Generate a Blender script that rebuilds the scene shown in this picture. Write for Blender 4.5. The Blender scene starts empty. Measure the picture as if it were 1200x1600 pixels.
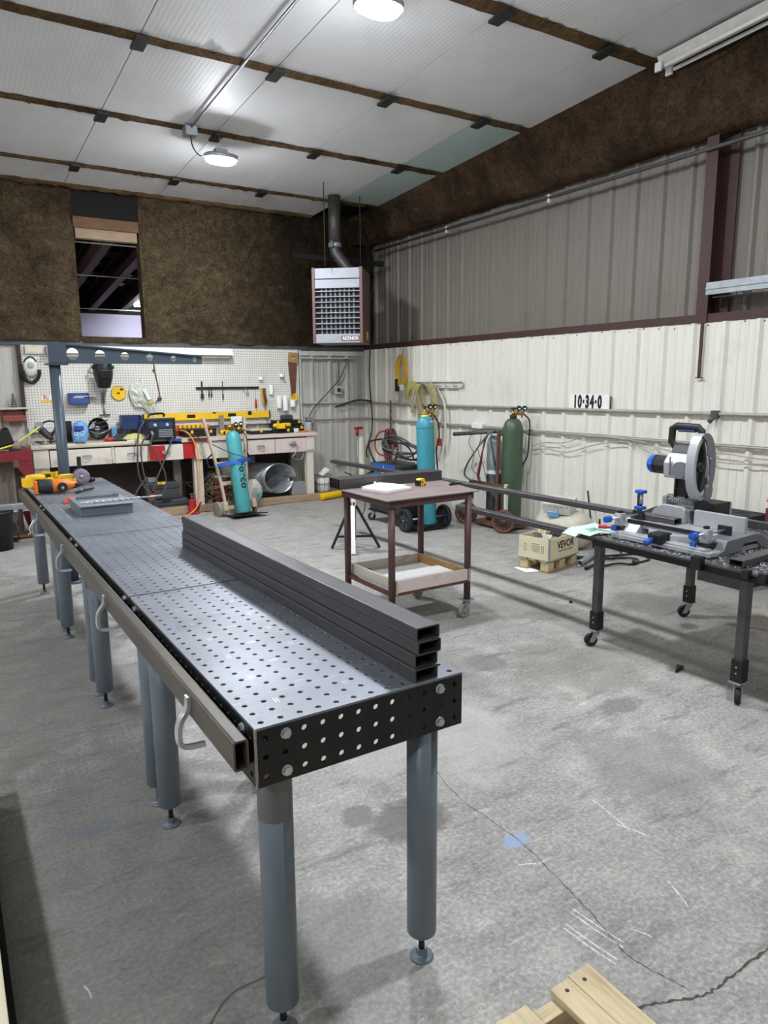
import bpy, bmesh, math, random
from mathutils import Vector, Matrix
random.seed(11)
SC = bpy.context.scene
COL = SC.collection
PI = math.pi

# ---------------------------------------------------------------- camera
cam_d = bpy.data.cameras.new('camera'); cam = bpy.data.objects.new('camera', cam_d); COL.objects.link(cam)
cam_d.sensor_fit = 'VERTICAL'; cam_d.sensor_height = 36.0; cam_d.lens = 24.975; cam_d.clip_end = 100; cam_d.clip_start = 0.02
cam.matrix_world = Matrix(((0.8465117, 0.10212659, -0.52248264, 0), (-0.53231814, 0.14865866, -0.83338947, 0),
                           (-0.00743966, 0.98360092, 0.18020513, 1.72), (0, 0, 0, 1)))
SC.camera = cam

# ---------------------------------------------------------------- world, exposure
w = bpy.data.worlds.new('world'); SC.world = w; w.use_nodes = True
w.node_tree.nodes['Background'].inputs[0].default_value = (0.75, 0.8, 0.9, 1)
w.node_tree.nodes['Background'].inputs[1].default_value = 0.02
vs = SC.view_settings
vs.view_transform = 'Standard'; vs.look = 'None'; vs.gamma = 1.0; vs.use_curve_mapping = False
vs.exposure = 2.6
LAMP_POWER = 110.0                                   # emission strength of each lamp lens
LAMPS = [(2.76, 7.50), (2.76, 4.42), (2.76, 1.35), (-3.3, 7.50), (-3.3, 3.2), (-3.3, -1.2)]
ZB, SL, YW, XW = 4.10, 0.0565, 9.935, 5.88          # ceiling height at the back wall, its slope, back wall, right wall


def zc(y): return ZB + SL * (YW - y)


# ---------------------------------------------------------------- helpers
def lin(h):
    if isinstance(h, str):
        h = tuple(int(h[i:i + 2], 16) / 255 for i in (0, 2, 4))
    return tuple(c / 12.92 if c <= 0.04045 else ((c + 0.055) / 1.055) ** 2.4 for c in h)


def bmat(name):
    m = bpy.data.materials.new(name); m.use_nodes = True
    return m, m.node_tree.nodes, m.node_tree.links, m.node_tree.nodes['Principled BSDF']


def pos_node(N, L, scale=(1, 1, 1)):
    t = N.new('ShaderNodeTexCoord'); mp = N.new('ShaderNodeMapping'); mp.inputs['Scale'].default_value = scale
    L.new(t.outputs['Object'], mp.inputs['Vector'])
    return mp.outputs[0]


def noise(N, L, vec, scale, detail=4, rough=0.6):
    n = N.new('ShaderNodeTexNoise'); n.inputs['Scale'].default_value = scale
    n.inputs['Detail'].default_value = detail; n.inputs['Roughness'].default_value = rough
    L.new(vec, n.inputs['Vector'])
    return n.outputs['Fac']


def ramp(N, L, fac, stops):
    r = N.new('ShaderNodeValToRGB'); e = r.color_ramp.elements
    while len(e) < len(stops): e.new(0.5)
    for k, (p, c) in enumerate(stops):
        e[k].position = p; e[k].color = (*c, 1) if len(c) == 3 else c
    L.new(fac, r.inputs[0])
    return r.outputs[0]


def mixc(N, L, fac, a, b, mode='MIX'):
    m = N.new('ShaderNodeMix'); m.data_type = 'RGBA'; m.blend_type = mode
    if hasattr(fac, 'node'): L.new(fac, m.inputs[0])
    else: m.inputs[0].default_value = fac
    for s, v in ((6, a), (7, b)):
        if hasattr(v, 'node'): L.new(v, m.inputs[s])
        else: m.inputs[s].default_value = (*v, 1)
    return m.outputs[2]


def math_n(N, L, op, a, b=None):
    m = N.new('ShaderNodeMath'); m.operation = op
    for s, v in ((0, a), (1, b)):
        if v is None: continue
        if hasattr(v, 'node'): L.new(v, m.inputs[s])
        else: m.inputs[s].default_value = v
    return m.outputs[0]


def bump(N, L, B, h, strength=0.3, dist=0.01):
    b = N.new('ShaderNodeBump'); b.inputs['Strength'].default_value = strength; b.inputs['Distance'].default_value = dist
    L.new(h, b.inputs['Height']); L.new(b.outputs[0], B.inputs['Normal'])


def mk(name, col, rough=0.5, metal=0.0, var=0.12, scale=14, dirt=None, dirt_amt=0.5, stretch=(1, 1, 1), bmp=0.0, alpha=1.0, trans=0.0, spec=0.5):
    """Painted, metal or plastic surface: base colour with mottling and an optional wear or dirt colour in patches."""
    m, N, L, B = bmat(name); c = lin(col)
    v = pos_node(N, L, stretch)
    n1 = noise(N, L, v, scale)
    lo = tuple(x * (1 - var) for x in c); hi = tuple(min(1, x * (1 + var)) for x in c)
    out = ramp(N, L, n1, [(0.3, lo), (0.7, hi)])
    if dirt:
        n2 = noise(N, L, v, scale * 0.45, 8, 0.7)
        f = ramp(N, L, n2, [(0.72 - 0.32 * dirt_amt, (0, 0, 0)), (0.80 - 0.2 * dirt_amt, (1, 1, 1))])
        out = mixc(N, L, f, out, lin(dirt))
    L.new(out, B.inputs['Base Color'])
    B.inputs['Roughness'].default_value = rough; B.inputs['Metallic'].default_value = metal
    B.inputs['Specular IOR Level'].default_value = spec
    if bmp: bump(N, L, B, n1, bmp, 0.01)
    if alpha < 1: B.inputs['Alpha'].default_value = alpha
    if trans: B.inputs['Transmission Weight'].default_value = trans
    return m


def emit(name, col, strength):
    m, N, L, B = bmat(name); B.inputs['Emission Color'].default_value = (*lin(col), 1); B.inputs['Emission Strength'].default_value = strength
    B.inputs['Base Color'].default_value = (0.8, 0.8, 0.8, 1)
    return m


def wm(o):
    M = o.matrix_basis.copy()
    while o.parent is not None:
        o = o.parent; M = o.matrix_basis @ M
    return M


def basis(p0, p1, up=(0, 0, 1)):
    z = (Vector(p1) - Vector(p0)).normalized(); u = Vector(up)
    if abs(z.dot(u)) > 0.98: u = Vector((1, 0, 0)) if abs(z.x) < 0.9 else Vector((0, 1, 0))
    x = u.cross(z).normalized(); y = z.cross(x)
    return x, y, z


def rot(rx=0, ry=0, rz=0, loc=(0, 0, 0)):
    return Matrix.Translation(loc) @ Matrix.Rotation(rz, 4, 'Z') @ Matrix.Rotation(ry, 4, 'Y') @ Matrix.Rotation(rx, 4, 'X')


class MB:
    """Collects shapes, then links them as ONE mesh object."""
    def __init__(s): s.bm = bmesh.new(); s.M = None

    def v(s, p):
        p = Vector(p)
        return s.bm.verts.new(s.M @ p if s.M is not None else p)

    def face(s, vs, smooth=False):
        try: f = s.bm.faces.new(vs); f.smooth = smooth; return f
        except ValueError: return None

    def bx(s, x0, x1, y0, y1, z0, z1, M=None):
        ps = [(x, y, z) for z in (z0, z1) for x, y in ((x0, y0), (x1, y0), (x1, y1), (x0, y1))]
        if M is not None: ps = [M @ Vector(p) for p in ps]
        v = [s.v(p) for p in ps]
        for q in ((3, 2, 1, 0), (4, 5, 6, 7), (0, 1, 5, 4), (1, 2, 6, 5), (2, 3, 7, 6), (3, 0, 4, 7)): s.face([v[i] for i in q])
        return s

    def box(s, c, d, M=None):
        return s.bx(c[0] - d[0] / 2, c[0] + d[0] / 2, c[1] - d[1] / 2, c[1] + d[1] / 2, c[2] - d[2] / 2, c[2] + d[2] / 2, M)

    def cyl(s, p0, p1, r0, r1=None, n=16, cap=True, smooth=True):
        r1 = r0 if r1 is None else r1
        x, y, z = basis(p0, p1); p0 = Vector(p0); p1 = Vector(p1)
        a = [s.v(p0 + (x * math.cos(2 * PI * i / n) + y * math.sin(2 * PI * i / n)) * r0) for i in range(n)]
        b = [s.v(p1 + (x * math.cos(2 * PI * i / n) + y * math.sin(2 * PI * i / n)) * r1) for i in range(n)]
        for i in range(n): s.face([a[i], a[(i + 1) % n], b[(i + 1) % n], b[i]], smooth)
        if cap: s.face(a[::-1]); s.face(b)
        return s

    def pipe(s, p0, p1, r, t, n=20):
        x, y, z = basis(p0, p1); R = []
        for p, rr in ((p0, r), (p1, r), (p1, r - t), (p0, r - t)):
            R.append([s.v(Vector(p) + (x * math.cos(2 * PI * i / n) + y * math.sin(2 * PI * i / n)) * rr) for i in range(n)])
        for k in range(4):
            a, b = R[k], R[(k + 1) % 4]
            for i in range(n): s.face([a[i], a[(i + 1) % n], b[(i + 1) % n], b[i]], k % 2 == 0)
        return s

    def lathe(s, prof, c=(0, 0, 0), axis=(0, 0, 1), n=24, smooth=True):
        """prof: (radius, height) pairs along axis from point c."""
        x, y, z = basis((0, 0, 0), axis); c = Vector(c); rings = []
        for r, h in prof:
            rings.append([s.v(c + z * h)] if r < 1e-6 else [s.v(c + z * h + (x * math.cos(2 * PI * i / n) + y * math.sin(2 * PI * i / n)) * r) for i in range(n)])
        for a, b in zip(rings, rings[1:]):
            for i in range(n):
                j = (i + 1) % n
                if len(a) == 1 and len(b) == 1: break
                if len(a) == 1: s.face([a[0], b[j], b[i]], smooth)
                elif len(b) == 1: s.face([a[i], a[j], b[0]], smooth)
                else: s.face([a[i], a[j], b[j], b[i]], smooth)
        return s

    def sweep(s, pts, prof, up=(0, 0, 1), closed=False, cap=True, smooth=True):
        """prof: closed 2-D polygon (side, up) swept along pts."""
        P = [Vector(p) for p in pts]; n = len(P); rings = []; px = None
        for i, p in enumerate(P):
            if closed: t = P[(i + 1) % n] - P[i - 1]
            else: t = P[min(i + 1, n - 1)] - P[max(i - 1, 0)]
            t.normalize(); u = Vector(up) if px is None else t.cross(px) * -1
            if px is None:
                if abs(t.dot(u)) > 0.97: u = Vector((1, 0, 0)) if abs(t.x) < 0.9 else Vector((0, 1, 0))
                x = u.cross(t).normalized()
            else:
                x = (px - t * px.dot(t)).normalized()
            y = t.cross(x); px = x
            rings.append([s.v(p + x * a + y * b) for a, b in prof])
        m = len(prof); rng = range(n if closed else n - 1)
        for k in rng:
            a, b = rings[k], rings[(k + 1) % n]
            for i in range(m): s.face([a[i], a[(i + 1) % m], b[(i + 1) % m], b[i]], smooth)
        if cap and not closed: s.face(rings[0][::-1]); s.face(rings[-1])
        return s

    def tube(s, pts, r, n=8, closed=False, smooth=True):
        return s.sweep(pts, [(r * math.cos(2 * PI * i / n), r * math.sin(2 * PI * i / n)) for i in range(n)], closed=closed, smooth=smooth)

    def strap(s, pts, w, t, up=(0, 0, 1), closed=False):
        return s.sweep(pts, [(-w / 2, -t / 2), (w / 2, -t / 2), (w / 2, t / 2), (-w / 2, t / 2)], up, closed, smooth=False)

    def prism(s, poly, h, M=None, smooth=False):
        """poly in XY extruded along Z from 0 to h, moved by M."""
        M = M or Matrix()
        a = [s.v(M @ Vector((x, y, 0))) for x, y in poly]; b = [s.v(M @ Vector((x, y, h))) for x, y in poly]; n = len(poly)
        s.face(a[::-1]); s.face(b)
        for i in range(n): s.face([a[i], a[(i + 1) % n], b[(i + 1) % n], b[i]], smooth)
        return s

    def ball(s, c, r, n=16, k=10, M=None):
        r = (r, r, r) if not hasattr(r, '__len__') else r; M = M or Matrix(); rings = []
        for j in range(k + 1):
            t = PI * j / k
            if j in (0, k): rings.append([s.v(M @ Vector((c[0], c[1], c[2] + r[2] * math.cos(t))))])
            else: rings.append([s.v(M @ Vector((c[0] + r[0] * math.sin(t) * math.cos(2 * PI * i / n), c[1] + r[1] * math.sin(t) * math.sin(2 * PI * i / n), c[2] + r[2] * math.cos(t)))) for i in range(n)])
        for a, b in zip(rings, rings[1:]):
            for i in range(n):
                j = (i + 1) % n
                if len(a) == 1: s.face([a[0], b[i], b[j]], True)
                elif len(b) == 1: s.face([a[j], a[i], b[0]], True)
                else: s.face([a[j], a[i], b[i], b[j]], True)
        return s

    def rtube(s, x0, x1, z0, z1, y0, y1, t=0.0045, rad=0.006):
        """Open rectangular tube along Y."""
        def ring(a0, a1, b0, b1, r, y):
            pts = []
            for cx, cz, st in ((a1 - r, b1 - r, 0), (a0 + r, b1 - r, 1), (a0 + r, b0 + r, 2), (a1 - r, b0 + r, 3)):
                for q in range(4):
                    an = PI / 2 * st + PI / 6 * q; pts.append(s.v((cx + r * math.cos(an), y, cz + r * math.sin(an))))
            return pts
        o0 = ring(x0, x1, z0, z1, rad, y0); o1 = ring(x0, x1, z0, z1, rad, y1)
        i0 = ring(x0 + t, x1 - t, z0 + t, z1 - t, rad * 0.5, y0); i1 = ring(x0 + t, x1 - t, z0 + t, z1 - t, rad * 0.5, y1)
        n = len(o0)
        for a, b in ((o0, o1), (o1, i1), (i1, i0), (i0, o0)):
            for i in range(n): s.face([a[i], a[(i + 1) % n], b[(i + 1) % n], b[i]])
        return s

    def sheet(s, f, nu, nv, t=0.0, smooth=True):
        """f(u, v) -> point, u, v in 0..1; a surface, thickened when t > 0 by a solidify in build()."""
        g = [[s.v(f(i / nu, j / nv)) for i in range(nu + 1)] for j in range(nv + 1)]
        for j in range(nv):
            for i in range(nu): s.face([g[j][i], g[j][i + 1], g[j + 1][i + 1], g[j + 1][i]], smooth)
        return s

    def build(s, name, mat, parent=None, world=False, bev=0.0, solid=0.0, label=None, seg=2):
        bmesh.ops.recalc_face_normals(s.bm, faces=s.bm.faces) if solid == 0.0 else None
        if world and parent is not None: s.bm.transform(wm(parent).inverted())
        me = bpy.data.meshes.new(name); s.bm.to_mesh(me); s.bm.free()
        o = bpy.data.objects.new(name, me); COL.objects.link(o)
        me.materials.append(mat if not isinstance(mat, str) else MT[mat])
        if parent is not None: o.parent = parent
        if solid:
            q = o.modifiers.new('s', 'SOLIDIFY'); q.thickness = solid; q.offset = 0
        if bev:
            q = o.modifiers.new('b', 'BEVEL'); q.width = bev; q.segments = seg; q.limit_method = 'ANGLE'; q.angle_limit = math.radians(40)
        if label: o['label'] = label
        return o

    def one(s, name, mat, label, cat, group=None, **k):
        """A thing that is one mesh: origin at the middle of its underside."""
        vs = [v.co for v in s.bm.verts]
        c = Vector(((min(v.x for v in vs) + max(v.x for v in vs)) / 2, (min(v.y for v in vs) + max(v.y for v in vs)) / 2, min(v.z for v in vs)))
        s.bm.transform(Matrix.Translation(-c)); o = s.build(name, mat, **k); o.location = c
        return tag(o, label, cat, group)


def tag(o, label, cat, group=None):
    o['label'] = label; o['category'] = cat
    if group: o['group'] = group
    return o


def thing(name, label, cat, loc=(0, 0, 0), rz=0.0, group=None, rx=0.0, ry=0.0):
    o = bpy.data.objects.new(name, None); o.empty_display_size = 0.1; COL.objects.link(o)
    o.location = loc; o.rotation_euler = (rx, ry, rz)
    o.matrix_basis = rot(rx, ry, rz, loc)
    return tag(o, label, cat, group)


def struct(o):
    o['kind'] = 'structure'; return o


def dup(root, loc, rz=None, label=None):
    def cp(o, par):
        c = o.copy(); COL.objects.link(c)
        if par is not None: c.parent = par
        for ch in [x for x in bpy.data.objects if x.parent == o]: cp(ch, c)
        return c
    r = cp(root, None); r.location = loc
    if rz is not None: r.rotation_euler[2] = rz
    if label: r['label'] = label
    return r


def text(name, body, size, mat, parent, M, world=True, sx=1.0, bold=0.0, space=1.0, depth=0.0008, label=None, align='CENTER', fn=None):
    cu = bpy.data.curves.new('lettering', 'FONT'); cu.body = body; cu.size = size; cu.align_x = align; cu.align_y = 'CENTER'
    cu.offset = bold; cu.space_character = space; cu.extrude = depth; cu.resolution_u = 3
    t = bpy.data.objects.new('lettering', cu); COL.objects.link(t)
    dg = bpy.context.evaluated_depsgraph_get(); me = bpy.data.meshes.new_from_object(t.evaluated_get(dg))
    bpy.data.objects.remove(t); bpy.data.curves.remove(cu)
    for v in me.vertices:
        v.co.x *= sx
        if fn: v.co = Vector(fn(v.co))
        v.co = M @ v.co
    if world and parent is not None: me.transform(wm(parent).inverted())
    me.materials.clear(); me.materials.append(MT[mat]); me.name = name
    o = bpy.data.objects.new(name, me); COL.objects.link(o)
    if parent is not None: o.parent = parent
    if label: o['label'] = label
    return o


def arc(c, r, a0, a1, n, ax=(1, 0, 0), ay=(0, 0, 1)):
    ax = Vector(ax); ay = Vector(ay); c = Vector(c)
    return [c + ax * r * math.cos(a0 + (a1 - a0) * i / n) + ay * r * math.sin(a0 + (a1 - a0) * i / n) for i in range(n + 1)]


def spl(pts, k=6):
    """Catmull-Rom through points."""
    P = [Vector(p) for p in pts]; P = [P[0] * 2 - P[1]] + P + [P[-1] * 2 - P[-2]]; out = []
    for i in range(1, len(P) - 2):
        for j in range(k):
            t = j / k; a, b, c, d = P[i - 1:i + 3]
            out.append(0.5 * (2 * b + (c - a) * t + (2 * a - 5 * b + 4 * c - d) * t * t + (3 * b - a - 3 * c + d) * t ** 3))
    return out + [P[-2]]
# ---------------------------------------------------------------- materials
MT = {}


def add(n, *a, **k): MT[n] = mk(n, *a, **k)


add('table_steel', '7b8088', 0.40, 0.35, var=0.2, scale=4, dirt='4c4f55', dirt_amt=0.5)
add('black_oxide', '242425', 0.42, 0.4, var=0.25, scale=8, dirt='42413e', dirt_amt=0.3)
add('mill_steel', '504e4f', 0.40, 0.4, var=0.2, scale=6, dirt='3b393a', dirt_amt=0.5, stretch=(3, 0.4, 3))
add('rail_steel', '5e5952', 0.42, 0.45, var=0.2, scale=6, dirt='625d56', dirt_amt=0.5, stretch=(3, 0.5, 3))
add('tube_bore', '141414', 0.7, 0.2)
add('leg_paint', '68727b', 0.38, 0.0, var=0.06, scale=6, dirt='5a6570', dirt_amt=0.3)
add('leg_bare', '686a6b', 0.5, 0.3, var=0.15, scale=9)
add('jib_paint', '46535f', 0.4, 0.0, var=0.06)
add('zinc', 'c2c5c8', 0.3, 0.85, var=0.12, scale=30)
add('galv', 'a3a9ad', 0.42, 0.6, var=0.14, scale=12)
add('alu', 'c9cbce', 0.35, 0.7, var=0.1, scale=18)
add('saw_alu', 'b0b2b5', 0.42, 0.35, var=0.08, scale=18)
add('saw_grey', '74767b', 0.45, 0.2, var=0.06)
add('black', '151516', 0.5, 0.0, var=0.15)
add('black_gloss', '17181a', 0.25, 0.0)
add('rubber', '1c1c1d', 0.75, 0.0, var=0.2)
add('blue', '1f57b8', 0.4, 0.0)
add('blue_dark', '263a63', 0.45, 0.0)
add('bin_blue', '39508d', 0.45, 0.0, dirt='2c3f70', dirt_amt=0.3)
add('yellow', 'f0c21c', 0.45, 0.0, var=0.06)
add('yellow_dark', 'c99a16', 0.5, 0.0)
add('lime', 'dcd94a', 0.6, 0.0)
add('orange', 'e8761f', 0.45, 0.0, var=0.06)
add('orange_neon', 'ff6a3a', 0.6, 0.0)
add('salmon', 'e0624a', 0.5, 0.0)
add('red', 'b02328', 0.45, 0.0, dirt='7d191d', dirt_amt=0.35)
add('red_dark', '7c2028', 0.55, 0.0, dirt='5b161c', dirt_amt=0.4)
add('maroon', '5a2126', 0.6, 0.0)
add('white', 'e9e9e6', 0.5, 0.0, var=0.04)
add('paper', 'f2f2f0', 0.8, 0.0, var=0.03)
add('paper_green', 'bcd6c9', 0.8, 0.0, var=0.05)
add('ink', '1a1a1c', 0.6, 0.0)
add('ink_green', '2f8f72', 0.7, 0.0)
add('ink_grey', '77777a', 0.7, 0.0)
add('teal', '4aa3a6', 0.4, 0.0, var=0.05, scale=9, dirt='3b878c', dirt_amt=0.3)
add('teal_deep', '3f93a3', 0.4, 0.0, var=0.06, scale=9, dirt='377f90', dirt_amt=0.35)
add('cyl_green', '465a45', 0.38, 0.0, var=0.1, scale=9, dirt='57694f', dirt_amt=0.35)
add('bin_red', '8c4a40', 0.55, 0.0, dirt='6a352f', dirt_amt=0.4)
add('header_brown', '6b4f36', 0.8, 0.0, var=0.2)
add('panel_black', '120f0d', 0.9, 0.0)
add('lamp_conduit', '7f8184', 0.45, 0.3)
add('brass', 'b58a3a', 0.35, 0.85)
add('brown_paint', '55393a', 0.5, 0.0, var=0.12, dirt='3b2a2b', dirt_amt=0.4)
add('brown_top', '857773', 0.6, 0.15, var=0.16, scale=5, dirt='68524c', dirt_amt=0.5)
add('girt_brown', '3f2522', 0.55, 0.0, var=0.15, dirt='36211f', dirt_amt=0.4)
add('rust_steel', '6b4a38', 0.7, 0.2, var=0.25, dirt='3f2d24', dirt_amt=0.5)
add('wood_new', 'c3b28c', 0.65, 0.0, var=0.2, scale=5, stretch=(1, 14, 14), dirt='a89268', dirt_amt=0.4)
add('wood_newy', 'c6b590', 0.65, 0.0, var=0.2, scale=5, stretch=(14, 1, 14), dirt='ab966d', dirt_amt=0.4)
add('wood_tan', 'a8814f', 0.65, 0.0, var=0.16, scale=4, stretch=(1, 9, 9))
add('ply', 'd9cfb4', 0.65, 0.0, var=0.06, scale=5, stretch=(1, 1, 8))
add('crate_ply', 'ddd3b2', 0.6, 0.0, var=0.05, scale=5, stretch=(1, 1, 8))
add('wood_old', 'a08a6e', 0.75, 0.0, var=0.2, scale=5, dirt='6f5a44', dirt_amt=0.5, stretch=(1, 6, 6))
add('wood_grey', '8f8578', 0.8, 0.0, var=0.2, scale=4, dirt='55493d', dirt_amt=0.5, stretch=(7, 7, 0.7))
add('wood_dark', '3a2f27', 0.8, 0.0, var=0.25)
add('bench_paint', 'd9d2c4', 0.6, 0.0, var=0.06, scale=10, dirt='b09f8b', dirt_amt=0.45)
add('bench_pink', 'd6c6bf', 0.6, 0.0, var=0.06, scale=10, dirt='b58f86', dirt_amt=0.5)
add('bench_top', 'c4b59c', 0.65, 0.0, var=0.12, scale=6, dirt='85694f', dirt_amt=0.55, stretch=(1, 4, 4))
add('dolly_wood', 'b9aa93', 0.7, 0.0, var=0.14, scale=7, dirt='8a7a66', dirt_amt=0.45)
add('heater_brown', '6d5550', 0.5, 0.2, var=0.08, dirt='574340', dirt_amt=0.35)
add('louvre_grey', '6c6e72', 0.45, 0.3)
add('heater_pale', '9da0a7', 0.45, 0.2, var=0.05)
add('flue', '4c4a49', 0.5, 0.5, var=0.25, dirt='35302d', dirt_amt=0.5)
add('dark', '0d0c0c', 0.8, 0.0)
add('cord_yellow', 'd2a92d', 0.55, 0.0)
add('cord_orange', 'e9a53a', 0.55, 0.0)
add('cord_grey', '4a4a4b', 0.6, 0.0)
add('strap_tan', 'a39a72', 0.8, 0.0, var=0.15, scale=20)
add('strap_lime', 'a9a653', 0.8, 0.0, var=0.12, scale=20)
add('hose_red', '6a3034', 0.55, 0.0)
add('hose_green', '3c6a52', 0.55, 0.0)
add('chain', '77736c', 0.45, 0.6)
add('conduit', 'a7a498', 0.5, 0.3, var=0.1, dirt='8d8878', dirt_amt=0.4)
add('pipe_dark', '56585a', 0.5, 0.4, var=0.15)
add('cream', 'd9d6c0', 0.45, 0.0)
add('hosewhite', 'c9c5b4', 0.6, 0.0)
add('blue_hood', '6fa6d8', 0.4, 0.0, var=0.35, scale=9)
add('lens_blue', '3a46a8', 0.15, 0.0)
add('lens_black', '141416', 0.1, 0.0)
add('glove_yellow', 'c9c275', 0.8, 0.0)
add('tank_grey', 'c3bfae', 0.5, 0.0)
add('grey_plastic', '3c3f43', 0.5, 0.0)
add('tool_dark', '2b2d30', 0.5, 0.0)
add('disc_grit', '7e7787', 0.85, 0.0, var=0.3, scale=90)
add('concrete_block', '8e8f8e', 0.9, 0.0, var=0.15, scale=40, dirt='6a6b6b', dirt_amt=0.4)
add('foil', 'b4b7ba', 0.35, 0.7, var=0.25, scale=10, bmp=0.6)
add('chip', 'c2c4cc', 0.4, 0.3, var=0.3, scale=60)
add('mark_white', 'd6d6d2', 0.8, 0.0)
add('crack_dark', '4b4842', 0.9, 0.0)
add('flux_bag', 'b7b6ae', 0.6, 0.0, var=0.15)
add('clear', 'e4e6da', 0.25, 0.0, var=0.1, scale=22, alpha=0.75)
add('glass_jar', 'c6d2d6', 0.15, 0.0, alpha=0.6)
add('rough_white', 'cfd0d0', 0.6, 0.0)
add('aged_white', 'c9c7c0', 0.6, 0.0, dirt='a8a294', dirt_amt=0.3)
add('lilac_wall', 'aaa6ba', 0.7, 0.0, var=0.02)
MT['lens'] = emit('lens', 'f4f8ff', LAMP_POWER)
MT['weak_lens'] = emit('weak_lens', 'f4f8ff', 16.0)


def concrete():
    m, N, L, B = bmat('concrete'); v = pos_node(N, L)
    big = noise(N, L, v, 0.8, 6, 0.65); mid = noise(N, L, v, 5, 8, 0.7); fine = noise(N, L, v, 60, 5, 0.7)
    c = ramp(N, L, big, [(0.32, lin('7b7976')), (0.5, lin('9a9893')), (0.68, lin('b3b1ab'))])
    c = mixc(N, L, 0.55, c, ramp(N, L, mid, [(0.32, lin('5f5d5a')), (0.5, lin('989691')), (0.68, lin('c6c3bb'))]))
    c = mixc(N, L, 0.42, c, ramp(N, L, fine, [(0.34, lin('5c5a57')), (0.5, lin('979590')), (0.68, lin('d4d2cc'))]))
    sp2 = noise(N, L, v, 160, 3, 0.8)
    c = mixc(N, L, ramp(N, L, sp2, [(0.66, (0, 0, 0)), (0.72, (0.6,) * 3)]), c, lin('dedcd6'))
    # pale scuffs stretched on the diagonal
    mp = N.new('ShaderNodeMapping'); mp.inputs['Rotation'].default_value = (0, 0, 0.9); mp.inputs['Scale'].default_value = (2, 9, 1); L.new(v, mp.inputs[0])
    sc = noise(N, L, mp.outputs[0], 3.2, 10, 0.75)
    c = mixc(N, L, ramp(N, L, sc, [(0.57, (0, 0, 0)), (0.68, (0.7, 0.7, 0.7))]), c, lin('cfccc5'))
    dk = noise(N, L, mp.outputs[0], 1.3, 9, 0.7)
    c = mixc(N, L, ramp(N, L, dk, [(0.30, (0.8, 0.8, 0.8)), (0.46, (0, 0, 0))]), c, lin('5f5d59'))

    def blot(x, y, r, col, amt, ns=4, asp=1.0, ang=0.0):
        nonlocal c
        mpp = N.new('ShaderNodeMapping'); mpp.inputs['Location'].default_value = (-x, -y, 0); L.new(v, mpp.inputs[0])
        m2 = N.new('ShaderNodeMapping'); m2.inputs['Rotation'].default_value = (0, 0, ang); m2.inputs['Scale'].default_value = (1, asp, 1); L.new(mpp.outputs[0], m2.inputs[0])
        ln = N.new('ShaderNodeVectorMath'); ln.operation = 'LENGTH'; L.new(m2.outputs[0], ln.inputs[0])
        nz = noise(N, L, v, ns, 7, 0.7)
        d = math_n(N, L, 'ADD', ln.outputs['Value'], math_n(N, L, 'MULTIPLY', math_n(N, L, 'SUBTRACT', nz, 0.5), r * 1.6))
        f = ramp(N, L, math_n(N, L, 'DIVIDE', d, r * 2), [(0.38, (amt,) * 3), (0.56, (0, 0, 0))])
        c = mixc(N, L, f, c, lin(col))
    blot(1.45, 2.13, 0.20, '55534f', 0.7, 9, 1.6); blot(1.28, 2.26, 0.07, '5d5b57', 0.7, 12)
    blot(1.71, 1.80, 0.06, '8fa5c4', 0.85, 26, 1.5); blot(0.36, 2.75, 0.10, '7c8698', 0.6, 18, 2.0, 0.6)
    blot(2.95, 2.35, 0.16, '5f5e5e', 0.6, 12, 2.0, 0.5); blot(2.75, 3.2, 0.14, '646366', 0.55, 12)
    blot(3.7, 3.9, 0.35, '6c665d', 0.4, 5); blot(4.6, 3.4, 0.3, '6d675e', 0.4, 6)
    blot(-0.1, 2.4, 1.2, '7b7975', 0.45, 2.5); blot(0.1, 4.4, 1.1, '7d7b76', 0.4, 2.5)
    blot(2.2, 3.4, 0.5, '74726e', 0.45, 4); blot(2.6, 1.9, 0.35, '76746f', 0.4, 5); blot(0.9, 1.7, 0.25, '6c6a66', 0.45, 6); blot(3.2, 2.9, 0.45, '77736b', 0.4, 5)
    blot(2.3, 5.6, 0.7, 'c6c4be', 0.5, 3); blot(1.9, 2.7, 0.5, 'bfbdb7', 0.45, 4)
    L.new(c, B.inputs['Base Color']); B.inputs['Roughness'].default_value = 0.62
    L.new(ramp(N, L, mid, [(0.3, (0.5,) * 3), (0.7, (0.8,) * 3)]), B.inputs['Roughness'])
    bump(N, L, B, fine, 0.12, 0.004)
    return m


def liner(name, col, d1, amt):
    """Ribbed metal sheet paint with streaks that run down it."""
    m, N, L, B = bmat(name); v = pos_node(N, L, (6, 6, 0.5)); c = lin(col)
    s = noise(N, L, v, 3, 8, 0.7); s2 = noise(N, L, pos_node(N, L, (1, 1, 1)), 2.2, 8, 0.7)
    k = ramp(N, L, s, [(0.3, tuple(x * 0.90 for x in c)), (0.6, c)])
    k = mixc(N, L, ramp(N, L, s2, [(0.56, (0, 0, 0)), (0.75, (amt,) * 3)]), k, lin(d1))
    # grime towards the bottom edge of the sheet
    sp = N.new('ShaderNodeSeparateXYZ'); L.new(pos_node(N, L), sp.inputs[0])
    g = math_n(N, L, 'ADD', sp.outputs['Z'], math_n(N, L, 'MULTIPLY', s, 0.25))
    k = mixc(N, L, ramp(N, L, g, [(0.10, (0.75,) * 3), (0.26, (0, 0, 0))]), k, lin('6d6454'))
    L.new(k, B.inputs['Base Color']); B.inputs['Roughness'].default_value = 0.5; B.inputs['Specular IOR Level'].default_value = 0.4
    return m


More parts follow.
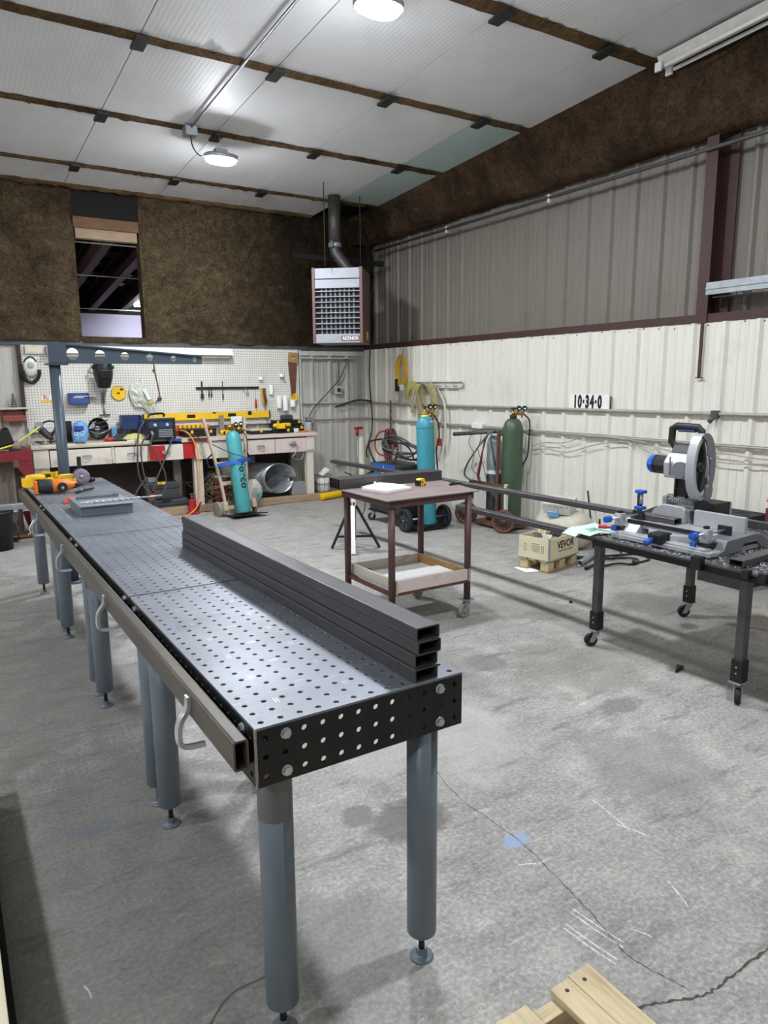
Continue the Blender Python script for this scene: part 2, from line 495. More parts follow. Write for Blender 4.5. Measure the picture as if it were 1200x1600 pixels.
def spray_foam(name, a, b, c):
    m, N, L, B = bmat(name); v = pos_node(N, L)
    n = noise(N, L, v, 9, 10, 0.75); f = noise(N, L, v, 38, 8, 0.8); big = noise(N, L, v, 1.5, 4, 0.6)
    k = ramp(N, L, n, [(0.3, lin(a)), (0.5, lin(b)), (0.72, lin(c))])
    k = mixc(N, L, 0.5, k, ramp(N, L, f, [(0.36, lin(a)), (0.64, lin(c))]))
    k = mixc(N, L, ramp(N, L, big, [(0.35, (0.6,) * 3), (0.55, (0, 0, 0))]), k, lin(a))
    L.new(k, B.inputs['Base Color']); B.inputs['Roughness'].default_value = 0.95; B.inputs['Specular IOR Level'].default_value = 0.1
    h = math_n(N, L, 'ADD', n, math_n(N, L, 'MULTIPLY', f, 0.5)); bump(N, L, B, h, 1.0, 0.05)
    return m


def foam_right_dark():  # foam gets patchily darker towards the right end of the back wall
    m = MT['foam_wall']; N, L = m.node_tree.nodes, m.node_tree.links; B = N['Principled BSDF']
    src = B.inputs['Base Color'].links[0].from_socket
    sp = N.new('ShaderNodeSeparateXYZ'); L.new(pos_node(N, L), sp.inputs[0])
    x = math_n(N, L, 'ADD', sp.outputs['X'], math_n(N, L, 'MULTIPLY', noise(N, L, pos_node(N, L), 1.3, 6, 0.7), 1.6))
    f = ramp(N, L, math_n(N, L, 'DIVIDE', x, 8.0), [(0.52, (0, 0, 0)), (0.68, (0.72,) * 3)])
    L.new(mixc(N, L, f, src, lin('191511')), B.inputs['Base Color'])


def ceil_panel(name, col):
    m, N, L, B = bmat(name); v = pos_node(N, L); c = lin(col)
    n = noise(N, L, v, 1.4, 6, 0.6); w = N.new('ShaderNodeTexWave'); w.wave_type = 'BANDS'; w.bands_direction = 'X'
    w.inputs['Scale'].default_value = 8.0; w.inputs['Distortion'].default_value = 0.4; L.new(v, w.inputs['Vector'])
    k = ramp(N, L, n, [(0.3, tuple(x * 0.88 for x in c)), (0.7, c)])
    k = mixc(N, L, ramp(N, L, w.outputs['Fac'], [(0.0, (0.3,) * 3), (0.08, (0, 0, 0))]), k, tuple(x * 0.8 for x in c))
    L.new(k, B.inputs['Base Color']); B.inputs['Roughness'].default_value = 0.55
    bump(N, L, B, w.outputs['Fac'], 0.15, 0.004)
    return m


def pegboard():
    m, N, L, B = bmat('pegboard'); sp = N.new('ShaderNodeSeparateXYZ'); L.new(pos_node(N, L), sp.inputs[0]); t = 0.0335

    def ax(o):
        d = math_n(N, L, 'SUBTRACT', math_n(N, L, 'FRACT', math_n(N, L, 'DIVIDE', o, t)), 0.5)
        return math_n(N, L, 'MULTIPLY', d, d)
    d = math_n(N, L, 'ADD', ax(sp.outputs['X']), ax(sp.outputs['Z']))
    f = ramp(N, L, d, [(0.030, (1, 1, 1)), (0.045, (0, 0, 0))])
    n = noise(N, L, pos_node(N, L), 2.5, 7, 0.65)
    k = ramp(N, L, n, [(0.3, lin('d6d3c9')), (0.6, lin('e3e1d8'))])
    k = mixc(N, L, f, k, lin('6f6b62')); L.new(k, B.inputs['Base Color']); B.inputs['Roughness'].default_value = 0.6
    return m


def scratched(m, col, sc, lo, hi):
    N, L = m.node_tree.nodes, m.node_tree.links; B = N['Principled BSDF']; src = B.inputs['Base Color'].links[0].from_socket
    for ang in (0.7, -0.4):
        mp = N.new('ShaderNodeMapping'); mp.inputs['Rotation'].default_value = (0, 0, ang); mp.inputs['Scale'].default_value = (1.2, 55, 1); L.new(pos_node(N, L), mp.inputs[0])
        a = noise(N, L, mp.outputs[0], sc, 3, 0.6); b = noise(N, L, pos_node(N, L), 3.5, 4, 0.6)
        f = math_n(N, L, 'MULTIPLY', ramp(N, L, a, [(lo, (0, 0, 0)), (hi, (0.8,) * 3)]), ramp(N, L, b, [(0.45, (0, 0, 0)), (0.62, (1, 1, 1))]))
        src = mixc(N, L, f, src, lin(col))
    L.new(src, B.inputs['Base Color'])


scratched(MT['table_steel'], 'b4b8be', 2.2, 0.66, 0.72)
MT['concrete'] = concrete()
MT['liner_white'] = liner('liner_white', 'dfddd2', 'bdb9a4', 0.5)
MT['liner_back'] = liner('liner_back', 'bdbab2', '8d8880', 0.6)
MT['liner_bare'] = liner('liner_bare', '79736a', '625c52', 0.5)
MT['foam_wall'] = spray_foam('foam_wall', '1f1812', '514333', '927f60')
foam_right_dark()
MT['foam_band'] = spray_foam('foam_band', '211812', '4f3d2e', '856d54')
MT['foam_gap'] = spray_foam('foam_gap', '3d2e1f', '7a5f42', 'a88a64')
MT['ceil_white'] = ceil_panel('ceil_white', 'e4e5e6')
MT['ceil_teal'] = ceil_panel('ceil_teal', 'bcd0cc')
MT['pegboard'] = pegboard()
# ---------------------------------------------------------------- the room
from mathutils import noise as mn


def nz(x, y, z=0.0, s=1.0): return mn.fractal(Vector((x * s, y * s, z * s)), 0.7, 2.1, 5)


m = MB(); m.bx(-6, 6.05, -5, 16, -0.2, 0.0); floor_o = struct(m.build('floor', 'concrete'))


def crack(pts, wd, name='crack', mat='crack_dark', jit=0.004):
    m = MB(); P = spl(pts, 14); L_, R_ = [], []
    for i, p in enumerate(P):
        t = (P[min(i + 1, len(P) - 1)] - P[max(i - 1, 0)]).normalized(); s = Vector((-t.y, t.x, 0))
        k = wd * random.uniform(0.25, 1.2) * (0.3 if i in (0, len(P) - 1) else 1); j = s * random.uniform(-jit, jit)
        L_.append(m.v(p + j + s * k / 2)); R_.append(m.v(p + j - s * k / 2))
    for i in range(len(P) - 1): m.face([L_[i], L_[i + 1], R_[i + 1], R_[i]])
    return m.build(name, mat, floor_o)


Zf = 0.0009
crack([(2.36, 3.78, Zf), (2.02, 2.9, Zf), (1.73, 2.3, Zf), (1.715, 1.76, Zf), (1.66, 1.4, Zf), (1.62, 1.2, Zf), (1.66, 1.03, Zf)], 0.0035)
crack([(1.45, 1.07, Zf), (1.53, 1.055, Zf), (1.66, 1.0, Zf), (1.75, 0.99, Zf), (1.96, 0.99, Zf), (2.4, 0.97, Zf)], 0.009)
crack([(2.36, 3.78, Zf), (2.9, 4.9, Zf), (3.6, 6.3, Zf), (4.1, 7.4, Zf)], 0.003)
for dx, dy in ((0, 0), (0.018, 0.01), (0.07, 0.03), (0.088, 0.042)):
    crack([(1.535 + dx, 1.39 + dy, Zf), (1.545 + dx, 1.29 + dy, Zf), (1.56 + dx, 1.20 + dy, Zf)], 0.006, 'scratch', 'mark_white', 0.001)
for a, b in (((2.16, 1.83), (2.12, 1.60)), ((2.11, 1.66), (2.15, 1.55)), ((1.71, 1.27), (1.74, 1.21)), ((2.0, 1.35), (1.95, 1.23)), ((0.2, 1.98), (0.21, 1.92)), ((1.62, 1.69), (1.68, 1.66))):
    crack([(*a, Zf), ((a[0] + b[0]) / 2 + 0.004, (a[1] + b[1]) / 2, Zf), (*b, Zf)], 0.006, 'scratch', 'mark_white', 0.002)


def corr(name, mat, u0, u1, z0, z1, place, pitch=0.305, d=0.028, off=0.0, parent=None, nz_=2):
    """Ribbed sheet: place(u, depth, z) -> point."""
    m = MB(); pr = [(0, 0), (0.022, d), (0.052, d), (0.074, 0), (0.128, 0), (0.134, 0.005), (0.150, 0.005), (0.156, 0), (0.206, 0), (0.212, 0.005), (0.228, 0.005), (0.234, 0)]
    us = []
    k = math.floor((u0 - off) / pitch)
    while off + k * pitch < u1:
        us += [(off + k * pitch + a * pitch / 0.305, h) for a, h in pr]; k += 1
    us = [(u0, 0)] + [q for q in us if u0 < q[0] < u1] + [(u1, 0)]
    cols = [[m.v(place(u, h, z0 + (z1 - z0) * j / nz_)) for j in range(nz_ + 1)] for u, h in us]
    for a, b in zip(cols, cols[1:]):
        for j in range(nz_): m.face([a[j], b[j], b[j + 1], a[j + 1]])
    return m.build(name, mat, parent, solid=0.001)


# right wall: white liner sheets up to the girt, bare sheets above and behind it
wr = struct(corr('wall_right', 'liner_white', -5, YW, 0.0, 2.215, lambda u, h, z: (XW - h, u, z), off=0.09))
up = corr('upper_sheet', 'liner_bare', -5, YW + 0.2, 2.2, 4.7, lambda u, h, z: (6.05 - h, u, z), off=0.02, parent=wr)
m = MB(); m.bx(5.872, 6.04, -5, YW, 2.215, 2.29); struct(m.build('trim_1', 'girt_brown'))
m = MB(); m.bx(5.90, 6.04, -5, YW, 2.10, 2.20); m.build('girt_web', 'girt_brown', wr)
# vertical column with its flanges, and the painted-over bar below it
m = MB(); m.bx(5.860, 5.870, 3.965, 4.075, 2.215, 3.76); m.bx(5.870, 6.02, 4.015, 4.023, 2.235, 3.76); m.bx(6.005, 6.02, 3.86, 4.12, 2.3, 3.76)
struct(m.build('trim_2', 'girt_brown'))
m = MB(); m.bx(5.838, 5.85, 3.975, 4.002, 1.735, 2.215); m.bx(5.835, 5.852, 3.95, 4.02, 1.73, 1.739); m.build('hanging_bar', 'girt_brown', wr)
# insulation band under the eave
def band(u, v):
    y = -5 + u * (YW + 5.0)
    P = [(5.585, zc(y) + 0.03), (5.63, zc(y) - 0.07), (5.70, zc(y) * 0.5 + 1.97), (5.80, 3.86), (5.87, 3.80), (5.96, 3.77), (6.05, 3.80)]
    f = v * (len(P) - 1); i = min(int(f), len(P) - 2); t = f - i
    x = P[i][0] * (1 - t) + P[i + 1][0] * t; z = P[i][1] * (1 - t) + P[i + 1][1] * t
    b = nz(y, z * 1.3, x, 2.6) * 0.035 * min(1, v * 6) + nz(y, z, 3, 11) * 0.014 * min(1, v * 6)
    return (x - b, y, z - b * 0.6)
m = MB(); m.sheet(band, 460, 22); m.build('insulation_band', 'foam_band', wr)
m = MB(); m.cyl((5.835, -5, 3.672), (5.835, 9.5, 3.645), 0.018, n=10); m.build('eave_pipe', 'pipe_dark', wr)
m = MB()
for y in (7.72, 5.9, 2.3): m.bx(5.82, 5.85, y, y + 0.03, 3.60, 3.685)
m.build('pipe_clip', 'aged_white', wr)
# screw heads along the top edge of the liner
m = MB()
for k in range(60): m.bx(XW - 0.006, XW, -0.3 + k * 0.17, -0.29 + k * 0.17, 2.175 + 0.01 * (k % 3), 2.187 + 0.01 * (k % 3))
sc = m.build('screw', 'wood_dark', wr); sc['kind'] = 'stuff'

# back wall: ribbed sheets below, sprayed insulation above with a framed opening
wb = struct(corr('wall_back', 'liner_back', -6, XW, 0.0, 2.22, lambda u, h, z: (u, YW - h, z), off=0.03))
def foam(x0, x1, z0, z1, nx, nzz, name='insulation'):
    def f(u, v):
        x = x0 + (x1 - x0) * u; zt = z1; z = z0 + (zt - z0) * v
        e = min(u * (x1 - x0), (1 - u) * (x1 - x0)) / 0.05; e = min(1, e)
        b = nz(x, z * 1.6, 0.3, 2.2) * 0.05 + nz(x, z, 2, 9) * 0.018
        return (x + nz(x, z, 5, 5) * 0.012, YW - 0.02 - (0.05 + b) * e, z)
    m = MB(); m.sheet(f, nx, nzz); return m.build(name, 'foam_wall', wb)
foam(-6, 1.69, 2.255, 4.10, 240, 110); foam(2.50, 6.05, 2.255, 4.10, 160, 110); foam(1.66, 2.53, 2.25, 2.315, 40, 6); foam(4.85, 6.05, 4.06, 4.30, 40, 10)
m = MB(); m.bx(1.66, 2.52, YW - 0.02, YW + 0.04, 3.66, 4.14); m.build('dark_panel', 'panel_black', wb)
m = MB(); m.bx(1.72, 2.47, YW + 0.0, YW + 0.10, 3.52, 3.645, rot(0, 0, 0)); m.build('header_board', 'wood_old', wb)
m = MB(); m.bx(1.70, 2.49, YW - 0.03, YW + 0.0, 3.64, 3.77); m.build('header_board', 'header_brown', wb)
for x0, x1 in ((1.66, 1.70), (2.49, 2.54)):
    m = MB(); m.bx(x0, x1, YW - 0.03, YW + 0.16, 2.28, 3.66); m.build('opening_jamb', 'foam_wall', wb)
m = MB(); m.bx(-6, 5.86, YW - 0.05, YW - 0.005, 2.20, 2.262); struct(m.build('trim_3', 'pipe_dark'))
m = MB(); m.bx(4.72, 5.70, YW - 0.07, YW - 0.01, 2.075, 2.09); m.bx(4.72, 5.84, YW - 0.03, YW, 2.12, 2.19); m.build('ledge_rail', 'aged_white', wb)
m = MB(); m.bx(4.72, 4.745, YW - 0.05, YW - 0.005, 1.12, 2.2); m.build('pegboard_edge', 'aged_white', wb)
# black header beam across the corner above the liner
m = MB(); m.bx(4.4, 5.86, 9.3, 9.36, 3.40, 3.47); m.build('corner_beam', 'dark', wb)
m = MB()
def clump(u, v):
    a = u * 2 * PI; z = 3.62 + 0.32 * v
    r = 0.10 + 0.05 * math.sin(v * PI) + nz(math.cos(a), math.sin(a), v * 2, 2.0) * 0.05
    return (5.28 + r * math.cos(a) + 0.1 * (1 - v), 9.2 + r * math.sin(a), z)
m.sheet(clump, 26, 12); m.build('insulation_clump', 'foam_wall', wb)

# room seen through the opening
rb = MB(); rb.bx(-2, 8, 14.9, 15.0, 0, 3.05); br = struct(rb.build('wall_beyond', 'lilac_wall'))
m = MB(); m.bx(-2, 8, 14.88, 14.9, 2.62, 2.625); m.build('wall_seam', 'ink_grey', br)
def roofz(y): return 3.96 - 0.10 * (y - 10)
m = MB(); m.bx(-2, 8, 14.95, 15.05, 3.05, 4.4); m.build('gable_sheet', 'dark', br)
for k in range(6):
    x = 1.08 + k * 0.555
    M = Matrix.Shear('XY', 4, (0, 0))
    m = MB()
    a = [(x, 10.0, roofz(10)), (x, 15.0, roofz(15))]
    for dx0, dx1, z0, z1 in ((-0.012, 0.012, -0.36, -0.02), (-0.06, 0.06, -0.38, -0.36), (-0.06, 0.06, -0.02, 0.0)):
        vv = [m.v((x + dx, y, roofz(y) + dz)) for y in (10.02, 14.95) for dx, dz in ((dx0, z0), (dx1, z0), (dx1, z1), (dx0, z1))]
        for q in ((0, 1, 5, 4), (1, 2, 6, 5), (2, 3, 7, 6), (3, 0, 4, 7), (0, 3, 2, 1), (4, 5, 6, 7)): m.face([vv[i] for i in q])
    m.build('rafter', 'girt_brown', br)
m = MB()
for k in range(8): m.bx(-2, 8, 10.2 + k * 0.65, 10.26 + k * 0.65, roofz(10.2 + k * 0.65) + 0.0, roofz(10.2 + k * 0.65) + 0.09)
m.build('purlin', 'dark', br)
m = MB(); v4 = [m.v((x, y, roofz(y) + 0.1)) for x, y in ((-2, 10), (8, 10), (8, 15), (-2, 15))]; m.face(v4); m.build('roof_sheet', 'liner_bare', br, solid=0.01)
m = MB()
for y, z in ((10.1, 3.50), (11.6, 3.30), (14.4, 3.09)): m.cyl((-1, y, z), (7, y, z), 0.008, n=6)
m.build('bracing_wire', 'aged_white', br)
m = MB(); m.bx(3.42, 3.75, 14.0, 14.2, 3.20, 3.26); hb = m.one('light_beyond', 'galv', 'white work light glowing beyond the wall opening', 'light')
m = MB(); m.bx(3.40, 3.77, 13.98, 14.22, 3.15, 3.20); m.build('lens', 'weak_lens', hb, world=True)
for x, y in ((0.2, 11.2), (4.6, 11.6)):  # unseen lights added to brighten the rafters beyond the opening
    m = MB(); m.bx(x - 0.2, x + 0.2, y - 0.15, y + 0.15, 2.62, 2.68); o = m.one('light_beyond', 'galv', 'added unseen light in the room beyond the opening, %s' % ('left side' if x < 1 else 'right side'), 'light')
    m = MB(); m.bx(x - 0.19, x + 0.19, y - 0.14, y + 0.14, 2.681, 2.70); m.build('lens', 'weak_lens', o, world=True)

# unseen sides, which close the shop
m = MB(); m.bx(-6.05, -6, -5, 16, 0, 5.2); struct(m.build('wall_left', 'liner_back'))
m = MB(); m.bx(-6, 6.05, -5.05, -5, 0, 5.2); struct(m.build('wall_front', 'liner_back'))

# ceiling: tilted panels, brown gaps between the rows, clip plates at the joints
ST = [9.07, 7.55, 6.05, 4.46, 3.30, 1.75, 0.2, -1.35, -2.9, -4.45]
SX = [-6.1, -5.1, -3.98, -2.86, -1.74, -0.62, 0.5, 1.62, 2.74, 3.86, 4.98, 5.60]
ys = [YW + 0.02] + ST + [-5.1]
m = MB(); tl = MB()
for a, (y1, y0) in enumerate(zip(ys, ys[1:])):
    g = 0.05
    yy1 = y1 - (g if a else 0); yy0 = y0 + g
    for x0, x1 in zip(SX, SX[1:]):
        xx1 = x1 - 0.008; q = m
        if x1 == 5.60 and a == 0: continue                    # panel missing in the corner by the flue
        if x1 == 5.60 and a in (1, 2):
            q = tl
        ps = [(x0, yy0), (xx1, yy0), (xx1, yy1), (x0, yy1)]
        vv = [q.v((x, y, zc(y) + dz)) for dz in (0, 0.03) for x, y in ps]
        for f in ((0, 1, 2, 3), (4, 7, 6, 5), (0, 4, 5, 1), (1, 5, 6, 2), (2, 6, 7, 3), (3, 7, 4, 0)): q.face([vv[i] for i in f])
ce = struct(m.build('ceiling', 'ceil_white')); tl.build('teal_panel', 'ceil_teal', ce)
m = MB(); v4 = [m.v((x, y, zc(y) + 0.14)) for x, y in ((-6.1, -5.1), (6.1, -5.1), (6.1, YW + 0.1), (-6.1, YW + 0.1))]; m.face(v4); m.build('roof_sheet', 'dark', ce, solid=0.01)
for a, y0 in enumerate(ST[:5]):
    m = MB(); n = 300; top, bot = [], []
    wd = 0.062 if a < 3 else 0.075
    for i in range(n + 1):
        x = -6 + 11.62 * i / n
        r = random.random(); e0 = -wd - (0.03 * r ** 4) + nz(x, a, 0, 3) * 0.012; e1 = wd + nz(x, a, 7, 3) * 0.012
        dz = -0.006 - 0.02 * random.random() ** 3
        top.append(m.v((x, y0 + e1, zc(y0 + e1) - 0.004))); bot.append((m.v((x, y0 + nz(x, a, 3, 4) * 0.02, zc(y0) - 0.012 + dz)), m.v((x, y0 + e0, zc(y0 + e0) - 0.002 - 0.03 * r ** 6))))
    for i in range(n):
        m.face([top[i], top[i + 1], bot[i + 1][0], bot[i][0]], True); m.face([bot[i][0], bot[i + 1][0], bot[i + 1][1], bot[i][1]], True)
    m.build('gap_strip', 'foam_gap', ce)
    for x in SX[4:-1]:
        m = MB(); c = MB(); hw = 0.05
        vv = [c.v((x + dx, y0 + dy, zc(y0 + dy) - dz)) for dz in (0.052, 0.03) for dx, dy in ((-hw, -0.1), (hw, -0.1), (hw, 0.1), (-hw, 0.1))]
        for f in ((0, 1, 2, 3), (4, 7, 6, 5), (0, 4, 5, 1), (1, 5, 6, 2), (2, 6, 7, 3), (3, 7, 4, 0)): c.face([vv[i] for i in f])
        c.build('clip_plate', 'black', ce)
# edge of foam where the ceiling meets the back wall
m = MB()
def ef(u, v):
    x = -6 + 10.95 * u; a = v * PI
    r = 0.045 + nz(x, v, 1, 6) * 0.03
    return (x, YW - 0.06 - 0.05 + r * 1.3 * math.cos(a), 4.115 - r * math.sin(a))
m.sheet(ef, 320, 6); m.build('edge_foam', 'foam_gap', ce)

# ---------------------------------------------------------------- ceiling lamps
def lamp(x, y, label, first=False):
    zt = zc(y); t = thing('hanging_lamp', label, 'ceiling lamp', (x, y, zt - 0.30), 0, 'oval lamps hanging from the ceiling')
    def oval(a, b, n=28, p=2.6): return [(a * math.copysign(abs(math.cos(2 * PI * i / n)) ** (2 / p), math.cos(2 * PI * i / n)), b * math.copysign(abs(math.sin(2 * PI * i / n)) ** (2 / p), math.sin(2 * PI * i / n))) for i in range(n)]
    def stack(m, lay):
        rings = [[m.v((px, py, z)) for px, py in oval(a, b)] for a, b, z in lay]
        for r0, r1 in zip(rings, rings[1:]):
            for i in range(len(r0)): m.face([r0[i], r0[(i + 1) % len(r0)], r1[(i + 1) % len(r0)], r1[i]], True)
        m.face(rings[0][::-1]); m.face(rings[-1])
    m = MB(); stack(m, [(0.165, 0.118, 0.036), (0.172, 0.124, 0.040), (0.172, 0.124, 0.075), (0.14, 0.10, 0.085)]); m.build('rim', 'galv', t)
    m = MB(); stack(m, [(0.06, 0.04, -0.006), (0.115, 0.08, 0.002), (0.146, 0.102, 0.016), (0.154, 0.108, 0.036)]); m.build('lens', 'lens', t)
    m = MB(); m.bx(-0.06, 0.06, -0.045, 0.045, 0.085, 0.135); m.build('driver_box', 'galv', t)
    m = MB(); m.cyl((0, 0, 0.135), (0, 0, 0.15), 0.02, n=8)
    for k in range(5):
        c = (0, 0, 0.165 + k * 0.026); ax = (1, 0, 0) if k % 2 else (0, 1, 0)
        m.tube([Vector(c) + Vector(ax) * 0.008 * math.cos(q * PI / 4) + Vector((0, 0, 0.017)) * math.sin(q * PI / 4) for q in range(8)], 0.003, 5, True)
    m.build('hanging_chain', 'zinc', t)
    return t


L0 = lamp(*LAMPS[0], 'glowing oval ceiling lamp hanging on a chain beside the grey junction box')
lamp(*LAMPS[1], 'larger looking glowing oval ceiling lamp at the top edge of the photo')
for k, q in enumerate(LAMPS[2:]):
    lamp(*q, ['glowing oval ceiling lamp out of view over the near floor', 'glowing oval ceiling lamp far left near the back wall', 'glowing oval ceiling lamp far left of the near table', 'glowing oval ceiling lamp out of view at the rear left'][k])
# surface conduit and junction box feeding the lamp
t = thing('conduit_run', 'thin grey conduit along the ceiling ending in a square junction box', 'conduit', (2.445, 7.45, zc(7.45)))
m = MB(); m.cyl((2.445, 7.42, zc(7.42) - 0.03), (2.43, -4.9, zc(-4.9) - 0.03), 0.0115, n=10); m.build('conduit', 'lamp_conduit', t, world=True)
m = MB(); m.bx(2.385, 2.505, 7.42, 7.54, zc(7.5) - 0.10, zc(7.5) - 0.01); m.build('junction_box', 'galv', t, world=True, bev=0.004)
m = MB(); zz = zc(7.5); m.tube(spl([(2.445, 7.47, zz - 0.09), (2.46, 7.46, zz - 0.20), (2.53, 7.46, zz - 0.27), (2.62, 7.47, zz - 0.24), (2.70, 7.49, zz - 0.19), (2.745, 7.50, zz - 0.17)]), 0.006, 6)
m.one('lamp_cord', 'ink', 'thin dark cord looping from the junction box to the ceiling lamp', 'cord')
m = MB(); zz = zc(4.42); m.tube(spl([(2.43, 4.45, zz - 0.04), (2.47, 4.44, zz - 0.15), (2.58, 4.43, zz - 0.18), (2.70, 4.42, zz - 0.17)]), 0.006, 6)
m.one('lamp_cord', 'ink', 'short dark cord running to the lamp at the top edge of the photo', 'cord')
# fluorescent batten under the ceiling by the right wall
t = thing('tube_light_fixture', 'unlit white fluorescent batten under the ceiling by the right wall', 'light fixture', (5.60, 3.2, zc(3.2) - 0.1))
def cz(y, d): return zc(y) - d
m = MB(); vv = [m.v((x, y, cz(y, d))) for y in (4.32, 1.9) for x, d in ((5.45, 0.03), (5.49, 0.10), (5.57, 0.10), (5.61, 0.03))]
for q in ((0, 1, 5, 4), (1, 2, 6, 5), (2, 3, 7, 6), (3, 0, 4, 7), (3, 2, 1, 0), (4, 5, 6, 7)): m.face([vv[i] for i in q])
m.build('housing', 'aged_white', t, world=True)
for x in (5.47, 5.59):
    m = MB(); m.cyl((x, 4.25, cz(4.25, 0.12)), (x, 1.95, cz(1.95, 0.12)), 0.016, n=10); m.build('tube', 'white', t, world=True)
for x in (5.44, 5.58):
    m = MB(); m.bx(x, x + 0.02, 4.27, 4.33, cz(4.3, 0.15), cz(4.3, 0.08)); m.build('lamp_holder', 'white', t, world=True)
m = MB(); m.tube(spl([(5.62, 4.28, cz(4.28, 0.10)), (5.64, 4.1, cz(4.1, 0.18)), (5.64, 3.8, cz(3.8, 0.16)), (5.62, 3.5, cz(3.5, 0.10))]), 0.004, 5); m.build('loose_wire', 'ink', t, world=True)
# ---------------------------------------------------------------- welding tables in a row
TX0, TX1, TY0, TL, TZ = 0.556, 1.166, 1.459, 1.25, 0.928      # left, right, near end, length of each, top


def ray_quad(q, c, a):
    dx, dy = math.cos(a), math.sin(a); best = None
    for (x0, y0), (x1, y1) in zip(q, q[1:] + q[:1]):
        ex, ey = x1 - x0, y1 - y0; den = dx * ey - dy * ex
        if abs(den) < 1e-12: continue
        t = ((x0 - c[0]) * ey - (y0 - c[1]) * ex) / den; u = ((x0 - c[0]) * dy - (y0 - c[1]) * dx) / den
        if t > 0 and -1e-6 <= u <= 1 + 1e-6 and (best is None or t < best): best = t
    return (c[0] + dx * best, c[1] + dy * best)


def holed(m, q, c, r, t, place, n=16):
    """One quad of plate with a round hole: q corners, c centre, place(u, v, w) -> point, w across the thickness t."""
    an = sorted([2 * PI * i / n for i in range(n)] + [math.atan2(y - c[1], x - c[0]) % (2 * PI) for x, y in q])
    an = [a for i, a in enumerate(an) if i == 0 or a - an[i - 1] > 1e-4]
    out = [ray_quad(q, c, a) for a in an]; inn = [(c[0] + r * math.cos(a), c[1] + r * math.sin(a)) for a in an]; k = len(an)
    O0 = [m.v(place(*p, 0)) for p in out]; I0 = [m.v(place(*p, 0)) for p in inn]
    O1 = [m.v(place(*p, t)) for p in out]; I1 = [m.v(place(*p, t)) for p in inn]
    for i in range(k):
        j = (i + 1) % k
        m.face([O0[i], O0[j], I0[j], I0[i]]); m.face([O1[i], I1[i], I1[j], O1[j]]); m.face([I0[i], I0[j], I1[j], I1[i]], True)


def perf(nx, ny, W, H, r, t, place):
    m = MB(); px, py = W / nx, H / ny
    for i in range(nx):
        for j in range(ny):
            x0, y0 = i * px, j * py
            holed(m, [(x0, y0), (x0 + px, y0), (x0 + px, y0 + py), (x0, y0 + py)], (x0 + px / 2, y0 + py / 2), r, t, place, 16)
    c = [(0, 0), (W, 0), (W, H), (0, H)]
    for (a, b), (e, f) in zip(c, c[1:] + c[:1]):
        m.face([m.v(place(a, b, 0)), m.v(place(e, f, 0)), m.v(place(e, f, t)), m.v(place(a, b, t))])
    return m


def hexbolt(m, p, d, r=0.012, h=0.010):
    d = Vector(d); p = Vector(p)
    m.cyl(p, p + d * 0.003, r * 1.15, n=14); m.cyl(p + d * 0.003, p + d * h, r, r * 0.94, n=6, smooth=False)


def weld_table(label, loc):
    W = TX1 - TX0; L_ = TL - 0.012; T = thing('welding_table', label, 'welding table', loc, 0, 'perforated welding tables bolted in a row')
    z1, z0, t = TZ, TZ - 0.152, 0.006; hw = W / 2
    perf(12, 24, W, L_, 0.008, t, lambda u, v, w_: (u - hw, v, z1 - t + w_)).build('top_plate', 'table_steel', T)
    for y, nm in ((0.0, 'end_plate'), (L_ - t, 'end_plate')):
        e = perf(12, 3, W, 0.146, 0.008, t, lambda u, v, w_: (u - hw, y + w_, z0 + v)).build(nm, 'black_oxide', T)
        for x in (-hw + 0.077, hw - 0.077):
            for z in (z0 + 0.026, z1 - 0.030):
                m = MB(); hexbolt(m, (x, y + (0 if y == 0 else t), z), (0, -1 if y == 0 else 1, 0)); m.build('bolt', 'zinc', e)
    for x, s in ((-hw, -1), (hw - t, 1)):
        sp = perf(24, 3, L_ - 2 * t, 0.146, 0.008, t, lambda u, v, w_: (x + w_, t + u, z0 + v)).build('side_plate', 'black_oxide', T)
        for y in (0.077, L_ - 0.077):
            m = MB(); hexbolt(m, (x + (0 if s < 0 else t), y, z1 - 0.028), (s, 0, 0)); m.build('bolt', 'zinc', sp)
    m = MB()
    for k in range(7):
        for x in (-0.20, 0.0, 0.20):
            y = 0.105 + k * 0.172
            for o in (-0.004, 0.004): m.bx(x + o - 0.0009, x + o + 0.0009, y, y + 0.026, z1, z1 + 0.0004)
            for o in (-0.004, 0.004): m.bx(x + 0.087, x + 0.117, y + 0.09 + o - 0.0009, y + 0.09 + o + 0.0009, z1, z1 + 0.0004)
    o = m.build('tab_weld', 'zinc', T); o['kind'] = 'stuff'
    m = MB()
    for k in range(1, 4): m.bx(-hw + t, hw - t, L_ * k / 4 - 0.003, L_ * k / 4 + 0.003, z1 - 0.10, z1 - t)
    m.build('cross_rib', 'black_oxide', T)
    for x in (-hw + 0.077, hw - 0.077):
        for y in (0.082, L_ - 0.082):
            m = MB(); m.lathe([(0.0, 0.088), (0.040, 0.088), (0.0445, 0.093), (0.0445, z1 - 0.07), (0.0, z1 - 0.07)], (x, y, 0), n=28); lg = m.build('leg', 'leg_paint', T)
            m = MB(); m.cyl((x, y, 0.008), (x, y, 0.10), 0.0095, n=12); m.build('levelling_rod', 'black', lg)
            m = MB(); m.lathe([(0, 0), (0.036, 0), (0.036, 0.004), (0.030, 0.009), (0.016, 0.011), (0.016, 0.013), (0.0, 0.013)], (x, y, 0), n=24)
            m.cyl((x, y, 0.012), (x, y, 0.030), 0.017, 0.016, n=6, smooth=False); m.build('foot', 'leg_paint', lg)
    return T


